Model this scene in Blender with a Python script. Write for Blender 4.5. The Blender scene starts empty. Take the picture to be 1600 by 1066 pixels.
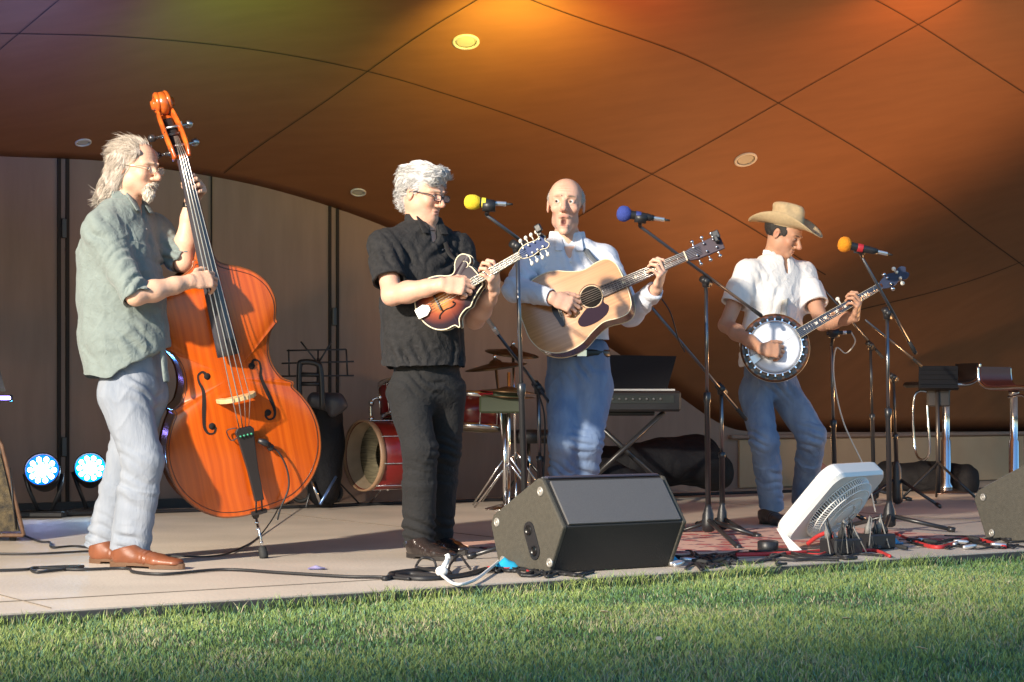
import bpy, math, random
import numpy as np
from mathutils import Vector, Matrix
random.seed(7); RNG = np.random.default_rng(11)
sc = bpy.context.scene; COL = sc.collection
FPX = 3000.0; CAMZ = 0.69; HOR = 625.0
def W(px, py, Y):
    return np.array([(px-800.0)/FPX*Y, Y, CAMZ+(HOR-py)/FPX*Y])
def V(*a): return np.array(a, float)
def unit(v):
    v = np.asarray(v, float); return v/max(np.linalg.norm(v), 1e-9)
# stage coordinates: wall line origin, along-wall direction, direction towards the audience
W0 = V(-3.1, 11.66, 0); TD = V(.835, .549, 0); TD /= np.linalg.norm(TD); SD = V(TD[1], -TD[0], 0)
def st(t, s, z=0.0): return W0+TD*t+SD*s+V(0, 0, z)
def ts(p): q = np.asarray(p)-W0; return float(q@TD), float(q@SD)
def floorpt(px, py): return W(px, py, CAMZ*FPX/(py-HOR))
# ------------------------------------------------------------------ materials
MATS = {}
def mat(name, color=(.5, .5, .5), rough=.6, metal=0.0, spec=.5, noise=0.0, nscale=20, bump=0.0, bscale=80, color2=None,
        stretch=(1, 1, 1), emit=None, estr=0, attr=None, sheen=0, coat=0, sss=0, alpha=1, trans=0, bump2=0, bscale2=300, coord='Object', rvar=0):
    if name in MATS: return MATS[name]
    m = bpy.data.materials.new(name); m.use_nodes = True; nt = m.node_tree; N = nt.nodes; L = nt.links
    b = N['Principled BSDF']
    b.inputs['Base Color'].default_value = (*color, 1); b.inputs['Roughness'].default_value = rough
    b.inputs['Metallic'].default_value = metal; b.inputs['Specular IOR Level'].default_value = spec
    if sheen: b.inputs['Sheen Weight'].default_value = sheen; b.inputs['Sheen Roughness'].default_value = .5
    if coat: b.inputs['Coat Weight'].default_value = coat; b.inputs['Coat Roughness'].default_value = .12
    if sss:
        b.inputs['Subsurface Weight'].default_value = sss; b.inputs['Subsurface Radius'].default_value = (1, .35, .2)
        b.inputs['Subsurface Scale'].default_value = .008
    if trans: b.inputs['Transmission Weight'].default_value = trans
    if alpha < 1: b.inputs['Alpha'].default_value = alpha
    tc = N.new('ShaderNodeTexCoord'); mp = N.new('ShaderNodeMapping'); mp.inputs['Scale'].default_value = stretch
    L.new(tc.outputs[coord], mp.inputs['Vector'])
    col = None
    if attr:
        a = N.new('ShaderNodeAttribute'); a.attribute_name = attr; col = a.outputs['Color']
    if noise or color2:
        n = N.new('ShaderNodeTexNoise'); n.inputs['Scale'].default_value = nscale; n.inputs['Detail'].default_value = 5
        L.new(mp.outputs[0], n.inputs['Vector'])
        mx = N.new('ShaderNodeMix'); mx.data_type = 'RGBA'
        rp = N.new('ShaderNodeMapRange'); rp.inputs[1].default_value = .3; rp.inputs[2].default_value = .7
        L.new(n.outputs['Fac'], rp.inputs[0]); L.new(rp.outputs[0], mx.inputs['Factor'])
        if attr:
            mx.blend_type = 'MULTIPLY'; L.new(col, mx.inputs[6]); mx.inputs[7].default_value = (1-noise, 1-noise, 1-noise, 1)
        else:
            c2 = color2 or tuple(c*(1-noise) for c in color)
            mx.inputs[6].default_value = (*color, 1); mx.inputs[7].default_value = (*c2, 1)
        col = mx.outputs[2]
        if rvar:
            r2 = N.new('ShaderNodeMapRange'); r2.inputs[3].default_value = rough-rvar; r2.inputs[4].default_value = rough+rvar
            L.new(n.outputs['Fac'], r2.inputs[0]); L.new(r2.outputs[0], b.inputs['Roughness'])
    if col is not None: L.new(col, b.inputs['Base Color'])
    if bump:
        n2 = N.new('ShaderNodeTexNoise'); n2.inputs['Scale'].default_value = bscale; n2.inputs['Detail'].default_value = 8 if bscale < 60 else 4; n2.inputs['Distortion'].default_value = 1.2 if bscale < 60 else 0
        L.new(mp.outputs[0], n2.inputs['Vector'])
        bp = N.new('ShaderNodeBump'); bp.inputs['Strength'].default_value = bump; bp.inputs['Distance'].default_value = .01
        L.new(n2.outputs['Fac'], bp.inputs['Height']); L.new(bp.outputs[0], b.inputs['Normal'])
    if emit: b.inputs['Emission Color'].default_value = (*emit, 1); b.inputs['Emission Strength'].default_value = estr
    MATS[name] = m; return m
# ------------------------------------------------------------------ objects
def tagit(o, label=None, cat=None, group=None, kind=None):
    if label: o['label'] = label
    if cat: o['category'] = cat
    if group: o['group'] = group
    if kind: o['kind'] = kind
    return o
def thing(name, loc, label, cat, group=None, kind=None):
    o = bpy.data.objects.new(name, None); COL.objects.link(o); o.location = Vector([float(x) for x in loc]); o.empty_display_size = .1
    return tagit(o, label, cat, group, kind)
def link(name, me, parent=None):
    o = bpy.data.objects.new(name, me); COL.objects.link(o)
    if parent is not None:
        o.parent = parent
        off = parent.location.copy() if parent.parent is None else Vector((0, 0, 0))
        o.matrix_parent_inverse = Matrix.Translation(-off)
    return o
class MB:
    """collects shapes in world coordinates, build() links them as one mesh object"""
    def __init__(s): s.v = []; s.f = []; s.m = []; s.sm = []; s.n = 0
    def add(s, verts, faces, mi=0, smooth=True):
        verts = np.asarray(verts, float).reshape(-1, 3)
        s.v.append(verts); s.f += [tuple(i+s.n for i in f) for f in faces]
        s.m += [mi]*len(faces); s.sm += [smooth]*len(faces); s.n += len(verts); return s
    def box(s, c, size, R=None, bev=0.0, mi=0):
        R = np.eye(3) if R is None else np.asarray(R); h = np.asarray(size, float)/2; b = min(bev, h.min()*.9)
        if b <= 0:
            v = [(x*h[0], y*h[1], z*h[2]) for x in (-1, 1) for y in (-1, 1) for z in (-1, 1)]
            f = [(0, 1, 3, 2), (4, 6, 7, 5), (0, 4, 5, 1), (2, 3, 7, 6), (0, 2, 6, 4), (1, 5, 7, 3)]
        else:
            v = []; idx = {}
            for x in (-1, 1):
                for y in (-1, 1):
                    for z in (-1, 1):
                        for a in range(3):
                            p = [x*h[0], y*h[1], z*h[2]]
                            for k in range(3):
                                if k != a: p[k] -= (x, y, z)[k]*b
                            idx[(x, y, z, a)] = len(v); v.append(p)
            f = []
            for a in range(3):
                o1, o2 = (a+1) % 3, (a+2) % 3
                for sg in (-1, 1):
                    def key(u, w):
                        k = [0, 0, 0]; k[a] = sg; k[o1] = u; k[o2] = w; return tuple(k)
                    q = [idx[(*key(-1, -1), a)], idx[(*key(1, -1), a)], idx[(*key(1, 1), a)], idx[(*key(-1, 1), a)]]
                    f.append(tuple(q if sg > 0 else q[::-1]))
            for a in range(3):       # edge strips along axis a
                o1, o2 = (a+1) % 3, (a+2) % 3
                for u in (-1, 1):
                    for w in (-1, 1):
                        def key(e):
                            k = [0, 0, 0]; k[a] = e; k[o1] = u; k[o2] = w; return tuple(k)
                        q = [idx[(*key(-1), o1)], idx[(*key(1), o1)], idx[(*key(1), o2)], idx[(*key(-1), o2)]]
                        f.append(tuple(q if u*w > 0 else q[::-1]))
            for x in (-1, 1):
                for y in (-1, 1):
                    for z in (-1, 1):
                        q = [idx[(x, y, z, a)] for a in range(3)]; f.append(tuple(q if x*y*z > 0 else q[::-1]))
        v = np.asarray(v)@R.T+np.asarray(c); return s.add(v, f, mi, False)
    def tube(s, pts, r, seg=8, mi=0, caps=True, flat=1.0, up=None):
        pts = np.asarray(pts, float); n = len(pts); r = np.broadcast_to(np.asarray(r, float), (n,))
        T = np.gradient(pts, axis=0); T /= np.linalg.norm(T, axis=1)[:, None]+1e-12
        u = np.cross(T[0], [0, 0, 1.0]) if up is None else np.asarray(up, float)
        if np.linalg.norm(u) < 1e-3: u = np.cross(T[0], [0, 1.0, 0])
        V_ = []; a = np.arange(seg)*2*math.pi/seg
        for i in range(n):
            u = u-T[i]*(u@T[i]); u = u/(np.linalg.norm(u)+1e-12); w = np.cross(T[i], u)
            V_.append(pts[i]+r[i]*(np.cos(a)[:, None]*u+np.sin(a)[:, None]*w*flat))
        F = [(i*seg+j, i*seg+(j+1) % seg, (i+1)*seg+(j+1) % seg, (i+1)*seg+j) for i in range(n-1) for j in range(seg)]
        if caps: F += [tuple(range(seg))[::-1], tuple(range((n-1)*seg, n*seg))]
        return s.add(np.vstack(V_), F, mi, True)
    def lathe(s, prof, o, axis, seg=24, mi=0, sx=1.0, ref=None, caps=True):
        """prof: (r, h) pairs; revolved round axis from point o"""
        ax = unit(axis); u = np.cross(ax, [0, 0, 1.0]) if ref is None else np.asarray(ref, float)
        if np.linalg.norm(u) < 1e-3: u = V(1, 0, 0)
        u = unit(u-ax*(u@ax)); w = np.cross(ax, u); a = np.arange(seg)*2*math.pi/seg
        V_ = [np.asarray(o)+ax*h+rr*(np.cos(a)[:, None]*u*sx+np.sin(a)[:, None]*w) for rr, h in prof]
        n = len(prof)
        F = [(i*seg+j, i*seg+(j+1) % seg, (i+1)*seg+(j+1) % seg, (i+1)*seg+j) for i in range(n-1) for j in range(seg)]
        if abs(prof[0][0]-prof[-1][0])+abs(prof[0][1]-prof[-1][1]) < 1e-7: caps = False
        if prof[0][0] > 1e-5 and caps in (True, 'start'): F.append(tuple(range(seg))[::-1])
        if prof[-1][0] > 1e-5 and caps in (True, 'end'): F.append(tuple(range((n-1)*seg, n*seg)))
        return s.add(np.vstack(V_), F, mi, True)
    def prism(s, outl, z0, z1, O, X, Y, Z, mi=0, smooth=False):
        """outline in local x,y; extruded from z0 to z1 in local z"""
        outl = np.asarray(outl, float); n = len(outl)
        P = lambda z: np.asarray(O)+outl[:, :1]*X+outl[:, 1:2]*Y+z*np.asarray(Z)
        F = [(i, (i+1) % n, n+(i+1) % n, n+i) for i in range(n)]
        s.add(np.vstack([P(z0), P(z1)]), F, mi, smooth)
        s.f += [tuple(s.n-2*n+i for i in range(n))[::-1], tuple(s.n-n+i for i in range(n))]; s.m += [mi]*2; s.sm += [False]*2
        return s
    def ball(s, c, r, seg=16, mi=0, R=None):
        r = np.broadcast_to(np.asarray(r, float), (3,)); R = np.eye(3) if R is None else R; k = seg//2
        v = [(math.sin(math.pi*i/k)*math.cos(2*math.pi*j/seg), math.sin(math.pi*i/k)*math.sin(2*math.pi*j/seg), math.cos(math.pi*i/k)) for i in range(k+1) for j in range(seg)]
        F = [(i*seg+j, (i+1)*seg+j, (i+1)*seg+(j+1) % seg, i*seg+(j+1) % seg) for i in range(k) for j in range(seg)]
        return s.add((np.asarray(v)*r)@np.asarray(R).T+np.asarray(c), F, mi, True)
    def build(s, name, mats, parent=None, label=None, bevel=0, auto=True):
        me = bpy.data.meshes.new(name); v = np.vstack(s.v)
        me.from_pydata(v.tolist(), [], s.f); 
        for m in (mats if isinstance(mats, (list, tuple)) else [mats]): me.materials.append(m)
        me.polygons.foreach_set('material_index', s.m); me.polygons.foreach_set('use_smooth', s.sm)
        me.validate(); me.update()
        o = link(name, me, parent)
        if label: o['label'] = label
        if bevel:
            md = o.modifiers.new('b', 'BEVEL'); md.width = bevel; md.segments = 2; md.limit_method = 'ANGLE'
        return o
def smooth_path(pts, n=12, closed=False):
    """Catmull-Rom through pts"""
    P = np.asarray(pts, float); m = len(P); out = []
    rng = range(m) if closed else range(m-1)
    for i in rng:
        p0 = P[(i-1) % m] if closed or i > 0 else 2*P[0]-P[1]; p1 = P[i]; p2 = P[(i+1) % m]
        p3 = P[(i+2) % m] if closed or i < m-2 else 2*P[-1]-P[-2]
        for k in range(n):
            t = k/n; out.append(.5*((2*p1)+(-p0+p2)*t+(2*p0-5*p1+4*p2-p3)*t*t+(-p0+3*p1-3*p2+p3)*t**3))
    if not closed: out.append(P[-1])
    return np.array(out)
def copy_tree(o, parent=None):
    c = o.copy(); COL.objects.link(c)
    if parent is not None: c.parent = parent
    for ch in list(o.children): copy_tree(ch, c)
    return c
# ------------------------------------------------------------------ value noise
_H = RNG.random(65536).astype(np.float32)
def vnoise(p, seed=0):
    p = np.asarray(p, np.float64); i = np.floor(p).astype(np.int64); f = p-i; f = f*f*(3-2*f)
    def h(dx, dy, dz):
        return _H[((i[:, 0]+dx)*73856093 ^ (i[:, 1]+dy)*19349663 ^ (i[:, 2]+dz)*83492791 ^ (seed*2654435)) & 65535]
    x0 = lambda dy, dz: h(0, dy, dz)*(1-f[:, 0])+h(1, dy, dz)*f[:, 0]
    y0 = lambda dz: x0(0, dz)*(1-f[:, 1])+x0(1, dz)*f[:, 1]
    return (y0(0)*(1-f[:, 2])+y0(1)*f[:, 2])*2-1
# ------------------------------------------------------------------ signed distance field
class Field:
    def __init__(s, lo, hi, h=.0035, zs=None):
        s.ax = [np.arange(lo[k], hi[k], h) for k in range(3)]
        if zs is not None:       # list of (z0, z1, step)
            s.ax[2] = np.concatenate([np.arange(a, b-1e-6, c) for a, b, c in zs])
        s.h = h; s.F = np.full([len(a) for a in s.ax], 1.0, np.float32)
    def sl(s, lo, hi):
        ix = []
        for k in range(3):
            a = np.searchsorted(s.ax[k], lo[k]); b = np.searchsorted(s.ax[k], hi[k])
            if b <= a: return None
            ix.append(slice(a, b))
        return tuple(ix)
    def grid(s, ix): return s.ax[0][ix[0]][:, None, None], s.ax[1][ix[1]][None, :, None], s.ax[2][ix[2]][None, None, :]
    def comb(s, ix, D, k, op):
        A = s.F[ix]
        if op == 'u':
            if k > 0:
                hh = np.maximum(k-np.abs(A-D), 0)/k; R = np.minimum(A, D)-hh*hh*k*.25
            else: R = np.minimum(A, D)
        else:
            B = -D
            if k > 0:
                hh = np.maximum(k-np.abs(A-B), 0)/k; R = np.maximum(A, B)+hh*hh*k*.25
            else: R = np.maximum(A, B)
        s.F[ix] = R
    def cone(s, a, b, ra, rb=None, side=None, k=.015, op='u', flat=False, em=None):
        a = np.asarray(a, float); b = np.asarray(b, float); rb = ra if rb is None else rb
        ra2 = (ra, ra) if np.isscalar(ra) else ra; rb2 = (rb, rb) if np.isscalar(rb) else rb
        d = b-a; L = np.linalg.norm(d); ax = d/L if L > 1e-6 else V(0, 0, 1)
        side = np.asarray(side, float) if side is not None else np.cross(ax, V(.3, .5, .81))
        side = unit(side-ax*(side@ax)); nr = np.cross(ax, side)
        mr = max(*ra2, *rb2, em or 0)+k+3*s.h
        ix = s.sl(np.minimum(a, b)-mr, np.maximum(a, b)+mr)
        if ix is None: return s
        X, Y, Z = s.grid(ix); X = X-a[0]; Y = Y-a[1]; Z = Z-a[2]
        t = X*ax[0]+Y*ax[1]+Z*ax[2]; tc = np.clip(t/max(L, 1e-6), 0, 1)
        S = X*side[0]+Y*side[1]+Z*side[2]; Nn = X*nr[0]+Y*nr[1]+Z*nr[2]
        w = ra2[0]+(rb2[0]-ra2[0])*tc; dd = ra2[1]+(rb2[1]-ra2[1])*tc
        if flat:
            k0 = np.sqrt((S/w)**2+(Nn/dd)**2)+1e-6; k1 = np.sqrt((S/w**2)**2+(Nn/dd**2)**2)+1e-6
            D = np.maximum(k0*(k0-1)/k1, np.maximum(-t, t-L))
        else:
            ex = t-tc*L
            if ra2[0] == ra2[1] and rb2[0] == rb2[1] and em is None: D = np.sqrt(ex**2+S**2+Nn**2)-w
            else:
                m = np.minimum(w, dd) if em is None else em
                k0 = np.sqrt((S/w)**2+(Nn/dd)**2+(ex/m)**2)+1e-6; k1 = np.sqrt((S/w**2)**2+(Nn/dd**2)**2+(ex/m**2)**2)+1e-6
                D = k0*(k0-1)/k1
        s.comb(ix, D, k, op); return s
    def ell(s, c, r, R=None, k=.015, op='u'):
        c = np.asarray(c, float); r = np.broadcast_to(np.asarray(r, float), (3,)); R = np.eye(3) if R is None else R
        mr = r.max()+k+3*s.h; ix = s.sl(c-mr, c+mr)
        if ix is None: return s
        X, Y, Z = s.grid(ix); X = X-c[0]; Y = Y-c[1]; Z = Z-c[2]
        q = [(X*R[0, i]+Y*R[1, i]+Z*R[2, i]) for i in range(3)]
        k0 = np.sqrt(sum((q[i]/r[i])**2 for i in range(3)))+1e-6; k1 = np.sqrt(sum((q[i]/r[i]**2)**2 for i in range(3)))+1e-6
        s.comb(ix, k0*(k0-1)/k1, k, op); return s
    def cut(s, p, n, k=.004, lo=None, hi=None):
        """remove the half space on the side n points to"""
        n = unit(n); p = np.asarray(p, float)
        lo = [a[0]-1 for a in s.ax] if lo is None else lo; hi = [a[-1]+1 for a in s.ax] if hi is None else hi
        ix = s.sl(lo, hi); X, Y, Z = s.grid(ix)
        D = -((X-p[0])*n[0]+(Y-p[1])*n[1]+(Z-p[2])*n[2]); s.comb(ix, D, k, 's'); return s
    def mesh(s, name):
        F = s.F; sg = (F < 0); nx, ny, nz = F.shape
        c = np.zeros((nx-1, ny-1, nz-1), np.uint8)
        for dx in (0, 1):
            for dy in (0, 1):
                for dz in (0, 1): c += sg[dx:nx-1+dx, dy:ny-1+dy, dz:nz-1+dz]
        act = np.argwhere((c > 0) & (c < 8)); n = len(act)
        idm = np.full((nx-1, ny-1, nz-1), -1, np.int32); idm[act[:, 0], act[:, 1], act[:, 2]] = np.arange(n)
        pos = np.zeros((n, 3)); cnt = np.zeros(n)
        co = [(dx, dy, dz) for dx in (0, 1) for dy in (0, 1) for dz in (0, 1)]
        val = {o: F[act[:, 0]+o[0], act[:, 1]+o[1], act[:, 2]+o[2]] for o in co}
        for a in range(3):
            for o in co:
                if o[a]: continue
                o2 = list(o); o2[a] = 1; o2 = tuple(o2); v0 = val[o]; v1 = val[o2]; m = (v0 < 0) != (v1 < 0)
                t = np.where(m, v0/(np.where(m, v0-v1, 1)), 0)
                q = np.tile(np.array(o, float), (n, 1)); q[:, a] = t; pos[m] += q[m]; cnt[m] += 1
        pos /= cnt[:, None]
        P = np.empty((n, 3))
        for a in range(3):
            i = act[:, a]; g = s.ax[a]; P[:, a] = g[i]+pos[:, a]*(g[i+1]-g[i])
        quads = []
        for a in range(3):
            b1, c1 = (a+1) % 3, (a+2) % 3
            s0 = [slice(None)]*3; s1 = [slice(None)]*3; s0[a] = slice(0, -1); s1[a] = slice(1, None)
            for ax_ in (b1, c1): s0[ax_] = slice(1, -1); s1[ax_] = slice(1, -1)
            A = sg[tuple(s0)]; B = sg[tuple(s1)]; e = np.argwhere(A != B)
            if not len(e): continue
            flip = A[e[:, 0], e[:, 1], e[:, 2]]
            e = e.copy(); e[:, b1] += 1; e[:, c1] += 1
            def cell(db, dc):
                i = e.copy(); i[:, b1] -= db; i[:, c1] -= dc; return idm[i[:, 0], i[:, 1], i[:, 2]]
            q = np.stack([cell(1, 1), cell(0, 1), cell(0, 0), cell(1, 0)], 1)
            q[~flip] = q[~flip][:, ::-1]; quads.append(q)
        Q = np.vstack(quads).astype(np.int32); Q = Q[(Q >= 0).all(1)]
        me = bpy.data.meshes.new(name); me.vertices.add(n); me.vertices.foreach_set('co', P.astype(np.float32).ravel())
        me.loops.add(len(Q)*4); me.loops.foreach_set('vertex_index', Q.ravel())
        me.polygons.add(len(Q)); me.polygons.foreach_set('loop_start', np.arange(len(Q), dtype=np.int32)*4)
        me.polygons.foreach_set('use_smooth', np.ones(len(Q), bool)); me.update(calc_edges=True)
        s.F = None
        return me
def vcoords(me):
    a = np.empty(len(me.vertices)*3, np.float32); me.vertices.foreach_get('co', a); return a.reshape(-1, 3).astype(float)
def vnormals(me):
    a = np.empty(len(me.vertices)*3, np.float32); me.vertex_normals.foreach_get('vector', a); return a.reshape(-1, 3).astype(float)
def displace(me, fn):
    p = vcoords(me); n = vnormals(me); d = fn(p, n); p += n*d[:, None]
    me.vertices.foreach_set('co', p.astype(np.float32).ravel()); me.update()
def paint(me, base, blobs, name='tint', var=.09, vs=28):
    """local colours and painted crease shade: blobs = (centre, radius, colour, strength)"""
    p = vcoords(me); c = np.tile(np.array(base, float), (len(p), 1))
    for b in blobs:
        ctr, r, cc, sgt = b[:4]; q = p-np.asarray(ctr)
        if len(b) > 4: q = q@b[4]           # columns = local axes, r may be a triple
        d = np.sqrt(((q/np.asarray(r))**2).sum(1)); w = np.clip(1.6-d*1.2, 0, 1)*sgt; w = w*w*(3-2*w) if sgt >= 1 else w
        c = c*(1-w[:, None])+np.array(cc)*w[:, None]
    if var: c *= (1+var*vnoise(p*vs))[:, None]
    a = me.color_attributes.new(name, 'FLOAT_COLOR', 'POINT')
    a.data.foreach_set('color', np.concatenate([np.clip(c, 0, 1), np.ones((len(p), 1))], 1).astype(np.float32).ravel())
def folds(p, specs, seed=0):
    """cloth folds: specs = (centre, radius, direction, wavelength, amplitude)"""
    d = np.zeros(len(p)); wn = 1.3*vnoise(p*6, seed)+.6*vnoise(p*13, seed+3)
    for ctr, r, dr, wl, amp in specs:
        q = p-np.asarray(ctr); w = np.exp(-((q/np.asarray(r))**2).sum(1)); ph = q@unit(dr)/wl*2*math.pi+2.6*wn
        g = np.clip(.35+1.3*vnoise(p*8+np.asarray(ctr)*9, seed+7), 0, 1); s_ = np.sin(ph+2.2*vnoise(p*11, seed+9)); d += amp*w*g*(s_-.35*s_*s_)
    return d
# ------------------------------------------------------------------ camera, world, light
cam = bpy.data.cameras.new('camera'); co = bpy.data.objects.new('camera', cam); COL.objects.link(co)
cam.sensor_width = 36; cam.lens = 36*FPX/1600; co.location = (0, 0, CAMZ); co.rotation_euler = (math.pi/2, 0, 0)
cam.shift_y = (HOR-533)/1600; cam.clip_end = 500; cam.clip_start = .1; sc.camera = co
w = bpy.data.worlds.new('World'); sc.world = w; w.use_nodes = True
nt = w.node_tree; sky = nt.nodes.new('ShaderNodeTexSky'); sky.sky_type = 'NISHITA'; sky.sun_disc = False
sky.sun_elevation = math.radians(11); sky.sun_rotation = math.radians(215); sky.dust_density = .6; sky.ozone_density = 5.0; sky.air_density = 1.2
nt.links.new(sky.outputs[0], nt.nodes['Background'].inputs[0]); nt.nodes['Background'].inputs[1].default_value = .14
sc.view_settings.view_transform = 'Standard'; sc.view_settings.look = 'None'; sc.view_settings.exposure = 1.22
def lamp(name, typ, loc, target, energy, color, **kw):
    l = bpy.data.lights.new(name, typ); l.energy = energy; l.color = color
    for k, v in kw.items(): setattr(l, k, v)
    o = bpy.data.objects.new(name, l); COL.objects.link(o); o.location = Vector(list(map(float, loc)))
    o.rotation_euler = (Vector(list(map(float, target)))-o.location).to_track_quat('-Z', 'Y').to_euler(); return o
_E = [(0, 245), (160, 250), (330, 275), (410, 291), (480, 311), (540, 330), (600, 353), (690, 391), (780, 436), (860, 484), (950, 541), (1040, 603), (1120, 662), (1140, 675), (1370, 675.5), (1600, 674)]
_hx, _hy = [-20], [2.20]
for _x, _y in _E:
    _k = (_x-800)/FPX; _t = (_k*W0[1]-W0[0])/(TD[0]-_k*TD[1]); _p = st(_t, 0); _hx.append(_t); _hy.append(CAMZ+(HOR-_y)/FPX*_p[1])
_hx.append(24); _hy.append(_hy[-1])
_gx = np.arange(-14, 26, .02); _gk = np.exp(-(np.arange(-60, 61)*.02/.22)**2); _gy = np.convolve(np.pad(np.interp(_gx, _hx, _hy), 60, mode='edge'), _gk/_gk.sum(), 'valid')
def hfun(t): return np.interp(t, _gx, _gy)
_TG = np.arange(-12, 20, .05); _k = np.exp(-(np.arange(-70, 71)*.05/1.25)**2); _HS = np.convolve(np.pad(hfun(_TG), 70, mode='edge'), _k/_k.sum(), 'valid')
def zc(t, s):
    t = np.asarray(t, float); s = np.asarray(s, float); u = np.clip((t-2)/4.5, 0, 1); u = u*u*(3-2*u)
    w_ = np.clip(s/1.3, 0, 1); w_ = w_*w_*(3-2*w_); tt_ = np.clip(t, -8.9, 15); hh_ = hfun(t)*(1-w_)+np.interp(tt_, _TG, _HS)*w_
    return hh_+(1-u)*.36*s+u*3.0*(1-np.exp(-np.maximum(s, 0)/2.2))+np.minimum(s, 0)*.36
def cpt(t, s, off=0.0): return st(t, s, float(zc(t, s))-off)
def cnorm(t, s):
    e = .02; a = cpt(t+e, s)-cpt(t-e, s); b = cpt(t, s+e)-cpt(t, s-e); n = unit(np.cross(a, b)); return n if n[2] < 0 else -n
def hit(px, py):
    Ys = np.linspace(17, 5, 1500)
    prev = None
    for Y in Ys[::-1]:
        p = W(px, py, Y); t, s = ts(p)
        if p[2] > zc(t, s) or s < 0: return t, s
    return t, s
# ------------------------------------------------------------------ materials
concrete = mat('stage_paint', (.58, .50, .41), .62, noise=.24, nscale=1.6, bump=.25, bscale=60)
ply = mat('plywood_ceiling', (.245, .098, .034), .7, color2=(.215, .084, .028), nscale=3.0, stretch=(1, 4, 1), bump=.04, bscale=90)
wallm = mat('pale_wall_ply', (.30, .20, .15), .65, color2=(.25, .165, .122), nscale=3, stretch=(4, 4, .6), bump=.06, bscale=60)
blackm = mat('black_plastic', (.018, .018, .02), .42, bump=.05)
dark = mat('dark_gap', (.02, .014, .01), .8)
chrome = mat('chrome', (.75, .75, .76), .16, 1.0)
steel = mat('brushed_steel', (.5, .5, .5), .35, 1.0)
blackmetal = mat('black_metal', (.022, .022, .024), .33, .0, .6)
rubber = mat('rubber', (.02, .02, .02), .75)
whitep = mat('white_plastic', (.78, .77, .74), .38, bump=.03)
# ------------------------------------------------------------------ stage floor
m = MB(); q = [st(-12, -1.2), st(16, -1.2), st(16, 5.37), st(-12, 5.37)]
m.add([p+V(0, 0, z) for z in (-.14, 0) for p in q], [(3, 2, 1, 0), (4, 5, 6, 7), (0, 1, 5, 4), (1, 2, 6, 5), (2, 3, 7, 6), (3, 0, 4, 7)], 0, False)
so = m.build('stage_floor', concrete); so['kind'] = 'structure'
m = MB()
for s_ in (5.06, 5.2):                        # faint saw cuts along the front edge
    pass
for s_, wd in ((5.02, .004),):
    m.box(st(2, s_, .0015), (26, wd, .003), np.stack([TD, SD, V(0, 0, 1)], 1))
for t_ in (-1.6, 1.4, 4.4, 7.4): m.box(st(t_, 2.5, .0015), (.004, 5.6, .003), np.stack([TD, SD, V(0, 0, 1)], 1))
jo = m.build('floor_joint', mat('joint_dark', (.16, .13, .10), .8)); jo['kind'] = 'structure'  # thin dark strips along the floor joints
m = MB(); R3 = np.stack([TD, SD, V(0, 0, 1)], 1)
m.box(st(2, 5.385, -.05), (28, .03, .09), R3)
eo = m.build('edge_strip', mat('edge_dark', (.05, .05, .05), .7)); eo['kind'] = 'structure'
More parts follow.
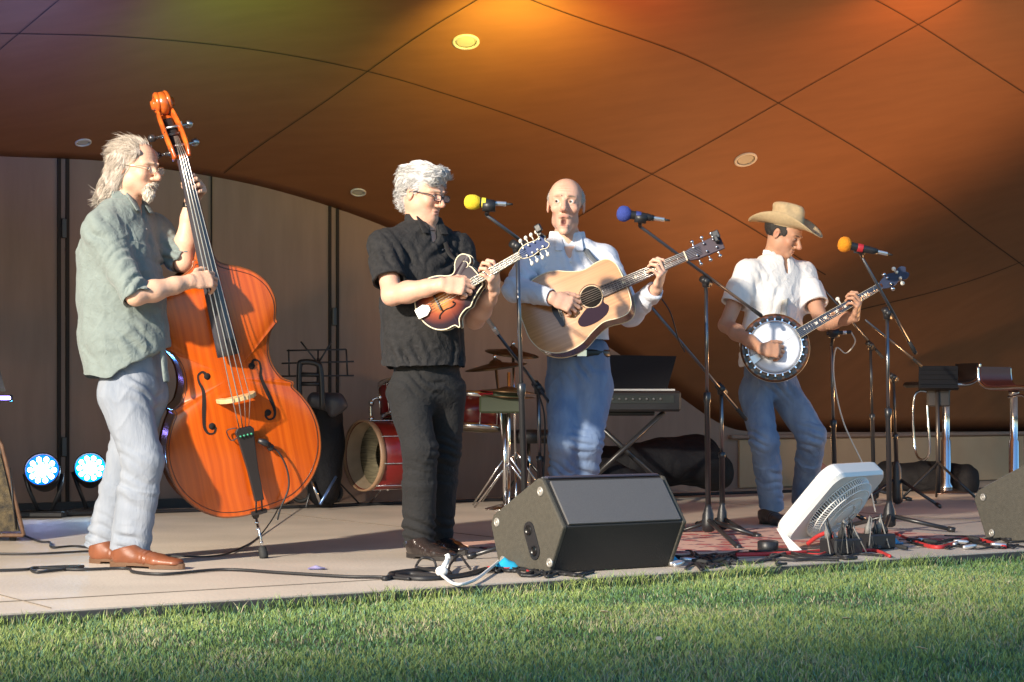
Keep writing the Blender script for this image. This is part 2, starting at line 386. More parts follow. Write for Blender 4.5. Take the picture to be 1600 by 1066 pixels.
# ------------------------------------------------------------------ lawn
m = MB(); m.add([(-60, -30, -.045), (60, -30, -.045), (60, 90, -.045), (-60, 90, -.045)], [(0, 1, 2, 3)], 0, False)
lm = mat('lawn_soil', (.05, .08, .025), .95, color2=(.10, .09, .05), nscale=9, bump=.5, bscale=120, coord='Object')
lo_ = m.build('lawn', lm); lo_['kind'] = 'structure'
def grass():
    n = 620000
    Y = np.sqrt(RNG.uniform(3.9**2, 9.6**2, n)); uu = RNG.uniform(-.52, .52, n); ok_ = (np.abs(uu) < .31) | (RNG.random(n) < .5); uu = uu[ok_]; Y = Y[ok_]; n = len(Y); X = uu*Y; P = np.stack([X, Y, np.full(n, -.045)], 1)
    s = (P-W0)@SD; keep = s > 5.372+.03*RNG.random(n)+.02*vnoise(P*3.1, 17); P = P[keep]; s = s[keep]
    tt = (P-W0)@TD
    k = vnoise(P*1.7, 5)*.5+vnoise(P*4.2, 6)*.35+vnoise(P*11, 8)*.3
    P = P[(RNG.random(len(P)) < .72+.5*k)]; s = (P-W0)@SD; n = len(P)
    k = vnoise(P*1.7, 5)*.5+vnoise(P*4.2, 6)*.35+vnoise(P*11, 8)*.3
    h = (.013+.014*RNG.random(n)**2+.013*np.clip(k, -1, 1)); h = np.maximum(h, .006); edge = (s < 5.45); h = np.where(edge, h*(2.0+.9*vnoise(P*5, 19))+.008, h)
    a = RNG.uniform(0, 2*math.pi, n); b = RNG.uniform(0, 2*math.pi, n); ln = h*RNG.uniform(.2, .95, n)
    wv = np.stack([np.cos(a), np.sin(a), 0*a], 1)*.0019; lean = np.stack([np.cos(b), np.sin(b), 0*b], 1)*ln[:, None]
    up = np.stack([0*h, 0*h, h], 1)
    v0 = P-wv; v1 = P+wv; v2 = P+up*.6+lean*.35+wv*.8; v3 = P+up*.6+lean*.35-wv*.8; v4 = P+up+lean
    vv = np.stack([v0, v1, v2, v3, v4], 1).reshape(-1, 3)
    base = np.arange(n)*5
    me = bpy.data.meshes.new('grass'); me.vertices.add(len(vv)); me.vertices.foreach_set('co', vv.astype(np.float32).ravel())
    li = np.stack([base, base+1, base+2, base+3, base+3, base+2, base+4], 1).astype(np.int32).ravel()
    me.loops.add(len(li)); me.loops.foreach_set('vertex_index', li)
    ls = np.stack([np.arange(n)*7, np.arange(n)*7+4], 1).astype(np.int32).ravel()
    me.polygons.add(2*n); me.polygons.foreach_set('loop_start', ls); me.update(calc_edges=True)
    g1 = np.array([.27, .34, .10]); g2 = np.array([.10, .19, .055]); g3 = np.array([.40, .37, .22]); g4 = np.array([.11, .21, .12])
    r = RNG.random(n)[:, None]; kk = np.clip(.5+1.5*k, 0, 1)[:, None]
    c = g1*kk+g2*(1-kk); c = c*(.75+.5*r); dry = (RNG.random(n) < .09+.22*(vnoise(P*2.6, 9) > .35))[:, None]; c = np.where(dry, g3*(.6+.5*r), c)
    bl = (RNG.random(n) < .25)[:, None]; c = np.where(bl & ~dry, g4*(.8+.4*r), c)
    cc = np.concatenate([np.repeat(c, 5, 0), np.ones((n*5, 1))], 1)
    at = me.color_attributes.new('tint', 'FLOAT_COLOR', 'POINT'); at.data.foreach_set('color', cc.astype(np.float32).ravel())
    gm = mat('grass_blade', (.1, .2, .05), .6, attr='tint', spec=.25); me.materials.append(gm)
    o = link('grass', me); o['kind'] = 'stuff'; o['label'] = 'short green lawn grass in front of the stage'; o['category'] = 'grass'
grass()
# few dry leaves on the lawn
lf = mat('dry_leaf', (.62, .50, .34), .8)
LV = [(1322, 968, 'small pale leaf on the right part of the lawn'), (1030, 1000, 'dry leaf lying in the grass right of the picture middle'), (1440, 1015, 'curled tan leaf near the lower right of the lawn'),
      (945, 958, 'small brown leaf on the lawn below the black floor monitor')]
for x, y, lb in LV:
    c = W(x-0, y-0, (CAMZ+.0)*FPX/(y-HOR)); c[2] = .004; a = RNG.uniform(0, 6)
    u = V(math.cos(a), math.sin(a), .15); v_ = V(-math.sin(a), math.cos(a), .3); m = MB()
    o_ = [(-.017, 0), (-.008, .008), (.004, .010), (.016, .002), (.006, -.008), (-.008, -.007)]
    m.prism(o_, 0, .0012, c, u, v_, unit(np.cross(u, v_))); o = m.build('dry_leaf', lf); tagit(o, lb, 'leaf', 'dry leaves on the lawn')
# ------------------------------------------------------------------ canopy
def canopy():
    root = thing('stage_canopy', st(2, 0, 0), 'curved plywood band shell ceiling arching over the stage, lit amber and brown', 'band shell')
    T = np.concatenate([np.arange(-17, -1, .5), np.arange(-1, 9, .1), np.arange(9, 14.1, .5)]); S = np.arange(0, 4.61, .1)
    tg, sg = np.meshgrid(T, S, indexing='ij'); Z = zc(tg, sg)
    P = W0+tg[..., None]*TD+sg[..., None]*SD+Z[..., None]*V(0, 0, 1); nT, nS = len(T), len(S)
    lowv = P.reshape(-1, 3); topv = lowv+V(0, 0, .22); F = []
    I = lambda i, j: i*nS+j
    for i in range(nT-1):
        for j in range(nS-1):
            F.append((I(i, j), I(i, j+1), I(i+1, j+1), I(i+1, j))); k = nT*nS
            F.append((k+I(i, j), k+I(i+1, j), k+I(i+1, j+1), k+I(i, j+1)))
    k = nT*nS
    for i in range(nT-1):
        F.append((I(i, nS-1), k+I(i, nS-1), k+I(i+1, nS-1), I(i+1, nS-1))); F.append((I(i, 0), I(i+1, 0), k+I(i+1, 0), k+I(i, 0)))
    for j in range(nS-1):
        F.append((I(0, j), k+I(0, j), k+I(0, j+1), I(0, j+1))); F.append((I(nT-1, j), I(nT-1, j+1), k+I(nT-1, j+1), k+I(nT-1, j)))
    m = MB(); m.add(np.vstack([lowv, topv]), F, 0, True); m.build('ceiling', ply, root)
    fv = []
    for t_ in np.linspace(-14, 1.5, 12):
        zt = float(zc(t_, 4.6))
        for s_, z_ in ((4.62, 2.74), (4.62, zt+.2), (4.72, zt+.2), (4.72, 2.74)): fv.append(st(t_, s_, z_))
    m = MB(); m.add(fv, [(4*i+k, 4*i+(k+1) % 4, 4*i+4+(k+1) % 4, 4*i+4+k) for i in range(11) for k in range(4)]+[(0, 1, 2, 3), (47, 46, 45, 44)], 0, False); m.build('light_block_front', ply, root)  # unseen strip added to keep the key spot off the rear wall
    lines = [[(-60, 49), (0, 51), (150, 53), (285, 64), (425, 80), (575, 111), (690, 142), (800, 178), (905, 219), (1017, 271), (1105, 316), (1195, 368), (1290, 428)],
             [(760, -30), (835, 0), (1030, 65), (1120, 107), (1215, 161), (1350, 235), (1500, 340), (1595, 410), (1680, 480)],
             [(1310, -30), (1370, 0), (1435, 35), (1600, 145), (1680, 200)],
             [(130, -35), (90, 0), (0, 75), (-40, 110)], [(790, -30), (735, 5), (650, 55), (575, 111), (450, 195), (350, 270)],
             [(1560, -35), (1500, 0), (1435, 38), (1325, 100), (1215, 161), (1100, 228), (1017, 271), (925, 325), (840, 375), (790, 410)],
             [(1660, 380), (1590, 412), (1500, 445), (1400, 470), (1300, 495)]]
    for ln in lines:
        sp = smooth_path([hit(*p) for p in ln], 10)
        for _ in range(60): sp[1:-1] = (sp[:-2]+2*sp[1:-1]+sp[2:])/4
        m = MB(); n = len(sp); vs = []
        for i in range(n):
            d = sp[min(i+1, n-1)]-sp[max(i-1, 0)]; d = d/np.linalg.norm(d); pr = V(-d[1], d[0])*.0034
            for sgn in (-1, 1):
                t_, s_ = sp[i][0]+sgn*pr[0], sp[i][1]+sgn*pr[1]; vs.append(cpt(t_, s_, .004))
        F = [(2*i, 2*i+1, 2*i+3, 2*i+2) for i in range(n-1)]; m.add(vs, F, 0, False); m.build('panel_joint', mat('panel_gap', (.05, .022, .009), .8), root)
canopy()
def wall():
    root = thing('back_wall', st(2, 0, 0), 'pale brown plywood rear wall of the stage with tall door panels', 'wall')
    T = np.concatenate([np.linspace(-17, 0, 6), np.arange(.2, 6.2, .1), np.linspace(6.5, 15, 6)]); top = hfun(T)+.03
    fr = [st(t, -.002, -.05) for t in T]+[st(t, -.002, z) for t, z in zip(T, top)]; bk = [p-SD*.2 for p in fr]; n = len(T); k = 2*n
    F = []
    for i in range(n-1):
        F += [(i, n+i, n+i+1, i+1), (k+i, k+i+1, k+n+i+1, k+n+i), (n+i, k+n+i, k+n+i+1, n+i+1)]
    m = MB(); m.add(np.array(fr+bk), F, 0, False); m.build('wall_panel', wallm, root)
    m = MB(); m.box(st(10.35, .012, .195), (9.1, .02, .37), R3, .002); m.build('lit_knee_panel', mat('lit_knee_ply', (.52, .35, .20), .6, color2=(.45, .29, .16), nscale=3), root)  # lit look of the knee wall put into a lighter ply colour
    m = MB(); vs = [st(-6.5, s_, z) for s_ in (0, 4.4) for z in (-.05, float(zc(-6.5, s_))+.05)]; vs = [vs[0], vs[2], vs[3], vs[1]]; m.add(vs+[p-TD*.2 for p in vs], [(0, 1, 2, 3), (7, 6, 5, 4), (0, 4, 5, 1), (1, 5, 6, 2), (2, 6, 7, 3), (3, 7, 4, 0)], 0, False); m.build('light_block_side', wallm, root)  # unseen side piece added to shade the rear wall from the key
    def tw(px): # wall parameter for a column of pixels
        k = (px-800)/FPX; return (k*W0[1]-W0[0])/(TD[0]-k*TD[1])
    for px, wd in ((92, .022), (105, .022), (515, .018), (527, .018), (330, .006)):
        t = tw(px); z = float(hfun(t)); m = MB(); m.box(st(t, .004, z/2), (wd, .012, z), R3); m.build('door_gap', dark, root)
    for px, zz in ((99, 1.75), (99, .4), (521, 1.25), (521, .35)):
        m = MB(); m.box(st(tw(px), .012, zz), (.03, .02, .12), R3, .004); m.build('hinge', mat('hinge_grey', (.10, .10, .10), .5, .6), root)
    m = MB(); m.box(st(-1.2, .03, .03), (6.2, .05, .06), R3); m.build('base_board', blackm, root)
    m = MB(); m.box(st(10, .02, .405), (8.6, .06, .03), R3, .006); m.build('top_rail', wallm, root)
wall()
LT = [((728, 65), .078, 'largest round recessed downlight, near the yellow glow at the top of the ceiling'), ((1165, 248), .078, 'round recessed downlight on the amber right part of the ceiling'),
      ((130, 222), .05, 'small round recessed downlight above the left door panels'), ((560, 300), .052, 'small round recessed downlight left of the grey haired mandolin player')]
for (px, py), r, lb in LT:
    t, s = hit(px, py); c = cpt(t, s); n = cnorm(t, s); root = thing('ceiling_downlight', c, lb, 'downlight', 'recessed downlights in the canopy')
    m = MB(); m.lathe([(r, -.001), (r, .008), (r*.8, .010), (r*.78, .002)], c, n, 28, caps=False); m.build('trim_ring', mat('downlight_trim', (.62, .60, .55), .5), root)
    m = MB(); m.lathe([(r*.78, .001), (r*.6, .0035), (.0, .004)], c, n, 24); m.build('lens', mat('downlight_lens', (.50, .49, .42), .35), root)
# ------------------------------------------------------------------ lamps
D_KEY = unit(V(.58, .81, -.33)); tgt = V(.1, 9.3, .9); kp = tgt-D_KEY*11.5
lamp('key_stage_spot', 'SPOT', kp, tgt, 4800, (1.0, .88, .72), spot_size=math.radians(42), spot_blend=.85, shadow_soft_size=.16)
def near(px, py, off): 
    t, s = hit(px, py); return cpt(t, s)+cnorm(t, s)*off
def wash(name, px, py, off, e, col): return lamp(name, 'SPOT', near(px, py, off), near(px*.85+120, 60, 0), e*1.3, col, spot_size=math.radians(100), spot_blend=1.0, shadow_soft_size=.05)
wash('wash_blue', -10, -30, .8, 24, (.08, .2, 1.0)); wash('wash_green', 330, -60, .85, 13, (.25, 1.0, .2))
wash('wash_yellow', 800, -35, .60, 36, (1.0, .75, .12)); wash('wash_orange', 1480, -40, .6, 13, (1.0, .33, .06)); wash('wash_red', 990, -60, .7, 14, (1, .25, .05))
lamp('amber_flood_right', 'SPOT', st(6.2, 3.4, .15), near(1150, 60, .0), 135, (1.0, .50, .19), spot_size=math.radians(120), spot_blend=1.0, shadow_soft_size=.12)
lamp('knee_fill', 'SPOT', st(5.3, 2.2, .5), st(8.6, 0, .15), 26, (1.0, .60, .30), spot_size=math.radians(80), spot_blend=1.0, shadow_soft_size=.05)  # added spot to brighten the knee wall, no lamp seen there
lamp('amber_flood', 'SPOT', st(4.9, .9, .2), near(1350, 60, .0), 90, (1.0, .50, .20), spot_size=math.radians(115), spot_blend=1.0, shadow_soft_size=.12)
# ------------------------------------------------------------------ microphones and stands
cable_m = mat('cable_rubber', (.016, .016, .018), .55)
def cable(name, pts, r, m_, label, cat='cable', group=None, n=14, parent=None):
    sp = smooth_path(pts, n); mb = MB(); mb.tube(sp, r, 6); o = mb.build(name, m_, parent)
    if parent is None: tagit(o, label, cat, group)
    return o
def foam(col): return mat('foam_%d' % int(col[0]*1000+col[2]*77), col, .95, bump=.6, bscale=260, noise=.25, nscale=160)
def microphone(hp, tp, foamc, ring, label, r=.031, kind='wind'):
    """hp head centre, tp tail end"""
    ax = unit(hp-tp); L = np.linalg.norm(hp-tp); root = thing('microphone', tp, label, 'microphone', 'stage microphones')
    if kind == 'wind':
        m = MB(); m.lathe([(.012, L-.040), (.024, L-.034), (r*.98, L-.015), (r, L), (r*.95, L+.012), (r*.75, L+.024), (r*.4, L+.031), (.001, L+.033)], tp, ax, 28)
        me = m.build('windscreen', foam(foamc), root)
        m = MB(); m.lathe([(.0145, .03), (.0185, .06), (.022, L-.03), (.024, L-.02)], tp, ax, 20); m.build('handle', blackm, root)
        m = MB(); m.lathe([(.0170, .045), (.0205, .05), (.0212, .062), (.0200, .068)] if ring == 'none' else [(.0212, L*.52), (.0216, L*.53), (.0222, L*.65), (.0218, L*.66)], tp, ax, 20)
        m.build('identity_band', mat('band_'+(ring if isinstance(ring, str) else str(int(ring[0]*100))), (.05, .05, .05) if ring == 'none' else ring, .5), root)
        m = MB(); m.lathe([(.009, -.022), (.0105, -.02), (.0105, .028), (.0125, .032)], tp, ax, 16); m.build('connector', mat('connector_silver', (.78, .78, .78), .3, .8), root)
        m = MB(); m.tube([tp-ax*.05, tp-ax*.02], [.0035, .007], 8); m.build('strain_relief', rubber, root)
    else:
        m = MB(); m.lathe([(.0095, .0), (.0105, .004), (.0105, L-.03), (.0125, L-.025), (.0125, L), (.010, L+.004), (.001, L+.005)], tp, ax, 18); m.build('handle', blackm if kind == 'pencil' else steel, root)
        m = MB(); m.lathe([(.0105, L*.2), (.0112, L*.21), (.0112, L*.34), (.0105, L*.35)], tp, ax, 18); m.build('connector', mat('connector_silver', (.78, .78, .78), .3, .8), root)
    return root
def boom_stand(base, top, a, b, label, legs, hub=.11, rl=.011, micclip=None, cat='microphone stand', group='microphone stands on the stage', chrome_top=True, rp=.0095, lift=.0, hub_r=.035):
    """pole from base (floor) to top; boom from a (mic end) to b (tail) through top"""
    root = thing('microphone_stand', base, label, cat, group); base = np.asarray(base, float); up = unit(top-base); Lp = np.linalg.norm(top-base)
    m = MB(); m.lathe([(rp*1.5, hub-.01), (rp*1.5, Lp*.52), (rp*1.9, Lp*.525), (rp*2.0, Lp*.56), (rp*1.2, Lp*.565)], base, up, 14); m.build('lower_tube', blackmetal, root)
    m = MB(); m.lathe([(rp, Lp*.56), (rp, Lp-.01)], base, up, 12); m.build('upper_tube', mat('dark_steel', (.20, .20, .21), .28, .9) if chrome_top else blackmetal, root)
    m = MB(); m.lathe([(.016, .02), (hub_r*.9, .03), (hub_r, .06), (hub_r*.85, hub), (hub_r*.5, hub+.035), (rp*1.5, hub+.05)], base, up, 18); m.build('hub', blackm, root)
    h = base+up*hub*.75
    for L_ in legs:
        f = np.asarray(L_, float); f[2] = .012; d = unit(f-h); m = MB(); m.tube([h+d*.01, f], [rl, rl*.9], 8); m.tube([f-d*.03, f+d*.008], [rl*1.25, rl*1.25], 8)
        m.build('leg', blackmetal, root)
    if a is not None:
        m = MB(); d = unit(b-a); sd = unit(np.cross(d, V(0, 1, 0)))
        m.tube([top-d*.035, top+d*.035], [.019, .019], 12); m.lathe([(.019, -.03), (.021, .0), (.013, .02)], top, up, 12)
        m.lathe([(.006, 0), (.006, .035), (.016, .037), (.016, .052), (.004, .054)], top, V(0, -1, 0), 10); m.build('clutch', blackm, root)
        m = MB(); m.tube([a, b], [.0075, .0085], 10); m.build('boom_arm', mat('boom_steel', (.14, .14, .15), .3, .85), root)
        e = unit(b-a); m = MB(); m.tube([b-e*.10, b-e*.012, b], [.0095, .0115, .009], 10); m.build('boom_grip', rubber, root)
    if micclip is not None:
        p0, p1, mx = micclip; m = MB(); m.tube([p0, p1], [.009, .012], 10); m.tube([p1-mx*.028, p1+mx*.028], [.024, .025], 12); m.build('mic_clip', blackm, root)
    return root
def legs_at(base, angs, r): return [base+V(math.cos(math.radians(a))*r, math.sin(math.radians(a))*r, 0) for a in angs]
# S1 yellow microphone
b1 = W(823, 872, 8.38); b1[2] = 0
boom_stand(b1, W(808, 386, 8.34), W(760, 336, 8.22), W(842, 397, 8.42), 'boom stand between mandolin player and guitarist, holding the yellow microphone', legs_at(b1, (75, 195, 315), .26), micclip=(W(760, 336, 8.22), W(764, 322, 8.2), unit(W(785, 319, 8.2)-W(737, 317, 8.2))))
microphone(W(737, 316, 8.2), W(783, 318.5, 8.2), (.85, .62, .03), (.75, .62, .05), 'black microphone with a yellow foam windscreen beside the mandolin player', r=.033)
# S3 blue
b3 = floorpt(1107, 838)
f3 = [floorpt(1056, 838), floorpt(1186, 842), floorpt(1154, 860), floorpt(1090, 822)]
boom_stand(b3, W(1103, 440, 9.8), W(1000, 354, 9.35), W(1190, 494, 10.15), 'long boom stand right of the guitarist, holding the blue microphone', f3[1:4], micclip=(W(1000, 354, 9.35), W(1001, 341, 9.3), unit(W(1033, 343, 9.3)-W(973, 334, 9.3))), rl=.012)
microphone(W(974, 334, 9.3), W(1031, 342.5, 9.3), (.05, .08, .36), (.03, .05, .22), 'black microphone with a blue foam windscreen right of the guitarist face', r=.039)
# S4 guitar pickup mic
b4 = floorpt(1129, 834)
boom_stand(b4, W(1127, 608, 9.92), W(1018, 480, 9.5), W(1166, 656, 10.05), 'low boom stand before the keyboard with the thin black microphone', legs_at(b4, (60, 190, 300), .24), micclip=(W(1018, 480, 9.5), W(1014, 467, 9.48), unit(V(1, 0, -.04))), rl=.010, hub_r=.03)
microphone(W(996, 463.5, 9.48), W(1032, 466.5, 9.48), None, None, 'thin black pencil microphone below the guitar neck', kind='pencil')
cable('microphone_cable', [W(1034, 467, 9.48), W(1048, 490, 9.5), W(1060, 530, 9.6), W(1070, 550, 9.7)], .0035, cable_m, 'short black cable drooping from the pencil microphone below the guitar')
# S2 mandolin/guitar condenser
b2 = floorpt(846, 850)
boom_stand(b2, W(841, 606, 9.2), W(776, 520, 8.95), W(888, 669, 9.35), 'boom stand before the guitarist legs with a silver collared microphone', legs_at(b2, (80, 200, 320), .22), rl=.010, hub_r=.03)
microphone(W(757, 492, 8.9), W(778, 522, 8.95), None, None, 'small grey microphone with a silver collar right of the mandolin', kind='condenser')
cable('microphone_cable', [W(778, 524, 8.95), W(800, 552, 9.0), W(828, 590, 9.1), W(849, 640, 9.18), W(851, 700, 9.2), W(848, 760, 9.2)], .004, cable_m, 'black cable looping down the boom stand in front of the guitarist legs')
# S5 orange
b5 = floorpt(1390, 830)
boom_stand(b5, W(1386, 490, 10.15), W(1347, 402, 9.95), W(1431, 553, 10.35), 'black boom stand behind the white fan, carrying the orange windscreen microphone', [floorpt(1490, 832), floorpt(1322, 826), floorpt(1372, 860)], micclip=(W(1347, 402, 9.95), W(1344, 390, 9.92), unit(W(1384, 397, 9.9)-W(1320, 382, 9.9))), rl=.012)
microphone(W(1319, 382, 9.9), W(1380, 395.5, 9.9), (.9, .30, .01), (.42, .02, .03), 'black microphone with an orange foam windscreen right of the banjo player', r=.041)
# S6 banjo mic
b6 = W(1306, 600, 10.9); b6[2] = 0
boom_stand(b6, W(1299, 533, 10.9), None, None, 'short straight stand beside the banjo with a black microphone on top', legs_at(b6, (30, 150, 270), .2), micclip=(W(1299, 540, 10.9), W(1303, 521, 10.85), unit(V(1, 0, .06))), hub_r=.03)
microphone(W(1292, 521, 10.85), W(1330, 519, 10.85), None, None, 'black stub microphone pointing at the banjo', kind='pencil', r=.02)
cable('microphone_cable', [W(1330, 519, 10.85), W(1336, 535, 10.87), W(1322, 552, 10.9), W(1306, 545, 10.9), W(1303, 590, 10.88), W(1318, 660, 10.85), W(1352, 735, 10.8), W(1368, 800, 10.7)], .0042, mat('cable_light', (.55, .5, .42), .6), 'pale cable running from the banjo microphone down behind the fan')
# S7/S8 background stands
b7 = W(1366, 600, 13.0); b7[2] = 0
boom_stand(b7, W(1360, 540, 13), W(1286, 450, 12.8), W(1380, 560, 13.05), 'unused black boom stand standing behind the banjo player hand', legs_at(b7, (20, 140, 260), .28), chrome_top=False)
b8 = W(1403, 600, 12.4); b8[2] = 0
boom_stand(b8, W(1396, 590, 12.4), W(1352, 500, 12.2), W(1440, 572, 12.5), 'unused black boom stand in the back near the black music stand', legs_at(b8, (200, 320, 80), .3), chrome_top=False, hub=.25)
# ------------------------------------------------------------------ floor monitors
carpet = mat('speaker_paint', (.075, .068, .052), .75, bump=.35, bscale=220, noise=.25, nscale=60)
grillm = mat('speaker_grille', (.15, .145, .145), .62, .2, noise=.25, nscale=300, bump=.4, bscale=500)
def wedge(D, TX, VX, L, label, sc_=1.0):
    """D front bottom left corner, TX along its length, VX depth direction"""
    root = thing('floor_monitor', D, label, 'floor monitor', 'black floor monitor speakers'); Zu = V(0, 0, 1)
    pr = np.array([(0, 0), (-.10, .19), (.045, .372), (.075, .378), (.405, .215), (.425, .175), (.36, 0)])*sc_
    def P(v, z, l): return D+VX*v+Zu*z+TX*l
    for l0 in (0, L-.022): m = MB(); m.prism(pr, l0, l0+.022, D, VX, Zu, TX); m.build('side_panel', carpet, root, bevel=.006)
    c = pr.mean(0); ins = c+(pr-c)*.985
    m = MB(); m.prism(ins, .022, L-.022, D, VX, Zu, TX); m.build('cabinet', mat('cabinet_dark', (.022, .021, .02), .7, bump=.3, bscale=150), root, bevel=.003)
    def slab(p, q, off, th, l0, l1, nm, mt, bev=0):
        p = np.array(p)*sc_; q = np.array(q)*sc_; d = unit(q-p); n = V(-d[1], d[0]) if False else np.array([-d[1], d[0]])
        o = np.array([p+n*off, q+n*off, q+n*(off+th), p+n*(off+th)]); m = MB(); m.prism(o, l0, l1, D, VX, Zu, TX); return m.build(nm, mt, root, bevel=bev)
    slab((-.093, .198), (.036, .362), -.002, .010, .03, L-.03, 'rear_grille', grillm, .002)
    slab((.050, .373), (.072, .3775), .002, .006, .03, L-.03, 'top_strip', mat('strip_blue_black', (.05, .052, .08), .5), .001)
    slab((.085, .373), (.395, .222), .0, .010, .03, L-.03, 'speaker_grille', grillm, .002)
    # side fittings
    nx = -TX
    def fit(v, z): return P(v*sc_, z*sc_, 0)+nx*.001
    for v, z in ((.055, .325), (.375, .185), (-.01, .045), (.33, .03)):
        m = MB(); m.lathe([(.019, -.004), (.019, .003), (.013, .006), (.012, .003), (.007, .003), (.006, .006), (.001, .006)], fit(v, z), nx, 20); m.build('corner_bolt', mat('bolt_grey', (.42, .40, .36), .45, .5), root)
    c0 = fit(.135, .165); c1 = fit(.095, .085); ax = unit(c1-c0); sd = np.cross(nx, ax); o = []
    for k in range(24):
        a = 2*math.pi*k/24; r = .036; ctr = (c1 if math.sin(a) < 0 else c0); o.append(((ctr-c0)@sd+math.cos(a)*r, (ctr-c0)@(-ax)+math.sin(a)*r))
    m = MB(); m.prism(o, -.003, .004, c0, sd, -ax, nx); m.build('socket_plate', blackm, root, bevel=.001)
    for cc in (c0, c1):
        m = MB(); m.lathe([(.021, .0035), (.021, .008), (.017, .008), (.016, .0045), (.001, .0045)], cc, nx, 20); m.build('socket', mat('socket_black', (.008, .008, .008), .3), root)
    return root
Dw = floorpt(857, 897); wedge(Dw, TD, -SD, .62, 'black wedge floor monitor on the stage edge, seen from behind beside the coiled cables')
# right edge monitor, other shape: side towards us
Dr = floorpt(1652, 850); root = wedge(Dr, unit(TD+V(.18, -.1, 0)), unit(-SD+V(-.1, -.1, 0)), .62, 'black wedge floor monitor cut by the right edge of the picture', 1.12)
hp = Dr+(-SD)*.14+V(0, 0, .12)-TD*.004
# left amplifier
def left_speaker():
    b = floorpt(20, 846); root = thing('floor_speaker', b, 'worn gold and black grille speaker cabinet at the left edge of the stage', 'speaker')
    X = unit(V(.25, -1, 0)); Zu = V(0, 0, 1); Yd = unit(V(-1, -.25, 0))
    O = W(37, 838, b[1]); O[2] = .03
    pr = np.array([(0, 0), (.108, .44), (.13, .475), (.5, .475), (.5, 0)])  # along -x, up
    ZL = unit(V(.30, -1, 0)); m = MB(); e3 = [O-V(1, 0, 0)*a+Zu*b+ZL*.012 for a, b in pr]; m.tube(e3[:3], .011, 6); m.tube([e3[0], e3[4]], .011, 6)
    m.build('side_panel', mat('worn_wood_edge', (.17, .09, .05), .55, noise=.4, nscale=30), root, bevel=.004)
    c = pr.mean(0); ins = c+(pr-c)*.93; m = MB(); m.prism(ins, -.40, .012, O, -V(1, 0, 0), Zu, ZL); m.build('cabinet', blackm, root)
    g = np.array([(.025, .02), (.115, .40), (.47, .40), (.47, .02)]); m = MB(); m.prism(g, .013, .022, O, -V(1, 0, 0), Zu, ZL)
    m.build('grille_cloth', mat('worn_grille', (.13, .095, .045), .5, .3, color2=(.012, .012, .012), nscale=26, bump=.6, bscale=200), root)
    m = MB()
    m.tube([O+V(-.06, -.026, .33), O+V(-.045, -.028, .15), O+V(-.03, -.026, .03)], .0035, 6); m.build('seam_cord', blackm, root)
    for dx in (-.06, -.4):
        m = MB(); m.lathe([(.016, -.03), (.02, 0)], O+V(dx, .03, 0), V(0, 0, 1), 12); m.build('foot', rubber, root)
left_speaker()
def bar_light():
    c = W(-22, 622, 10.2); root = thing('light_bar', V(c[0], c[1], 0), 'glowing violet light bar on a dark stand at the left edge', 'light bar')
    m = MB(); m.box(c+V(-.02, 0, 0), (.30, .012, .018), None, .004); m.build('lit_strip', mat('violet_glow', (.3, .2, 1), .4, emit=(.35, .25, 1), estr=13), root)
    m = MB(); m.box(c+V(-.02, .03, 0), (.30, .045, .035), None, .004); m.build('housing', blackm, root)
    m = MB(); m.add([W(-40, 560, 10.25), W(0, 578, 10.25), W(9, 612, 10.25), W(-40, 612, 10.25), W(-40, 560, 10.28), W(0, 578, 10.28), W(9, 612, 10.28), W(-40, 612, 10.28)], [(0, 1, 2, 3), (7, 6, 5, 4), (0, 4, 5, 1), (1, 5, 6, 2), (2, 6, 7, 3), (3, 7, 4, 0)], 0, False)
    m.build('screen', blackm, root)
    m = MB(); m.tube([V(c[0]-.03, c[1]+.04, 0), V(c[0]-.03, c[1]+.04, c[2])], .012, 8); m.lathe([(.12, 0), (.12, .012), (.02, .03)], V(c[0]-.03, c[1]+.04, 0), V(0, 0, 1), 20); m.build('post', blackmetal, root)
bar_light()
# ------------------------------------------------------------------ LED par cans
def par(px, py, Y, r, aim, label, col):
    c = W(px, py, Y); root = thing('led_par_light', V(c[0], c[1], 0), label, 'stage light', 'lit LED par lights on the floor'); a = unit(aim)
    m = MB(); m.lathe([(r*.35, -.20), (r*.75, -.17), (r*.98, -.08), (r*1.06, 0), (r*1.06, .02), (r*.99, .02), (r*.985, .0)], c, a, 28, caps='start'); m.build('housing', blackm, root)
    m = MB(); m.lathe([(r*.97, .0), (.001, .001)], c, a, 28); m.build('reflector', mat('led_blue_%d' % px, (.02, .04, .1), .3, emit=(0, col[1]*.45, 1), estr=1.6), root)
    u = unit(np.cross(a, V(0, 0, 1))); v = np.cross(u, a)
    pos = [(0, 0)]+[(math.cos(k*math.pi/3+.3)*.34, math.sin(k*math.pi/3+.3)*.34) for k in range(6)]+[(math.cos(k*math.pi/5)*.70, math.sin(k*math.pi/5)*.70) for k in range(10)]
    for x, y in pos:
        m = MB(); m.ball(c+a*.006+(u*x+v*y)*r, (r*.155,)*3, 10); m.build('led', mat('led_white_%d' % px, (.9, .95, 1), .3, emit=tuple(.45+.55*k for k in col), estr=13), root)
    m = MB(); 
    for sg in (-1, 1): m.tube([c-a*.06+u*sg*r*1.12, V(c[0], c[1]+.06, c[2]-r*1.25)+u*sg*r*.9, V(c[0], c[1]+.06, .03)+u*sg*r*.35], .012, 8)
    m.box(V(c[0], c[1]+.05, .02), (.26, .2, .035), None, .008); m.build('yoke', blackm, root)
    l = lamp('par_beam', 'SPOT', c+a*.03, c+a*3, 24, col, spot_size=math.radians(60), spot_blend=.6, shadow_soft_size=.06); return root
par(66, 735, 11.25, .098, V(.10, -.86, .36), 'lit round blue LED par light at far left, clear of the bass player', (.05, .25, 1.0))
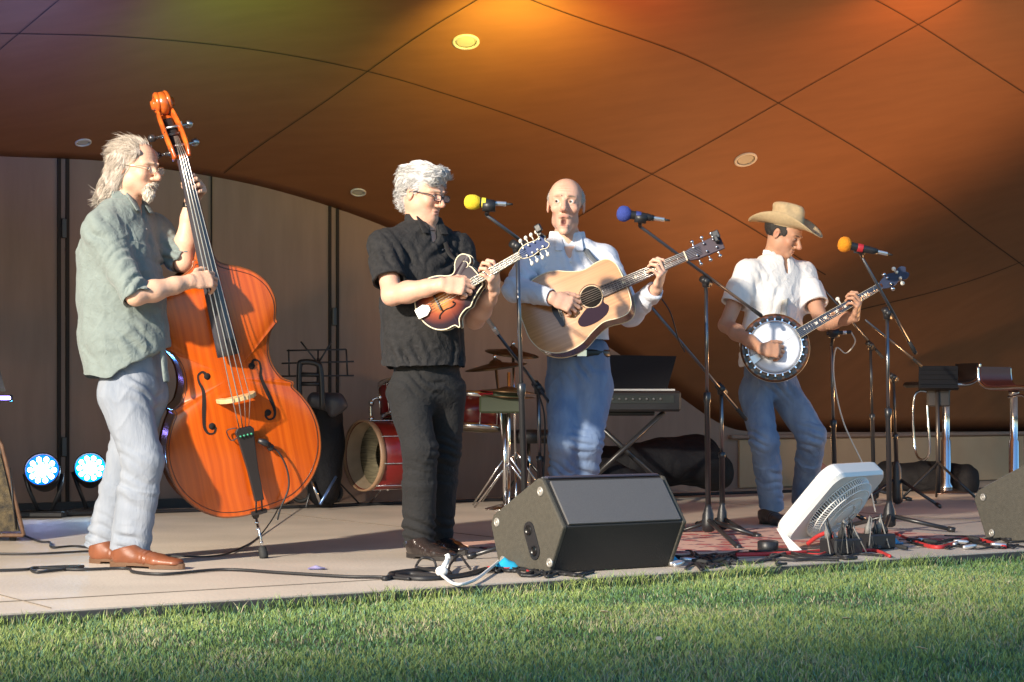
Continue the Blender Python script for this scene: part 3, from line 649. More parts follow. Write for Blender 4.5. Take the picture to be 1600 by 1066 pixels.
par(141, 732, 11.5, .092, V(.2, -.86, .34), 'lit cyan LED par light partly hidden by the bass player leg', (.03, .55, 1.0))
m = MB(); m.box(W(30, 800, 11.3)*V(1, 1, 0)+V(.3, .1, .02), (.75, .10, .035), R3, .01); tagit(m.build('cable_ramp', blackm), 'flat black strip lying on the floor behind the blue lights', 'cable ramp')
# ------------------------------------------------------------------ fan
def fan():
    E = unit(V(.6, .8, 0)); s_, c_ = .67, .742; U = V(.8*s_, -.6*s_, c_); n = V(.8*c_, -.6*c_, -s_)
    B = W(1205, 828, 8.8); wd, hh, th = .52, .42, .085
    root = thing('box_fan', V(B[0], B[1], 0), 'white plastic box fan tilted up on its foot near the banjo player', 'fan')
    C_ = B+E*wd/2+U*hh/2+n*th/2; Rm = np.stack([E, U, n], 1)
    # shell: rounded square frame built as ring prism with a chamfered rim
    o = []; rr = .07
    for cx, cy, a0 in ((1, 1, 0), (-1, 1, 90), (-1, -1, 180), (1, -1, 270)):
        for k in range(7):
            a = math.radians(a0+k*15); o.append((cx*(wd/2-rr)+rr*math.cos(a), cy*(hh/2-rr)+rr*math.sin(a)))
    o = np.array(o); N_ = len(o); ring = [(R_*math.cos(2*math.pi*(k+.5)/N_+0), R_*math.sin(2*math.pi*(k+.5)/N_)) for k in range(N_) for R_ in (.185,)]
    ring = np.array(sorted([tuple(p) for p in ring], key=lambda p: math.atan2(p[1], p[0]))); oo = np.array(sorted([tuple(p) for p in o], key=lambda p: math.atan2(p[1], p[0])))
    P = lambda q, z: C_+q[:, :1]*E+q[:, 1:2]*U+z*n
    lv = [P(ring, -th/2+.01), P(oo*.96, -th/2), P(oo, -th/2+.012), P(oo, th/2-.018), P(oo*.95, th/2), P(ring, th/2-.006)]
    F = []
    for i in range(len(lv)):
        j = (i+1) % len(lv)
        for k in range(N_): F.append((i*N_+k, i*N_+(k+1) % N_, j*N_+(k+1) % N_, j*N_+k))
    m = MB(); m.add(np.vstack(lv), F, 0, False); m.build('frame', whitep, root)
    # domed ribbed grille
    m = MB()
    for k in range(60):
        a = 2*math.pi*k/84; d = E*math.cos(a)+U*math.sin(a)
        pts = [C_+n*(th/2-.004)+d*.186, C_+n*(th/2+.030)+d*.178, C_+n*(th/2+.046)+d*.14, C_+n*(th/2+.050)+d*.055]; m.tube(pts, .0026, 4, caps=False)
    for R_, z in ((.187, -.002), (.180, .027), (.150, .043), (.105, .050), (.06, .052)):
        a = np.linspace(0, 2*math.pi, 49); m.tube([C_+n*(th/2+z)+(E*math.cos(t)+U*math.sin(t))*R_ for t in a], .003, 5, caps=False)
    m.build('grille', whitep, root)
    m = MB(); m.lathe([(.001, th/2+.056), (.045, th/2+.054), (.058, th/2+.048), (.06, .0), (.055, -.02)][::-1], C_, n, 28); m.build('motor_cover', whitep, root)
    for k in range(5):
        a = 2*math.pi*k/5; m = MB(); pts = []
        for rr_ in (.055, .11, .17):
            for da, z in ((-.38, .018), (.38, -.018)): pts.append(C_+(E*math.cos(a+da)+U*math.sin(a+da))*rr_+n*z)
        m.add(pts+[p+n*.002 for p in pts], [(0, 1, 3, 2), (2, 3, 5, 4), (6, 8, 9, 7), (8, 10, 11, 9)], 0, True); m.build('blade', whitep, root)
    m = MB(); m.lathe([(.183, -th/2+.012), (.001, -th/2+.013)], C_, n, 28); m.build('rear_grille', mat('fan_shadow_grey', (.16, .16, .17), .6), root)  # dark grey disc paints the shade inside the fan
    m = MB(); tl = C_+U*(hh/2-.045)+n*(th/2+.001); m.box(tl, (.05, .012, .003), Rm, 0); m.build('name_badge', mat('badge_grey', (.28, .28, .30), .4), root)
    for e0 in (.03, wd-.05):
        f0 = B+E*e0+U*.01; m = MB(); ft = W(1240, 866, 8.62)*V(1, 1, 0)+V(0, 0, .005)+E*(e0-.02)
        s2 = E*.028; a_ = [f0, f0+n*th, ft+V(.03, -.0, .0), ft+V(-.02, 0, .0)]
        m.add([p for p in a_]+[p+s2 for p in a_], [(0, 1, 2, 3), (7, 6, 5, 4), (0, 4, 5, 1), (1, 5, 6, 2), (2, 6, 7, 3), (3, 7, 4, 0)], 0, False); m.build('foot', whitep, root, bevel=.004)
fan()
# ------------------------------------------------------------------ rug
def rug():
    pm = bpy.data.materials.new('rug_weave'); pm.use_nodes = True; N = pm.node_tree.nodes; L = pm.node_tree.links; b = N['Principled BSDF']; b.inputs['Roughness'].default_value = .95
    tc = N.new('ShaderNodeTexCoord'); v = N.new('ShaderNodeTexVoronoi'); v.inputs['Scale'].default_value = 9; n = N.new('ShaderNodeTexNoise'); n.inputs['Scale'].default_value = 25
    L.new(tc.outputs['Object'], v.inputs['Vector']); L.new(tc.outputs['Object'], n.inputs['Vector'])
    r = N.new('ShaderNodeValToRGB'); e = r.color_ramp.elements; e[0].color = (.42, .05, .045, 1); e[1].color = (.60, .35, .26, 1); e[0].position = .25; e[1].position = .6
    x = r.color_ramp.elements.new(.45); x.color = (.5, .10, .08, 1); x = r.color_ramp.elements.new(.53); x.color = (.12, .05, .08, 1)
    a = N.new('ShaderNodeMath'); a.operation = 'ADD'; mu = N.new('ShaderNodeMath'); mu.operation = 'MULTIPLY'; mu.inputs[1].default_value = .5
    L.new(n.outputs['Fac'], mu.inputs[0]); L.new(v.outputs['Distance'], a.inputs[0]); L.new(mu.outputs[0], a.inputs[1]); a2 = N.new('ShaderNodeMath'); a2.operation = 'MULTIPLY'; a2.inputs[1].default_value = .85
    L.new(a.outputs[0], a2.inputs[0]); L.new(a2.outputs[0], r.inputs[0]); L.new(r.outputs[0], b.inputs['Base Color'])
    m = MB(); m.box(st(2.15, 4.2, .006), (2.4, 1.15, .007), R3, .002); o = m.build('rug', pm); tagit(o, 'red patterned rug under the microphone stands and cables', 'rug')
rug()
# ------------------------------------------------------------------ power blocks and cables
def power_block(px, py, w_, label, nplug, seed):
    c = floorpt(px, py); root = thing('power_block', c, label, 'power strip', 'power strips on the stage edge'); R_ = random.Random(seed)
    m = MB(); m.box(c+V(0, .06, .038), (w_, .11, .07), R3, .008); m.build('housing', blackm, root)
    for k in range(nplug):
        f = (k+.5)/nplug-.5; p = c+TD*f*w_*.9+V(0, .06, .073)+SD*R_.uniform(-.03, .03); m = MB(); h = R_.uniform(.035, .075)
        tl = unit(V(R_.uniform(-.25, .25), R_.uniform(-.2, .2), 1)); m.lathe([(.013, 0), (.014, h*.5), (.009, h*.7), (.0045, h), (.004, h+.015)], p, tl, 10)
        t = p+tl*h; q = c+TD*(f*w_*1.3+R_.uniform(-.04, .04))+V(0, -.01, .01); m.tube([t, t+tl*.02, t+tl*.02+V(R_.uniform(-.01, .01), -.012, -.012), q+V(0, -.015, 0)], .003, 6)
        m.build('plug', rubber if k % 3 else mat('plug_grey', (.22, .21, .19), .6), root)
power_block(1318, 868, .17, 'black power box crowded with upright plugs in front of the white fan', 7, 3)
power_block(1372, 860, .16, 'black power strip with plugs at the right side of the fan', 5, 5)
m = MB(); c = floorpt(1200, 862); m.lathe([(.045, 0), (.048, .01), (.048, .045), (.04, .05), (.001, .05)], c, V(0, 0, 1), 20); tagit(m.build('foot_pedal', blackm), 'small round black box on the rug left of the fan foot', 'pedal')
blue = mat('blue_plastic', (.02, .38, .62), .45)
def cloth_scrap(px, py, w_, d_, h_, m_, nm, label, cat, seed=0):
    c = floorpt(px, py); m = MB(); n = 9; g = []
    for i in range(n):
        for j in range(n):
            u, v = i/(n-1)-.5, j/(n-1)-.5; p = c+V(u*w_, v*d_, 0); k = float(vnoise(np.array([[u*3+seed, v*3, seed*1.7]]), 2)[0]); p[2] = .006+h_*max(0, (1-2.2*abs(u))*(1-2.2*abs(v)))+h_*.4*max(k, 0); p[0] += .01*k; g.append(p)
    top = np.array(g); F = [(i*n+j, (i+1)*n+j, (i+1)*n+j+1, i*n+j+1) for i in range(n-1) for j in range(n-1)]; k = n*n
    F2 = [tuple(k+i for i in f[::-1]) for f in F]; m.add(np.vstack([top, top-V(0, 0, .003)]), F+F2); tagit(m.build(nm, m_), label, cat)
cloth_scrap(790, 890, .12, .10, .045, blue, 'blue_connector', 'bright blue connector cover in the cables left of the black floor monitor', 'connector', 1)
cloth_scrap(1392, 850, .10, .10, .045, blue, 'blue_connector', 'bright blue connector cover right of the power box', 'connector', 2)
cloth_scrap(1048, 880, .06, .06, .05, blue, 'blue_connector', 'small blue connector cover at the right end of the floor monitor', 'connector', 4)
cloth_scrap(496, 890, .075, .05, .012, mat('foil_scrap', (.45, .45, .75), .3, .3), 'plastic_scrap', 'crumpled shiny plastic scrap on the bare stage floor', 'scrap', 3)
def fc(px, py, z=.008): p = floorpt(px, py); p[2] = z; return p
def floor_cable(pts, label, r=.0055, m_=None, group='cables lying on the stage floor'):
    return cable('floor_cable', [fc(*p) if len(p) == 2 else fc(p[0], p[1], p[2]) for p in pts], r, m_ or cable_m, label, 'cable', group)
floor_cable([(-20, 868), (60, 868), (150, 864), (175, 870)], 'thin black cable running in from the left edge to the brown shoes')
floor_cable([(36, 838), (60, 848), (78, 850), (82, 858), (120, 856), (160, 862)], 'black cable from the worn gold grille speaker')
floor_cable([(-20, 895), (40, 893), (60, 890), (130, 888), (60, 897), (55, 890), (120, 893), (195, 891), (210, 897), (260, 900), (350, 893), (440, 898), (540, 904), (600, 905), (640, 908)], 'long black cable crossing the stage front from left edge to coiled cables', r=.0065)
floor_cable([(260, 872), (330, 872), (370, 862), (410, 835), (440, 800, .08), (447, 770, .25)], 'thin black cable rising from the floor to the double bass tailpiece', r=.004)
floor_cable([(600, 908), (640, 900), (700, 905), (690, 893), (640, 896), (610, 902), (660, 908), (720, 903), (760, 893)], 'coiled bundle of black cable on the stage edge below the black boots', r=.012)
cable('floor_cable', [fc(690, 902, .02), fc(655, 895, .02), W(650, 885, 7.95), W(660, 872, 7.95), W(678, 876, 7.95), W(683, 895, 7.85), fc(690, 905, .02)], .0055, cable_m, 'black cable standing up in a small round loop on the stage edge', 'cable', 'cables lying on the stage floor')
cable('floor_cable', [fc(700, 900, .02), W(705, 880, 7.8), W(718, 868, 7.9), W(728, 880, 7.8), fc(735, 897, .02)], .0055, cable_m, 'black cable arching up beside the white plug', 'cable', 'cables lying on the stage floor')
cable('floor_cable', [fc(690, 907, .02), fc(712, 918, .012), fc(740, 913, .014), fc(765, 897, .02), fc(780, 888, .03)], .0065, whitep, 'white cable curving from the white plug to the blue connector', 'cable', 'cables lying on the stage floor')
m = MB(); c = fc(690, 905, .03); m.ball(c, (.024, .021, .021), 18); m.lathe([(.012, 0), (.009, .05)], c, V(.4, .3, .8), 12); tagit(m.build('white_plug', whitep), 'round white plug on the stage edge left of the floor monitor', 'plug')
m = MB(); c = W(700, 873, 7.9); m.ball(c, (.012, .012, .022), 14); m.tube([c, fc(700, 896, .01)], .005, 6); tagit(m.build('white_plug', whitep), 'small pale bulb shaped plug standing above the cable coil', 'plug')
RC = random.Random(4)
names_ = ['left of the floor monitor', 'at the right end of the floor monitor', 'between the floor monitor and the fan', 'right of the fan near the right monitor']
for k in range(30):
    reg = [(735, 850, 888, 905), (1040, 1110, 862, 893), (1060, 1300, 864, 884), (1370, 1560, 842, 868)][k % 4]
    x = RC.uniform(reg[0], reg[1]-20); pts = []; yb = RC.uniform(reg[2]+3, reg[3]-3)
    slope = -.055
    for j in range(7):
        x += RC.uniform(5, (reg[1]-reg[0])/5); yy = yb+RC.uniform(-5, 5); pts.append((x, yy-(x-reg[0])*.0))
    red = k % 14 == 2
    floor_cable(pts, ('red' if red else 'black')+' cable in the tangle '+names_[k % 4], r=RC.choice([.005, .006, .008]), m_=mat('cable_red', (.45, .03, .03), .5) if red else cable_m, group=('red' if red else 'black')+' tangled cables '+names_[k % 4])
cable('floor_cable', [W(1262, 850, 8.8), W(1278, 838, 8.75), W(1296, 832, 8.7), W(1300, 840, 8.65), fc(1290, 862), fc(1220, 868), fc(1150, 870)], .010, mat('cable_red', (.45, .03, .03), .5), 'thick red cable curling over the black power box beside the fan', 'cable', 'cables lying on the stage floor')
for k in range(16):
    px = RC.uniform(1050, 1130) if k < 6 else RC.uniform(1400, 1570); py = RC.uniform(874, 888) if k < 6 else RC.uniform(846, 862)
    c = fc(px, py, .016); a = RC.uniform(0, 3.1); d = V(math.cos(a), math.sin(a), .1); m = MB(); m.lathe([(.008, -.03), (.010, -.02), (.010, .02), (.006, .04)], c, d, 10)
    wher = 'at the right end of the floor monitor' if k < 6 else 'near the right floor monitor'
    tagit(m.build('cable_connector', mat('connector_silver', (.78, .78, .78), .3, .8) if k % 2 else rubber), ('silver' if k % 2 else 'black')+' cable plug lying in the tangle '+wher, 'connector', ('silver' if k % 2 else 'black')+' plugs '+wher)
cable('floor_cable', [fc(1400, 838), fc(1430, 850), fc(1470, 858), fc(1520, 845), fc(1570, 858)], .011, mat('cable_red', (.45, .03, .03), .5), 'red cable on the floor left of the right floor monitor', 'cable', 'cables lying on the stage floor')
cable('floor_cable', [st(-1.2, .35, .01), st(1, .5, .01), st(3, .45, .01), st(5, .6, .01), st(7.4, .7, .01)], .012, cable_m, 'long black cable lying along the foot of the rear wall', 'cable', 'cables lying on the stage floor')
# ------------------------------------------------------------------ drums and back line
redm = mat('drum_red', (.17, .008, .008), .3, coat=.3, noise=.2, nscale=4)
hoopm = mat('drum_hoop', (.36, .22, .13), .4)
headm = mat('drum_head', (.62, .52, .36), .5)
brass = mat('cymbal_bronze', (.13, .075, .035), .45, .7, noise=.3, nscale=30)
def drum(c, ax, r, L, label, nm, hollow=False, front=True):
    root = thing(nm, c, label, 'drum', 'red drum kit drums'); ax = unit(ax)
    if hollow:
        m = MB(); m.lathe([(r*.97, 0), (r, 0), (r, L), (r*.97, L), (r*.97, 0)], c, ax, 40); m.build('shell', redm, root)
        m = MB(); m.lathe([(r*.965, 0.002), (r*.965, L)], c, ax, 40, caps=False); m.build('inside', mat('drum_inside', (.50, .38, .26), .6, noise=.3, nscale=8), root)
        m = MB(); m.lathe([(r*.5, .16), (r*.92, .10), (r*.95, .22), (r*.5, .26)], c+V(0, 0, -.0), ax, 24, caps=False); m.build('damping_pad', mat('pad_wood', (.30, .26, .16), .8, color2=(.12, .10, .06), nscale=14, stretch=(1, 1, 8)), root)
        m = MB(); m.lathe([(r*.97, L-.004), (.001, L-.003)], c, ax, 40); m.build('batter_head', headm, root)
    else:
        m = MB(); m.lathe([(r, 0), (r, L)], c, ax, 36); m.build('shell', redm, root)
        m = MB(); m.lathe([(.001, -.004), (r*.99, -.004), (r*.99, .002)], c, ax, 36); m.build('drum_head', headm, root); m = MB(); m.lathe([(r*.99, L-.002), (r*.99, L+.004), (.001, L+.004)], c, ax, 36); m.build('drum_head', headm, root)
    for h in (0, L):
        m = MB(); m.lathe([(r*.985, h-.018), (r*1.035, h-.018), (r*1.035, h+.018), (r*.985, h+.018), (r*.985, h-.018)], c, ax, 40); m.build('hoop', hoopm if hollow else chrome, root)
    u = unit(np.cross(ax, V(0, 0, 1)) if abs(ax[2]) < .9 else V(1, 0, 0)); v = np.cross(ax, u)
    for k in range(8):
        a = 2*math.pi*k/8+.2; d = u*math.cos(a)+v*math.sin(a); m = MB(); m.tube([c+d*r*1.03+ax*.01, c+d*r*1.03+ax*(L-.01)], .004, 6); m.ball(c+d*r*1.03+ax*L*.5, (.012,)*3, 8); m.build('tension_lug', chrome, root)
    return root, u, v
bd = W(569, 712, 12.3); axd = unit(V(.80, .60, 0)); r_, u_, v_ = drum(bd, axd, .222, .42, 'red bass drum with its front head missing, open shell facing left', 'bass_drum', True)
for sx, sy in ((-.14, .34), (.16, .34)):
    p = bd+axd*sy+u_*sx*1.1+V(0, 0, -.13); f = bd+axd*(sy-.12)+u_*sx*2.0; f = V(f[0], f[1], .01); m = MB(); m.tube([p, f], [.007, .006], 8); m.build('spur', chrome, r_)
tm = W(627, 665, 12.5); drum(W(628, 652, 12.5), V(-.1, .25, 1), .135, .22, 'red rack tom above the bass drum, partly hidden by the mandolin player', 'rack_tom')
def arm():
    root = thing('tom_holder', W(578, 660, 12.5), 'bent chrome tom holder arm on top of the bass drum', 'drum hardware')
    m = MB(); m.tube(smooth_path([W(580, 668, 12.5), W(579, 640, 12.5), W(580, 628, 12.5), W(592, 621, 12.5), W(612, 622, 12.5)], 6), .011, 10); m.build('arm', chrome, root)
    for x, y in ((580, 655), (580, 630), (594, 621)):
        m = MB(); m.ball(W(x, y, 12.49), (.02, .02, .022), 12); m.build('wing_nut', chrome, root)
arm()
drum(W(742, 668, 12.8), V(.05, .1, 1), .17, .21, 'red floor tom standing right of the mandolin player legs', 'floor_tom')
m = MB(); o_ = smooth_path([(-.14, 0), (-.1, .05), (0, .035), (.06, .06), (.14, .02), (.16, -.04), (.02, -.05)], 4, True); m.prism(o_, 0, .02, W(742, 617, 12.7), V(1, 0, 0), V(0, 1, .2), V(0, -.2, 1)); tagit(m.build('red_cloth', mat('red_cloth', (.5, .015, .03), .8)), 'crumpled red cloth lying on top of the floor tom', 'cloth')
def cymbal(c, n, r, base, label):
    root = thing('cymbal_stand', base, label, 'cymbal', 'cymbals of the drum kit'); n = unit(n)
    m = MB(); m.lathe([(r, 0), (r*.6, .014), (r*.22, .028), (r*.18, .04), (r*.08, .052), (.006, .054)], c, n, 40); m.lathe([(r, -.0015), (r*.6, .012), (r*.2, .026), (.006, .05)], c, n, 40); m.build('cymbal', brass, root)
    m = MB(); m.tube([base+V(0, 0, .15), c+n*.05], .010, 10); m.lathe([(.012, 0), (.012, .03), (.004, .032)], c+n*.05, n, 10); m.build('pole', chrome, root)
    for a in (30, 150, 270):
        m = MB(); f = base+V(math.cos(math.radians(a))*.26, math.sin(math.radians(a))*.26, .01); m.tube([base+V(0, 0, .35), f], .007, 8); m.build('leg', chrome, root)
def fl(px, Y): p = W(px, 600, Y); p[2] = 0; return p
cymbal(W(775, 574, 12.3), V(-.12, -.10, 1), .20, fl(793, 12.3), 'larger dark bronze cymbal, nearer and lower of the two behind the drum kit')
cymbal(W(800, 553, 12.7), V(.12, -.16, 1), .18, fl(806, 12.75), 'bronze cymbal behind and above the nearer one, right of the mandolin player')
def hihat():
    root = thing('hi_hat', fl(795, 12.0), 'pair of small bronze hi hat cymbals on a chrome stand', 'cymbal'); c = W(795, 612, 12.0)
    for z in (0, -.03):
        m = MB(); m.lathe([(.17, 0), (.08, .012 if z == 0 else -.012), (.03, .03 if z == 0 else -.03), (.006, .032 if z == 0 else -.032)], c+V(0, 0, z), V(.06, -.04, 1), 32); m.build('cymbal', brass, root)
    m = MB(); m.tube([fl(795, 12.0), c+V(0, 0, .12)], .011, 10); m.build('pole', chrome, root)
    for a in (30, 150, 270):
        m = MB(); b = fl(795, 12.0); m.tube([b+V(0, 0, .3), b+V(math.cos(math.radians(a))*.25, math.sin(math.radians(a))*.25, .01)], .007, 8); m.build('leg', chrome, root)
hihat()
def pad():
    root = thing('percussion_pad', fl(783, 12.0), 'dark olive electronic percussion box on a chrome post behind the boom stands', 'percussion pad'); c = W(783, 632, 12.0)
    m = MB(); m.box(c, (.27, .2, .11), None, .012); m.box(c+V(.03, 0, .065), (.16, .16, .05), None, .01); m.build('housing', mat('olive_box', (.035, .045, .022), .6), root)
    m = MB(); m.tube([fl(790, 12.02), c-V(-.02, -.02, .06)], .016, 10); m.lathe([(.13, 0), (.13, .012), (.02, .04)], fl(790, 12.02), V(0, 0, 1), 20); m.build('post', chrome, root)
pad()
def throne():
    b = fl(826, 12.9); root = thing('drum_throne', b, 'round black drum stool behind the guitarist legs', 'stool'); m = MB(); m.lathe([(.001, .40), (.15, .40), (.17, .43), (.165, .475), (.14, .49), (.001, .49)], b, V(0, 0, 1), 30); m.build('seat', blackm, root)
    m = MB(); m.tube([b+V(0, 0, .1), b+V(0, 0, .41)], .013, 10); m.build('post', chrome, root)
    for a in (20, 140, 260):
        m = MB(); m.tube([b+V(0, 0, .28), b+V(math.cos(math.radians(a))*.24, math.sin(math.radians(a))*.24, .01)], .01, 8); m.build('leg', blackmetal, root)
throne()
def keyboard():
    b = fl(980, 12.6); root = thing('keyboard', b, 'black electronic keyboard on an X stand behind the guitarist, carrying a wide music desk', 'keyboard')
    c = W(975, 627, 12.5); X = unit(V(1, .12, 0)); Yd = V(-X[1], X[0], 0); Rk = np.stack([X, Yd, V(0, 0, 1)], 1)
    m = MB(); m.box(c, (.70, .30, .135), Rk, .015); m.build('case', blackm, root)
    m = MB(); m.box(c+V(.03, .03, .07)-Yd*.0+Yd*.17*0, (.60, .11, .02), Rk, .003); m.build('keys', mat('key_white', (.6, .6, .58), .3), root)
    m = MB(); m.box(c+X*.05-Yd*.153+V(0, 0, .012), (.5, .006, .05), Rk, 0); m.build('control_strip', mat('strip_dark', (.03, .035, .035), .25), root)
    for k in range(9):
        m = MB(); m.lathe([(.008, 0), (.007, .012), (.001, .012)], c+X*(-.15+k*.045)-Yd*.156+V(0, 0, .014), -Yd, 8); m.build('knob', mat('knob_grey', (.10, .11, .12), .4), root)
    o = [(-.36, 0), (.29, 0), (.36, .235), (-.36, .245)]; m = MB(); m.prism(o, 0, .012, c+V(-.0, .10, .07), X, unit(V(0, .25, 1)), -Yd); m.build('music_desk', mat('desk_black', (.007, .007, .008), .6, spec=.25), root)
    for sg in (-1, 1):
        m = MB(); m.tube([c+X*sg*.26+V(0, -.06*sg, -.07), c-X*sg*.30+V(0, -.06*sg, -.6+.02)], .017, 8); m.build('stand_bar', blackmetal, root)
    m = MB(); m.box(c+V(0, 0, -.08), (.4, .08, .03), Rk, .01); m.build('stand_bracket', blackmetal, root)
keyboard()
# soft black bags
def bag(name, stations, label, h=.008, cat='bag', mt=None, lumps=.02):
    P = np.array([s[0] for s in stations]); rr = max(max(s[1]) if not np.isscalar(s[1]) else s[1] for s in stations)+.05
    F = Field(P.min(0)-rr, P.max(0)+rr, h)
    for (a, ra, sd), (b, rb, _) in zip(stations[:-1], stations[1:]): F.cone(a, b, ra, rb, sd, .03)
    F.cut(V(0, 0, .008), V(0, 0, -1), .01); me = F.mesh(name); displace(me, lambda p, n: lumps*vnoise(p*5)+lumps*.5*np.abs(vnoise(p*13, 2)))
    me.materials.append(mt or mat('nylon_black', (.008, .008, .010), .7, spec=.2, bump=.4, bscale=40)); o = link(name, me); tagit(o, label, cat, 'soft black bags at the back of the stage'); return o
Y_ = V(0, 1, 0)
bag('gig_bag', [(W(945, 735, 13.2), (.14, .16), Y_), (W(990, 728, 13.2), (.15, .16), Y_), (W(1040, 722, 13.3), (.17, .16), Y_), (W(1085, 720, 13.4), (.2, .16), Y_), (W(1118, 738, 13.5), (.13, .13), Y_)], 'long low black gig bag on the floor under the keyboard')
bag('gig_bag', [(W(905, 742, 12.6), (.10, .1), Y_), (W(950, 745, 12.6), (.11, .1), Y_), (W(985, 750, 12.6), (.07, .08), Y_)], 'smaller black bag on the floor directly behind the guitarist legs')
bag('gig_bag', [(W(1385, 748, 14.6), (.08, .12), Y_), (W(1440, 750, 14.5), (.09, .14), Y_), (W(1510, 755, 14.3), (.09, .14), Y_)], 'flat black bag on the floor behind the stool pole')
m = MB(); m.prism([(0, 0), (.30, .0), (.27, .07), (.05, .26), (0, .2)], 0, .05, W(1245, 752, 14.2), V(1, 0, 0), V(0, .1, 1), V(0, 1, 0)); tagit(m.build('shadow_wedge', mat('shadow_maroon', (.10, .035, .03), .6)), 'dark maroon wedge in place of the triangular shadow behind the banjo player legs', 'case')  # solid dark wedge stands in for a shadow on the knee wall
def trolley():
    b = fl(515, 12.2); root = thing('bag_trolley', b, 'black soft bag standing on a wheeled trolley between the double bass and bass drum', 'trolley bag')
    F = Field(W(440, 800, 12.2)-V(0, .35, .1), W(575, 560, 12.2)+V(0, .35, .1), .009)
    for (a, ra), (b_, rb) in zip([(W(505, 770, 12.25), (.10, .11)), (W(510, 690, 12.25), (.12, .12)), (W(508, 640, 12.25), (.11, .12))][:-1], [(W(510, 690, 12.25), (.12, .12)), (W(508, 640, 12.25), (.11, .12))]): F.cone(a, b_, ra, rb, V(1, 0, 0), .02)
    me = F.mesh('bag_body'); displace(me, lambda p, n: .012*vnoise(p*6)+.006*np.abs(vnoise(p*14, 2))); me.materials.append(mat('nylon_black', (.008, .008, .010), .7, spec=.2)); link('bag_body', me, root)
    F = Field(W(440, 700, 12.1)-V(0, .35, .1), W(580, 560, 12.1)+V(0, .35, .1), .008); F.cone(W(490, 625, 12.1), W(528, 630, 12.1), (.05, .04), (.065, .045), V(0, 0, 1), .03); F.cone(W(528, 630, 12.1), W(520, 645, 12.1), (.065, .04), (.03, .04), V(0, 0, 1), .03)
    me = F.mesh('bag_flap'); me.materials.append(mat('nylon_grey', (.035, .035, .045), .5)); link('bag_flap', me, root)
    hx = [W(468, 640, 12.0), W(468, 575, 12.0), W(473, 566, 12.0), W(494, 568, 12.0), W(501, 580, 12.0), W(504, 640, 12.0)]
    m = MB(); m.tube(smooth_path(hx, 6), .018, 8); m.tube([W(470, 600, 12.0), W(503, 600, 12.0)], .014, 8); m.tube([W(469, 585, 12.0), W(502, 586, 12.0)], .014, 8); m.build('handle', blackm, root)
    m = MB(); m.tube([W(525, 745, 12.1), W(500, 788, 11.95)], .009, 8); m.build('leg', mat('blue_steel', (.15, .25, .5), .3, .8), root)
    m = MB(); m.tube([W(486, 750, 12.1), W(500, 785, 12.1)], .009, 8); m.build('leg', chrome, root)
    for x in (470, 520):
        m = MB(); c = W(x, 770, 12.3); a = np.linspace(0, 2*math.pi, 25); m.tube([c+V(math.cos(t)*.055, 0, math.sin(t)*.055) for t in a], .013, 8, caps=False); m.build('wheel', rubber, root)
trolley()
def wire_stand():
    b = fl(497, 12.4); root = thing('music_stand', b, 'folding black wire music stand behind the double bass', 'music stand', 'music stands'); Yk = 12.4; r = .006
    m = MB()
    for a_, c_ in (((448, 548), (541, 546)), ((440, 568), (553, 565)), ((440, 588), (553, 587)), ((451, 546), (452, 588)), ((541, 546), (543, 587)), ((497, 546), (497, 588)), ((470, 534), (497, 568)), ((518, 534), (497, 568))): m.tube([W(*a_, Yk), W(*c_, Yk)], r, 6)
    m.build('desk', blackmetal, root); m = MB(); m.tube([b+V(0, 0, .2), W(497, 560, Yk)], .010, 8); m.build('pole', blackmetal, root)
    for a in (20, 140, 260):
        m = MB(); m.tube([b+V(0, 0, .3), b+V(math.cos(math.radians(a))*.28, math.sin(math.radians(a))*.28, .01)], .006, 6); m.build('leg', blackmetal, root)
wire_stand()
def plate_stand():
    Yk = 13.2; b = fl(1466, Yk); root = thing('music_stand', b, 'solid black music stand with ribbed desk behind the chrome bar stool', 'music stand', 'music stands')
    X = V(1, 0, 0); U = unit(V(.08, .35, 1)); n = unit(np.cross(X, U)); c = W(1466, 590, Yk); Rk = np.stack([X, U, n], 1)
    m = MB(); m.box(c, (.27, .17, .008), Rk, .002)
    for k in range(4): m.box(c+U*(-.05+.035*k)+n*.006, (.25, .006, .006), Rk, 0)
    m.box(c-U*.09+n*.02, (.27, .006, .045), Rk, 0); m.build('desk', mat('desk_black', (.007, .007, .008), .6, spec=.25), root)
    m = MB(); m.box(W(1466, 622, Yk+.05), (.16, .03, .12), None, .01); m.build('bracket', blackm, root)
    m = MB(); m.tube([b+V(0, 0, .05), c-V(0, -.03, .03)], .014, 8); m.build('pole', blackmetal, root)
    for a in (200, 320, 80):
        m = MB(); m.tube([b+V(0, 0, .26), b+V(math.cos(math.radians(a))*.30, math.sin(math.radians(a))*.30, .01)], .009, 6); m.build('leg', blackmetal, root)
plate_stand()
bh = W(1403, 600, 13.4)
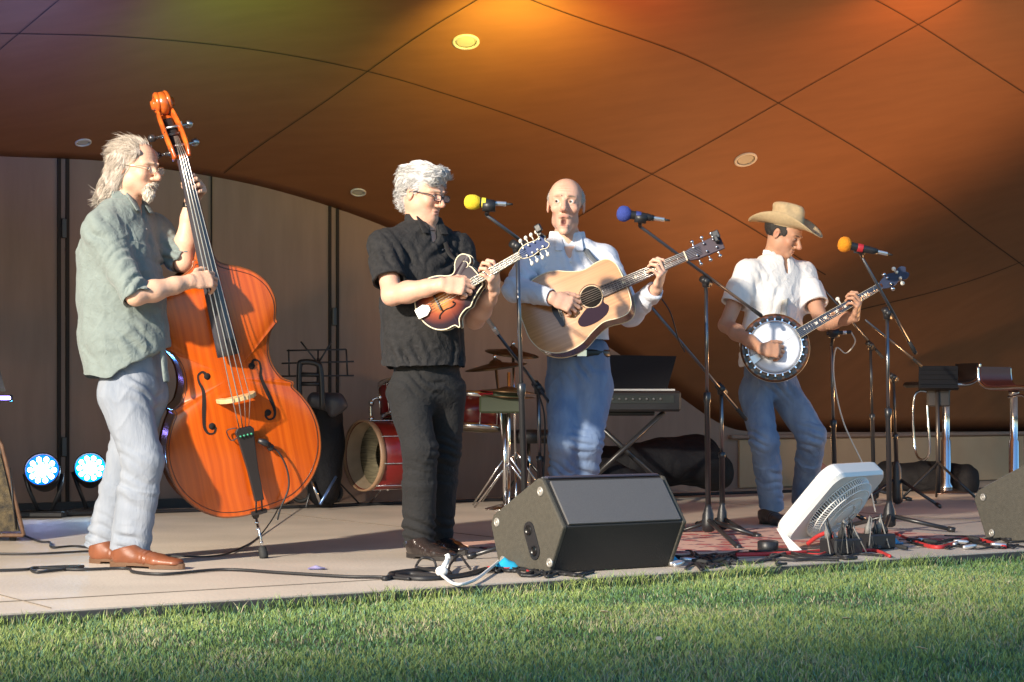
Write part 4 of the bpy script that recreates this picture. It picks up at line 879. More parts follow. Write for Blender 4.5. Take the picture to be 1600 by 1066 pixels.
def stool(px, seaty, basey, Y, label, seatm, dx, back, R=.2):
    b = fl(px, Y); k = Y/FPX; root = thing('bar_stool', b, label, 'stool', 'chrome bar stools'); zs = W(px, seaty, Y)[2]
    # side profile of the L shaped seat, extruded across
    prof = smooth_path([(-.25, -.02), (-.22, .0), (0, -.006), (.10, .0), (.155, .03), (.175, .08), (.18, .15)], 6); d = np.gradient(prof, axis=0); nn = np.stack([-d[:, 1], d[:, 0]], 1); nn /= np.linalg.norm(nn, axis=1)[:, None]
    o = np.vstack([prof+nn*.016, (prof-nn*.016)[::-1]]); Xs = unit(V(dx, math.sqrt(1-dx*dx), 0)); Ys = np.cross(V(0, 0, 1), Xs)
    m = MB(); m.prism(o, -.17, .17, b+V(0, 0, zs+.03), Xs, V(0, 0, 1), -Ys, smooth=False); m.build('seat', seatm, root)
    for sg in (-1, 1):
        m = MB(); m.tube([b+V(0, 0, zs+.03)+Xs*p[0]+V(0, 0, p[1])+Ys*sg*.18 for p in prof], .012, 8); m.build('seat_rail', chrome, root)
    m = MB(); m.lathe([(.04, zs+.01), (.04, zs-.02), (.028, zs-.03), (.028, .40), (.036, .39), (.036, .08), (.055, .05), (.055, .035)][::-1], b, V(0, 0, 1), 20); m.build('column', chrome, root)
    m = MB(); m.lathe([(.205, 0), (.205, .008), (.10, .022), (.05, .04)], b, V(0, 0, 1), 36); m.build('base', mat('base_bronze', (.35, .26, .22), .25, .9), root)
    m = MB(); q = -Xs
    for z1 in (.30,):
        m.tube(smooth_path([b+q*.03+Ys*.10+V(0, 0, zs-.04), b+q*.20+Ys*.11+V(0, 0, zs-.06), b+q*.19+Ys*.11+V(0, 0, z1), b+q*.19-Ys*.11+V(0, 0, z1), b+q*.20-Ys*.11+V(0, 0, zs-.06), b+q*.03-Ys*.10+V(0, 0, zs-.04)], 6), .009, 8)
    m.build('footrest', chrome, root); return root
stool(1478, 606, 768, 14.2, 'chrome bar stool with black L shaped seat, side on near the right edge', mat('stool_vinyl', (.02, .02, .025), .3), .97, True)
stool(1584, 612, 768, 13.9, 'bar stool with dark maroon seat at the right edge of the stage', mat('stool_maroon', (.10, .025, .02), .35), -.6, True)
# ------------------------------------------------------------------ string instruments
def frame(O, T, N):
    """local axes: Y from O to T, Z near N (out of the face), X = Y x Z"""
    Y = unit(T-O); Z = unit(N-Y*(np.asarray(N)@Y)); X = np.cross(Y, Z); return X, Y, Z
def plate(mb, outl, O, X, Y, Z, z, arch, ctr, rings=10, mi=0, flip=False, hole=None):
    """arched plate filling an outline (star shaped about ctr)"""
    n = len(outl); vs = []; 
    for k in range(rings):
        f = 1-k/rings; q = ctr+(outl-ctr)*f; h = z+arch*(1-f**2.2); vs.append(O+q[:, :1]*X+q[:, 1:2]*Y+h*Z)
    vs.append((O+ctr[0]*X+ctr[1]*Y+(z+arch)*Z)[None])
    F = [(k*n+i, k*n+(i+1) % n, (k+1)*n+(i+1) % n, (k+1)*n+i) for k in range(rings-1) for i in range(n)]
    c = rings*n; F += [((rings-1)*n+i, (rings-1)*n+(i+1) % n, c) for i in range(n)]
    if flip: F = [f[::-1] for f in F]
    mb.add(np.vstack(vs), F, mi, True)
def ribs(mb, outl, O, X, Y, Z, z0, z1, mi=0):
    n = len(outl); P = lambda z: O+outl[:, :1]*X+outl[:, 1:2]*Y+z*Z
    mb.add(np.vstack([P(z0), P(z1)]), [(i, (i+1) % n, n+(i+1) % n, n+i) for i in range(n)], mi, True)
def ccw(o):
    a = sum(o[i][0]*o[(i+1) % len(o)][1]-o[(i+1) % len(o)][0]*o[i][1] for i in range(len(o))); return o if a > 0 else o[::-1]
def loc(O, X, Y, Z): return lambda x, y, z=0.0: O+X*x+Y*y+Z*z
wood_o = bpy.data.materials.new('bass_varnish')
def grain_mat(m, c1, c2, c3, axis, scale=30, rough=.25, coat=.5, dist=3.0):
    m.use_nodes = True; N = m.node_tree.nodes; L = m.node_tree.links; b = N['Principled BSDF']; b.inputs['Roughness'].default_value = rough; b.inputs['Coat Weight'].default_value = coat; b.inputs['Coat Roughness'].default_value = .15
    g = N.new('ShaderNodeNewGeometry'); d = N.new('ShaderNodeVectorMath'); d.operation = 'DOT_PRODUCT'; d.inputs[1].default_value = tuple(axis)
    L.new(g.outputs['Position'], d.inputs[0]); n = N.new('ShaderNodeTexNoise'); n.inputs['Scale'].default_value = 2.2; L.new(g.outputs['Position'], n.inputs['Vector'])
    ma = N.new('ShaderNodeMath'); ma.operation = 'MULTIPLY_ADD'; ma.inputs[1].default_value = .06*dist; L.new(n.outputs['Fac'], ma.inputs[0]); L.new(d.outputs['Value'], ma.inputs[2])
    n2 = N.new('ShaderNodeTexNoise'); n2.noise_dimensions = '1D'; n2.inputs['Scale'].default_value = scale; n2.inputs['Detail'].default_value = 4; L.new(ma.outputs[0], n2.inputs['W'])
    r = N.new('ShaderNodeValToRGB'); e = r.color_ramp.elements; e[0].color = (*c1, 1); e[1].color = (*c2, 1); e[0].position = .32; e[1].position = .68; x = e.new(.5); x.color = (*c3, 1)
    L.new(n2.outputs['Fac'], r.inputs[0]); L.new(r.outputs[0], b.inputs['Base Color']); return m
ebony = mat('ebony', (.022, .018, .018), .3)
ebony2 = mat('ebony_gloss', (.03, .028, .03), .18, coat=.4)
cream = mat('binding_cream', (.75, .66, .46), .4)
stringm = mat('string_steel', (.62, .60, .56), .28, .9)
def double_bass():
    O = W(404, 800, 8.30); T = W(283, 240, 8.05); X, Y, Z = frame(O, T, V(.34, -.94, 0)); P = loc(O, X, Y, Z)
    root = thing('double_bass', W(413, 872, 8.38)*V(1, 1, 0), 'orange varnished double bass leaning towards the long haired man', 'double bass')
    half = [(0, 0), (.09, .004), (.18, .028), (.262, .09), (.318, .18), (.336, .28), (.325, .37), (.292, .445), (.262, .492), (.268, .512), (.252, .522), (.222, .545), (.196, .60), (.188, .655), (.196, .71), (.218, .755), (.240, .778), (.252, .786), (.248, .804), (.260, .85), (.262, .90), (.243, .96), (.200, 1.012), (.145, 1.045), (.09, 1.068), (.055, 1.09), (.045, 1.115)]
    hs = smooth_path([(a, b) for a, b in half], 4)[:, :2] if len(half[0]) == 3 else smooth_path(half, 4)
    outl = np.vstack([hs, (hs*np.array([-1, 1]))[::-1][:-1]]); outl = ccw(outl); D = .19; ctr = np.array([0, .6])
    grain_mat(wood_o, (.43, .064, .003), (.56, .098, .005), (.50, .080, .004), X, 40, .26, .5, .8)
    side = grain_mat(bpy.data.materials.new('bass_ribs'), (.10, .022, .006), (.20, .055, .012), (.15, .035, .01), Y, 14)
    m = MB(); plate(m, outl, O, X, Y, Z, .0, .034, ctr, 12); m.build('front_plate', wood_o, root)
    m = MB(); ins = ctr+(outl-ctr)*.975; ribs(m, ins, O, X, Y, Z, -D, -.006); m.build('rib', side, root)
    m = MB(); plate(m, outl, O, X, Y, Z, -D, -.02, ctr, 6, flip=True); m.build('back_plate', side, root)
    m = MB(); pe = np.array([P(a, b, -.004) for a, b in outl]+[P(outl[0][0], outl[0][1], -.004)]); m.tube(pe, .0055, 6, caps=False); m.build('edge_moulding', mat('bass_edge', (.22, .06, .012), .3, coat=.4), root)
    pf = ctr+(outl-ctr)*.968; m = MB(); m.tube(np.array([P(a, b, .0035) for a, b in np.vstack([pf, pf[:1]])]), .0014, 4, caps=False); m.build('purfling', ebony, root)
    def zt(x, y):  # arch height at a point, by ray to the outline
        q = np.array([x, y])-ctr; a = math.atan2(q[1], q[0]); aa = np.arctan2(outl[:, 1]-ctr[1], outl[:, 0]-ctr[0]); i = np.argmin(np.abs(np.angle(np.exp(1j*(aa-a))))); R_ = np.linalg.norm(outl[i]-ctr); f = min(np.linalg.norm(q)/R_, 1); return .034*(1-f**2.2)
    for sg in (-1, 1):
        c = smooth_path([(.098, .628), (.112, .650), (.134, .640), (.136, .610), (.128, .575), (.134, .53), (.148, .47), (.156, .42), (.146, .39), (.122, .386), (.112, .405), (.124, .416)], 6)
        wd = np.interp(np.linspace(0, 1, len(c)), [0, .06, .2, .5, .8, .94, 1], [.011, .007, .004, .011, .004, .007, .011])
        d = np.gradient(c, axis=0); nn = np.stack([-d[:, 1], d[:, 0]], 1); nn /= np.linalg.norm(nn, axis=1)[:, None]
        vs = []; 
        for q, w_, n_ in zip(c, wd, nn):
            for s2 in (-1, 1): x, y = (q+n_*w_*s2*.8); vs.append(P(x*sg, y, zt(x*sg, y)+.0022))
        F = [(2*i, 2*i+1, 2*i+3, 2*i+2) for i in range(len(c)-1)]; m = MB(); m.add(vs, F, 0, True)
        for q in (c[0], c[-1]): m.lathe([(.0145, .0018), (.0145, .0028), (.001, .0028)], P(q[0]*sg, q[1], zt(q[0]*sg, q[1])), Z, 16)
        m.build('f_hole', mat('f_hole_black', (.008, .004, .003), .9), root)
    bo = [(-.085, 0), (-.06, 0), (-.05, .035), (.05, .035), (.06, 0), (.085, 0), (.080, .05), (.062, .085), (.03, .108), (0, .112), (-.03, .108), (-.062, .085), (-.080, .05)]
    m = MB(); m.prism(bo[::1], -.009, .009, P(0, .515, .033), X, Z, Y); m.build('bridge', mat('bridge_maple', (.62, .42, .20), .5), root, bevel=.002)
    m = MB(); tp = [(-.020, .06), (.020, .06), (.024, .2), (.036, .34), (.042, .37), (.030, .385), (-.030, .385), (-.042, .37), (-.036, .34), (-.024, .2)]; m.prism(tp, .055, .078, O, X, Y, Z); m.build('tailpiece', ebony, root, bevel=.004)
    m = MB(); m.tube([P(-.012, .062, .06), P(-.014, .0, .012)], .004, 6); m.tube([P(.012, .062, .06), P(.014, .0, .012)], .004, 6); m.box(P(0, 0, .008), (.07, .02, .018), np.stack([X, Y, Z], 1), .003); m.build('tail_gut', ebony, root)
    for k in range(4):
        x = (-.024+.016*k); m = MB(); m.lathe([(.005, 0), (.005, .012), (.001, .013)], P(x, .352, .078), Z, 8); m.build('fine_tuner', mat('green_patina', (.05, .28, .16), .35, .5), root)
    # pickup and cable
    m = MB(); m.tube([P(.05, .315, .07), P(.075, .30, .07), P(.095, .28, .06)], [.010, .016, .013], 10); m.ball(P(.10, .27, .05), (.017,)*3, 10); m.build('pickup', blackm, root)
    m = MB(); m.tube(smooth_path([P(.10, .27, .05), P(.13, .24, .05), P(.15, .16, .05), P(.14, .08, .05), P(.09, .0, .04), P(.07, -.05, .02)], 8), .004, 6); m.tube(smooth_path([P(-.03, .39, .07), P(-.07, .385, .05), P(-.06, .34, .05), P(-.03, .35, .07)], 6), .0025, 5); m.build('pickup_cable', cable_m, root)
    # fingerboard, neck
    m = MB(); fb = [(-.046, .70), (.046, .70), (.023, 1.545), (-.023, 1.545)]
    ys = np.linspace(.70, 1.545, 12); vs = []; 
    for y in ys:
        k = (y-.70)/.845; w_ = .048*(1-k)+.024*k; z = .098*(1-k)+.030*k
        for a in np.linspace(-1, 1, 7): vs.append(P(a*w_, y, z-.014*a*a))
        vs += [P(w_, y, z-.028), P(-w_, y, z-.028)]
    F = [(i*9+j, i*9+(j+1) % 9, (i+1)*9+(j+1) % 9, (i+1)*9+j) for i in range(11) for j in range(9)]+[tuple(range(9))[::-1], tuple(range(99, 108))]
    m.add(vs, F, 0, True); m.build('fingerboard', mat('bass_fingerboard', (.045, .042, .05), .22, coat=.5), root)
    m = MB(); m.tube([P(0, 1.03, -.06), P(0, 1.10, -.03), P(0, 1.16, .012), P(0, 1.35, .010), P(0, 1.56, -.008)], [.05, .042, .029, .025, .023], 14, up=X, flat=1.0); m.build('neck', grain_mat(bpy.data.materials.new('neck_varnish'), (.30, .06, .012), (.45, .11, .02), (.38, .08, .015), X, 20), root)
    for k in range(4):
        u = -1.5+k; m = MB(); pts = [P(u*.014, .385, .078), P(u*.025, .515, .148)]+[P(u*(.0245-.0145*(j/5)), .515+(1.545-.515)*j/5, .148+(.036-.148)*j/5) for j in range(1, 6)]+[P(u*.005, 1.64, -.03)]
        m.tube(pts, .0026 if k < 2 else .0019, 6); m.build('string', stringm, root)
    # pegbox and scroll
    sm = MATS.get('x') or grain_mat(bpy.data.materials.new('scroll_varnish'), (.42, .075, .012), (.60, .14, .02), (.50, .10, .016), Y, 20)
    base = [(1.545, .0), (1.59, -.016), (1.64, -.052), (1.695, -.100), (1.74, -.145)]
    m = MB()
    cl = smooth_path(base, 6)
    for sg in (-1, 1):
        pts = [P(sg*(.030+.006*math.sin(i/len(cl)*3.14)), y, z) for i, (y, z) in enumerate(cl)]; m.tube(pts, .0105, 8, up=X, flat=2.6)
    m.tube([P(0, y, z-.024) for y, z in cl], .026, 10, up=X, flat=.35); m.build('pegbox', sm, root)
    m = MB(); m.tube([P(0, y, z-.010) for y, z in cl[1:-3]], .022, 8, up=X, flat=.2); m.build('pegbox_hollow', ebony, root)
    m = MB(); c0 = (1.785, -.165)
    for sg in (-1, 1):
        pts = []; rr = []
        for k in range(46):
            a = math.radians(-165+k*15.5); R_ = .050*(1-k/56); pts.append(P(sg*(.013+.030*(k/46)), c0[0]+R_*math.cos(a), c0[1]+R_*math.sin(a))); rr.append(.0165*(1-k/62))
        m.tube(pts, rr, 8)
    m.lathe([(.001, -.05), (.018, -.05), (.024, -.03), (.050, -.012), (.052, .012), (.024, .03), (.018, .05), (.001, .05)], P(0, *c0), X, 24); m.build('scroll', sm, root)
    for k, (y, z, sg) in enumerate(((1.575, -.02, -1), (1.60, -.03, 1), (1.65, -.06, -1), (1.68, -.08, 1))):
        m = MB(); m.tube([P(-.03*sg, y, z), P(.06*sg, y, z)], .007, 8); m.tube([P(.06*sg, y, z), P(.075*sg, y, z-.03)], .005, 6); m.ball(P(.085*sg, y, z-.05), (.02, .014, .017), 10)
        m.box(P(.041*sg, y, z-.0), (.004, .035, .04), np.stack([X, Y, Z], 1), 0); m.build('tuning_machine', ebony2 if sg < 0 else steel, root)
    tip = W(413, 868, 8.36); m = MB(); m.tube([P(0, .01, -.08), P(0, -.03, -.08), P(0, -.04, -.08)], [.02, .016, .012], 12); m.build('endpin_collar', ebony, root)
    m = MB(); m.tube([P(0, -.03, -.08), tip], .006, 8)
    for k in range(6): p = P(0, -.03, -.08)*(1-k/6)+tip*k/6; m.ball(p, (.009, .009, .006), 8)
    m.build('endpin', chrome, root); tp_ = tip.copy(); tp_[2] = .0; m = MB(); m.lathe([(.018, 0), (.020, .01), (.018, .045), (.010, .055)], tp_, unit(P(0, -.03, -.08)-tip), 14); m.build('endpin_tip', rubber, root)
    return root, P
BASS, BP = double_bass()
def guitar():
    sh = W(924, 464, 9.0); nut = W(1074, 400, 8.93)
    Y0 = unit(nut-sh); X, Y, Z = frame(sh, nut, V(.05, -1, .30)); O = sh; P = loc(O, X, Y, Z)   # X points down
    root = thing('acoustic_guitar', sh, 'natural top acoustic guitar with dark pickguard held by the balding man', 'guitar')
    half = [(0, -.345), (.07, -.342), (.135, -.315), (.18, -.26), (.198, -.19), (.19, -.12), (.158, -.055), (.138, -.0), (.138, .035), (.146, .085), (.142, .13), (.11, .160), (.06, .17), (0, .172)]
    hs = smooth_path(half, 5); outl = ccw(np.vstack([hs, (hs*np.array([-1, 1]))[::-1][1:-1]])); ctr = np.array([0, -.1])
    top = grain_mat(bpy.data.materials.new('spruce_top'), (.44, .19, .060), (.54, .26, .090), (.49, .225, .075), X, 60, .22, .5, .3)
    rose = grain_mat(bpy.data.materials.new('rosewood'), (.10, .03, .012), (.22, .07, .028), (.15, .045, .018), Y, 25)
    m = MB(); plate(m, outl, O, X, Y, Z, 0, .002, ctr, 5); m.build('top_plate', top, root)
    m = MB(); ribs(m, outl, O, X, Y, Z, -.112, -.0); m.build('side', rose, root)
    m = MB(); plate(m, outl, O, X, Y, Z, -.112, -.01, ctr, 5, flip=True); m.build('back_plate', rose, root)
    for z, c in ((-.001, cream), (-.112, cream)):
        m = MB(); m.tube(np.array([P(a, b, z) for a, b in np.vstack([outl, outl[:1]])]), .0026, 5, caps=False); m.build('binding', c, root)
    m = MB(); m.lathe([(.051, .0022), (.051, .0030), (.001, .0030)], O, Z, 32); m.build('sound_hole', mat('hole_black', (.010, .006, .004), .9), root)
    for r in (.053, .060):
        m = MB(); a = np.linspace(0, 2*math.pi, 41); m.tube([P(math.cos(t)*r, math.sin(t)*r, .0025) for t in a], .0016, 4, caps=False); m.build('rosette', ebony if r > .055 else cream, root)
    pg = smooth_path([(.02, .053), (.05, .045), (.075, .06), (.108, .035), (.125, -.03), (.118, -.09), (.085, -.10), (.055, -.06), (.045, -.035), (.056, .0), (.052, .03)], 5, True)
    m = MB(); m.prism(ccw(pg), .0024, .0042, O, X, Y, Z); m.build('pickguard', mat('pickguard', (.018, .006, .018), .6, spec=.12), root)
    m = MB(); bo = smooth_path([(-.078, -.165), (-.04, -.155), (.04, -.155), (.078, -.165), (.078, -.180), (.04, -.188), (0, -.196), (-.04, -.188), (-.078, -.180)], 3, True); m.prism(ccw(bo), .002, .011, O, X, Y, Z); m.build('bridge', ebony, root)
    m = MB(); m.box(P(0, -.166, .0125), (.075, .003, .004), np.stack([X, Y, Z], 1), 0); m.build('saddle', cream, root)
    NL = .475; m = MB(); fb = [(-.028, .055), (.028, .055), (.0225, NL), (-.0225, NL)]; m.prism(fb, .004, .0115, O, X, Y, Z); m.build('fingerboard', mat('rosewood_dark', (.05, .025, .03), .35), root)
    sc_l = NL+.166
    for k in range(1, 19):
        y = NL-sc_l*(1-2**(-k/12)); w_ = .0225+(.028-.0225)*(NL-y)/(NL-.055)
        if y > .056: m = MB(); m.tube([P(-w_, y, .0116), P(w_, y, .0116)], .0011, 5); m.build('fret', stringm, root)
    for k in (5, 7, 9, 12):
        y = NL-sc_l*(1-(2**(-k/12)+2**(-(k-1)/12))/2); m = MB(); m.prism([(-.011, y), (0, y-.005), (.011, y), (0, y+.005)], .0116, .0122, O, X, Y, Z); m.build('inlay', cream, root)
    m = MB(); m.tube([P(0, .14, -.03), P(0, .18, -.008), P(0, .3, -.006), P(0, NL+.01, -.004)], [.03, .026, .024, .022], 12, up=X, flat=.75); m.build('neck', mat('mahogany', (.16, .05, .02), .35), root)
    m = MB(); m.box(P(0, NL+.004, .0115), (.046, .006, .009), np.stack([X, Y, Z], 1), 0); m.build('nut', cream, root)
    Zh = unit(Z-Y*-.0); hs_ = [(-.024, NL+.008), (.024, NL+.008), (.034, NL+.05), (.037, NL+.185), (-.037, NL+.185), (-.034, NL+.05)]
    O2 = O; m = MB(); m.prism(hs_, -.012, .003, O2, X, Y, Z); m.build('headstock', mat('headstock_dark', (.05, .035, .05), .5, spec=.25), root, bevel=.002)
    for sg in (-1, 1):
        for k in range(3):
            y = NL+.055+k*.048; m = MB(); m.lathe([(.007, .003), (.006, .012), (.004, .020), (.001, .02)], P(sg*.020, y, 0), Z, 10); m.tube([P(sg*.03, y, -.010), P(sg*.053, y, -.010)], .0035, 6); m.ball(P(sg*.058, y, -.010), (.009, .009, .009), 10); m.build('tuning_peg', chrome, root)
    for k in range(6):
        u = (k-2.5); m = MB(); m.tube([P(u*.0112, -.166, .0155), P(u*.0072, NL, .0165), P(u*.0075, NL+.08, .012)], .0009+.00025*(5-k)*.5, 5); m.build('string', stringm, root)
    m = MB(); m.box(P(-.01, NL+.165, .02), (.03, .02, .05), np.stack([X, Y, Z], 1), .004); m.box(P(-.03, NL+.17, .035), (.04, .035, .012), np.stack([X, Y, Z], 1), .004); m.build('clip_tuner', blackm, root)
    return root, P
GUIT, GP = guitar()
def sunburst():
    m = bpy.data.materials.new('sunburst_top'); m.use_nodes = True; N = m.node_tree.nodes; L = m.node_tree.links; b = N['Principled BSDF']; b.inputs['Roughness'].default_value = .45; b.inputs['Specular IOR Level'].default_value = .25
    a = N.new('ShaderNodeAttribute'); a.attribute_name = 'tint'; L.new(a.outputs['Color'], b.inputs['Base Color']); return m
def mandolin():
    c = W(706, 462, 8.17); hd = W(862, 372, 8.05); X, Y, Z = frame(c, hd, V(.12, -1, .22)); O = c; P = loc(O, X, Y, Z)  # X down, Y to the head
    root = thing('mandolin', c, 'dark sunburst mandolin with scroll and cream edges held by the man in black', 'mandolin')
    pts = [(-170, 0), (-163, 45), (-140, 82), (-100, 108), (-58, 115), (-15, 104), (20, 84), (45, 78), (62, 88), (75, 112), (95, 130), (120, 134), (140, 120), (146, 100), (138, 84), (124, 78), (134, 62), (140, 40), (143, 24), (143, -22), (120, -36), (98, -48), (75, -62), (52, -80), (30, -80), (5, -88), (-18, -104), (-33, -136), (-48, -118), (-90, -114), (-130, -92), (-158, -52)]
    o = smooth_path([(-b/1000, a/1000) for a, b in pts], 4, True); outl = ccw(o); ctr = np.array([0, -.05])
    me_m = sunburst(); m = MB(); m.add([P(a, b, .0) for a, b in outl], [tuple(range(len(outl)))], 0, False); nb = len(outl)
    pb = [p for p in pts if not (48 < p[0] < 138 and p[1] > 60)]; ob_ = ccw(smooth_path([(-b/1000, a/1000) for a, b in pb], 4, True)); ctr = np.array([0, -.03]); ob_ = ctr+(ob_-ctr)*.975
    plate(m, ob_, O, X, Y, Z, .0012, .012, ctr, 14); ob = m.build('top_plate', me_m, root)
    p = vcoords(ob.data)-O; u = p@Y+.05; v = p@X; d = np.sqrt((u/.115)**2+(v/.095)**2); col = np.zeros((len(p), 4)); col[:, 3] = 1
    k = np.clip(d/1.0, 0, 1)[:, None]; c1 = np.array([.80, .34, .06]); c2 = np.array([.28, .045, .012]); c3 = np.array([.018, .008, .016]); col[:, :3] = np.where(k < .55, c1*(1-k/.55)+c2*k/.55, c2*(1-(k-.55)/.45)+c3*(k-.55)/.45)
    col[:nb, :3] = c3
    at = ob.data.color_attributes.new('tint', 'FLOAT_COLOR', 'POINT'); at.data.foreach_set('color', col.astype(np.float32).ravel())
    dk = mat('mandolin_dark', (.02, .010, .012), .5, spec=.2)
    m = MB(); ribs(m, outl, O, X, Y, Z, -.045, 0); m.build('side', dk, root)
    m = MB(); plate(m, outl, O, X, Y, Z, -.045, -.012, ctr, 6, flip=True); m.build('back_plate', dk, root)
    for z in (0, -.045):
        m = MB(); m.tube(np.array([P(a, b, z) for a, b in np.vstack([outl, outl[:1]])]), .0030, 5, caps=False); m.build('binding', cream, root)
    m = MB(); m.tube([P(-.085-.018*math.cos(t)*(1-t/9), .112+.018*math.sin(t)*(1-t/9), .0025) for t in np.linspace(0, 6.5, 26)], .0022, 5); m.build('scroll_line', cream, root)
    for sg in (-1, 1):
        cc = smooth_path([(.030, .015), (.040, .02), (.046, .0), (.042, -.03), (.05, -.06), (.060, -.07)], 5); m = MB(); m.tube([P(sg*a, b-.02, .0105-.00) for a, b in cc], [.0035]*len(cc), 5); m.ball(P(sg*.031, -.004, .0118), (.005,)*3, 8); m.ball(P(sg*.061, -.09, .0085), (.005,)*3, 8); m.build('f_hole', mat('f_hole_black', (.008, .004, .003), .9), root)
    m = MB(); m.box(P(0, -.065, .022), (.075, .008, .014), np.stack([X, Y, Z], 1), .002); m.build('bridge', ebony, root)
    m = MB(); m.prism([(-.022, -.172), (.022, -.172), (.026, -.13), (.010, -.105), (-.010, -.105), (-.026, -.13)], .012, .020, O, X, Y, Z); m.build('tailpiece', mat('tail_silver', (.7, .68, .62), .35, .3), root, bevel=.002)
    m = MB(); m.prism([(-.017, .03), (.017, .03), (.0145, .345), (-.0145, .345)], .018, .024, O, X, Y, Z); m.build('fingerboard', ebony, root)
    m = MB()
    for sg in (-1, 1): m.tube([P(sg*.017, .03, .022), P(sg*.0147, .345, .022)], .0018, 5)
    m.build('neck_binding', cream, root)
    for k in range(1, 20):
        y = .345-.34*(1-2**(-k/12))*1.0
        m = MB(); m.tube([P(-.0155, y, .0241), P(.0155, y, .0241)], .0007, 5); m.build('fret', stringm, root)
    m = MB(); m.tube([P(0, .12, -.02), P(0, .16, .005), P(0, .35, .010)], [.022, .017, .014], 10, up=X, flat=.8); m.build('neck', dk, root)
    hs_ = smooth_path([(-.016, .348), (-.026, .37), (-.028, .40), (-.022, .44), (-.030, .465), (-.018, .480), (.0, .472), (.018, .482), (.031, .465), (.024, .44), (.029, .40), (.025, .37), (.016, .348)], 3)
    m = MB(); m.prism(ccw(hs_), .004, .018, O, X, Y, Z); m.build('headstock', mat('headstock_reflection', (.008, .03, .12), .5, spec=.25), root)  # blue reflection on the headstock put into its colour
    m = MB(); m.tube(np.array([P(a, b, .018) for a, b in np.vstack([hs_, hs_[:1]])]), .0018, 5); m.build('headstock_binding', cream, root)
    for sg in (-1, 1):
        for k in range(4):
            y = .375+k*.026; m = MB(); m.tube([P(sg*.03, y, .008), P(sg*.050, y, .008)], .0025, 6); m.ball(P(sg*.054, y, .008), (.008, .008, .010), 8); m.lathe([(.004, 0), (.004, .012), (.001, .012)], P(sg*.018, y, .018), Z, 8); m.build('tuning_peg', mat('pearl', (.8, .76, .66), .3), root)
    for k in range(4):
        m = MB()
        for d in (-.0011, .0011): u = (k-1.5); m.tube([P(u*.0115+d, -.12, .020), P(u*.0110+d, -.065, .030), P(u*.0078+d, .345, .027), P(u*.008+d, .38, .024)], .0005, 4)
        m.build('string', stringm, root)
    m = MB(); m.box(P(-.03, .47, .03), (.012, .018, .04), np.stack([X, Y, Z], 1), .003); m.box(P(-.055, .475, .045), (.035, .030, .02), np.stack([X, Y, Z], 1), .005); m.build('clip_tuner', blackm, root)
    return root, P
MAND, MP = mandolin()
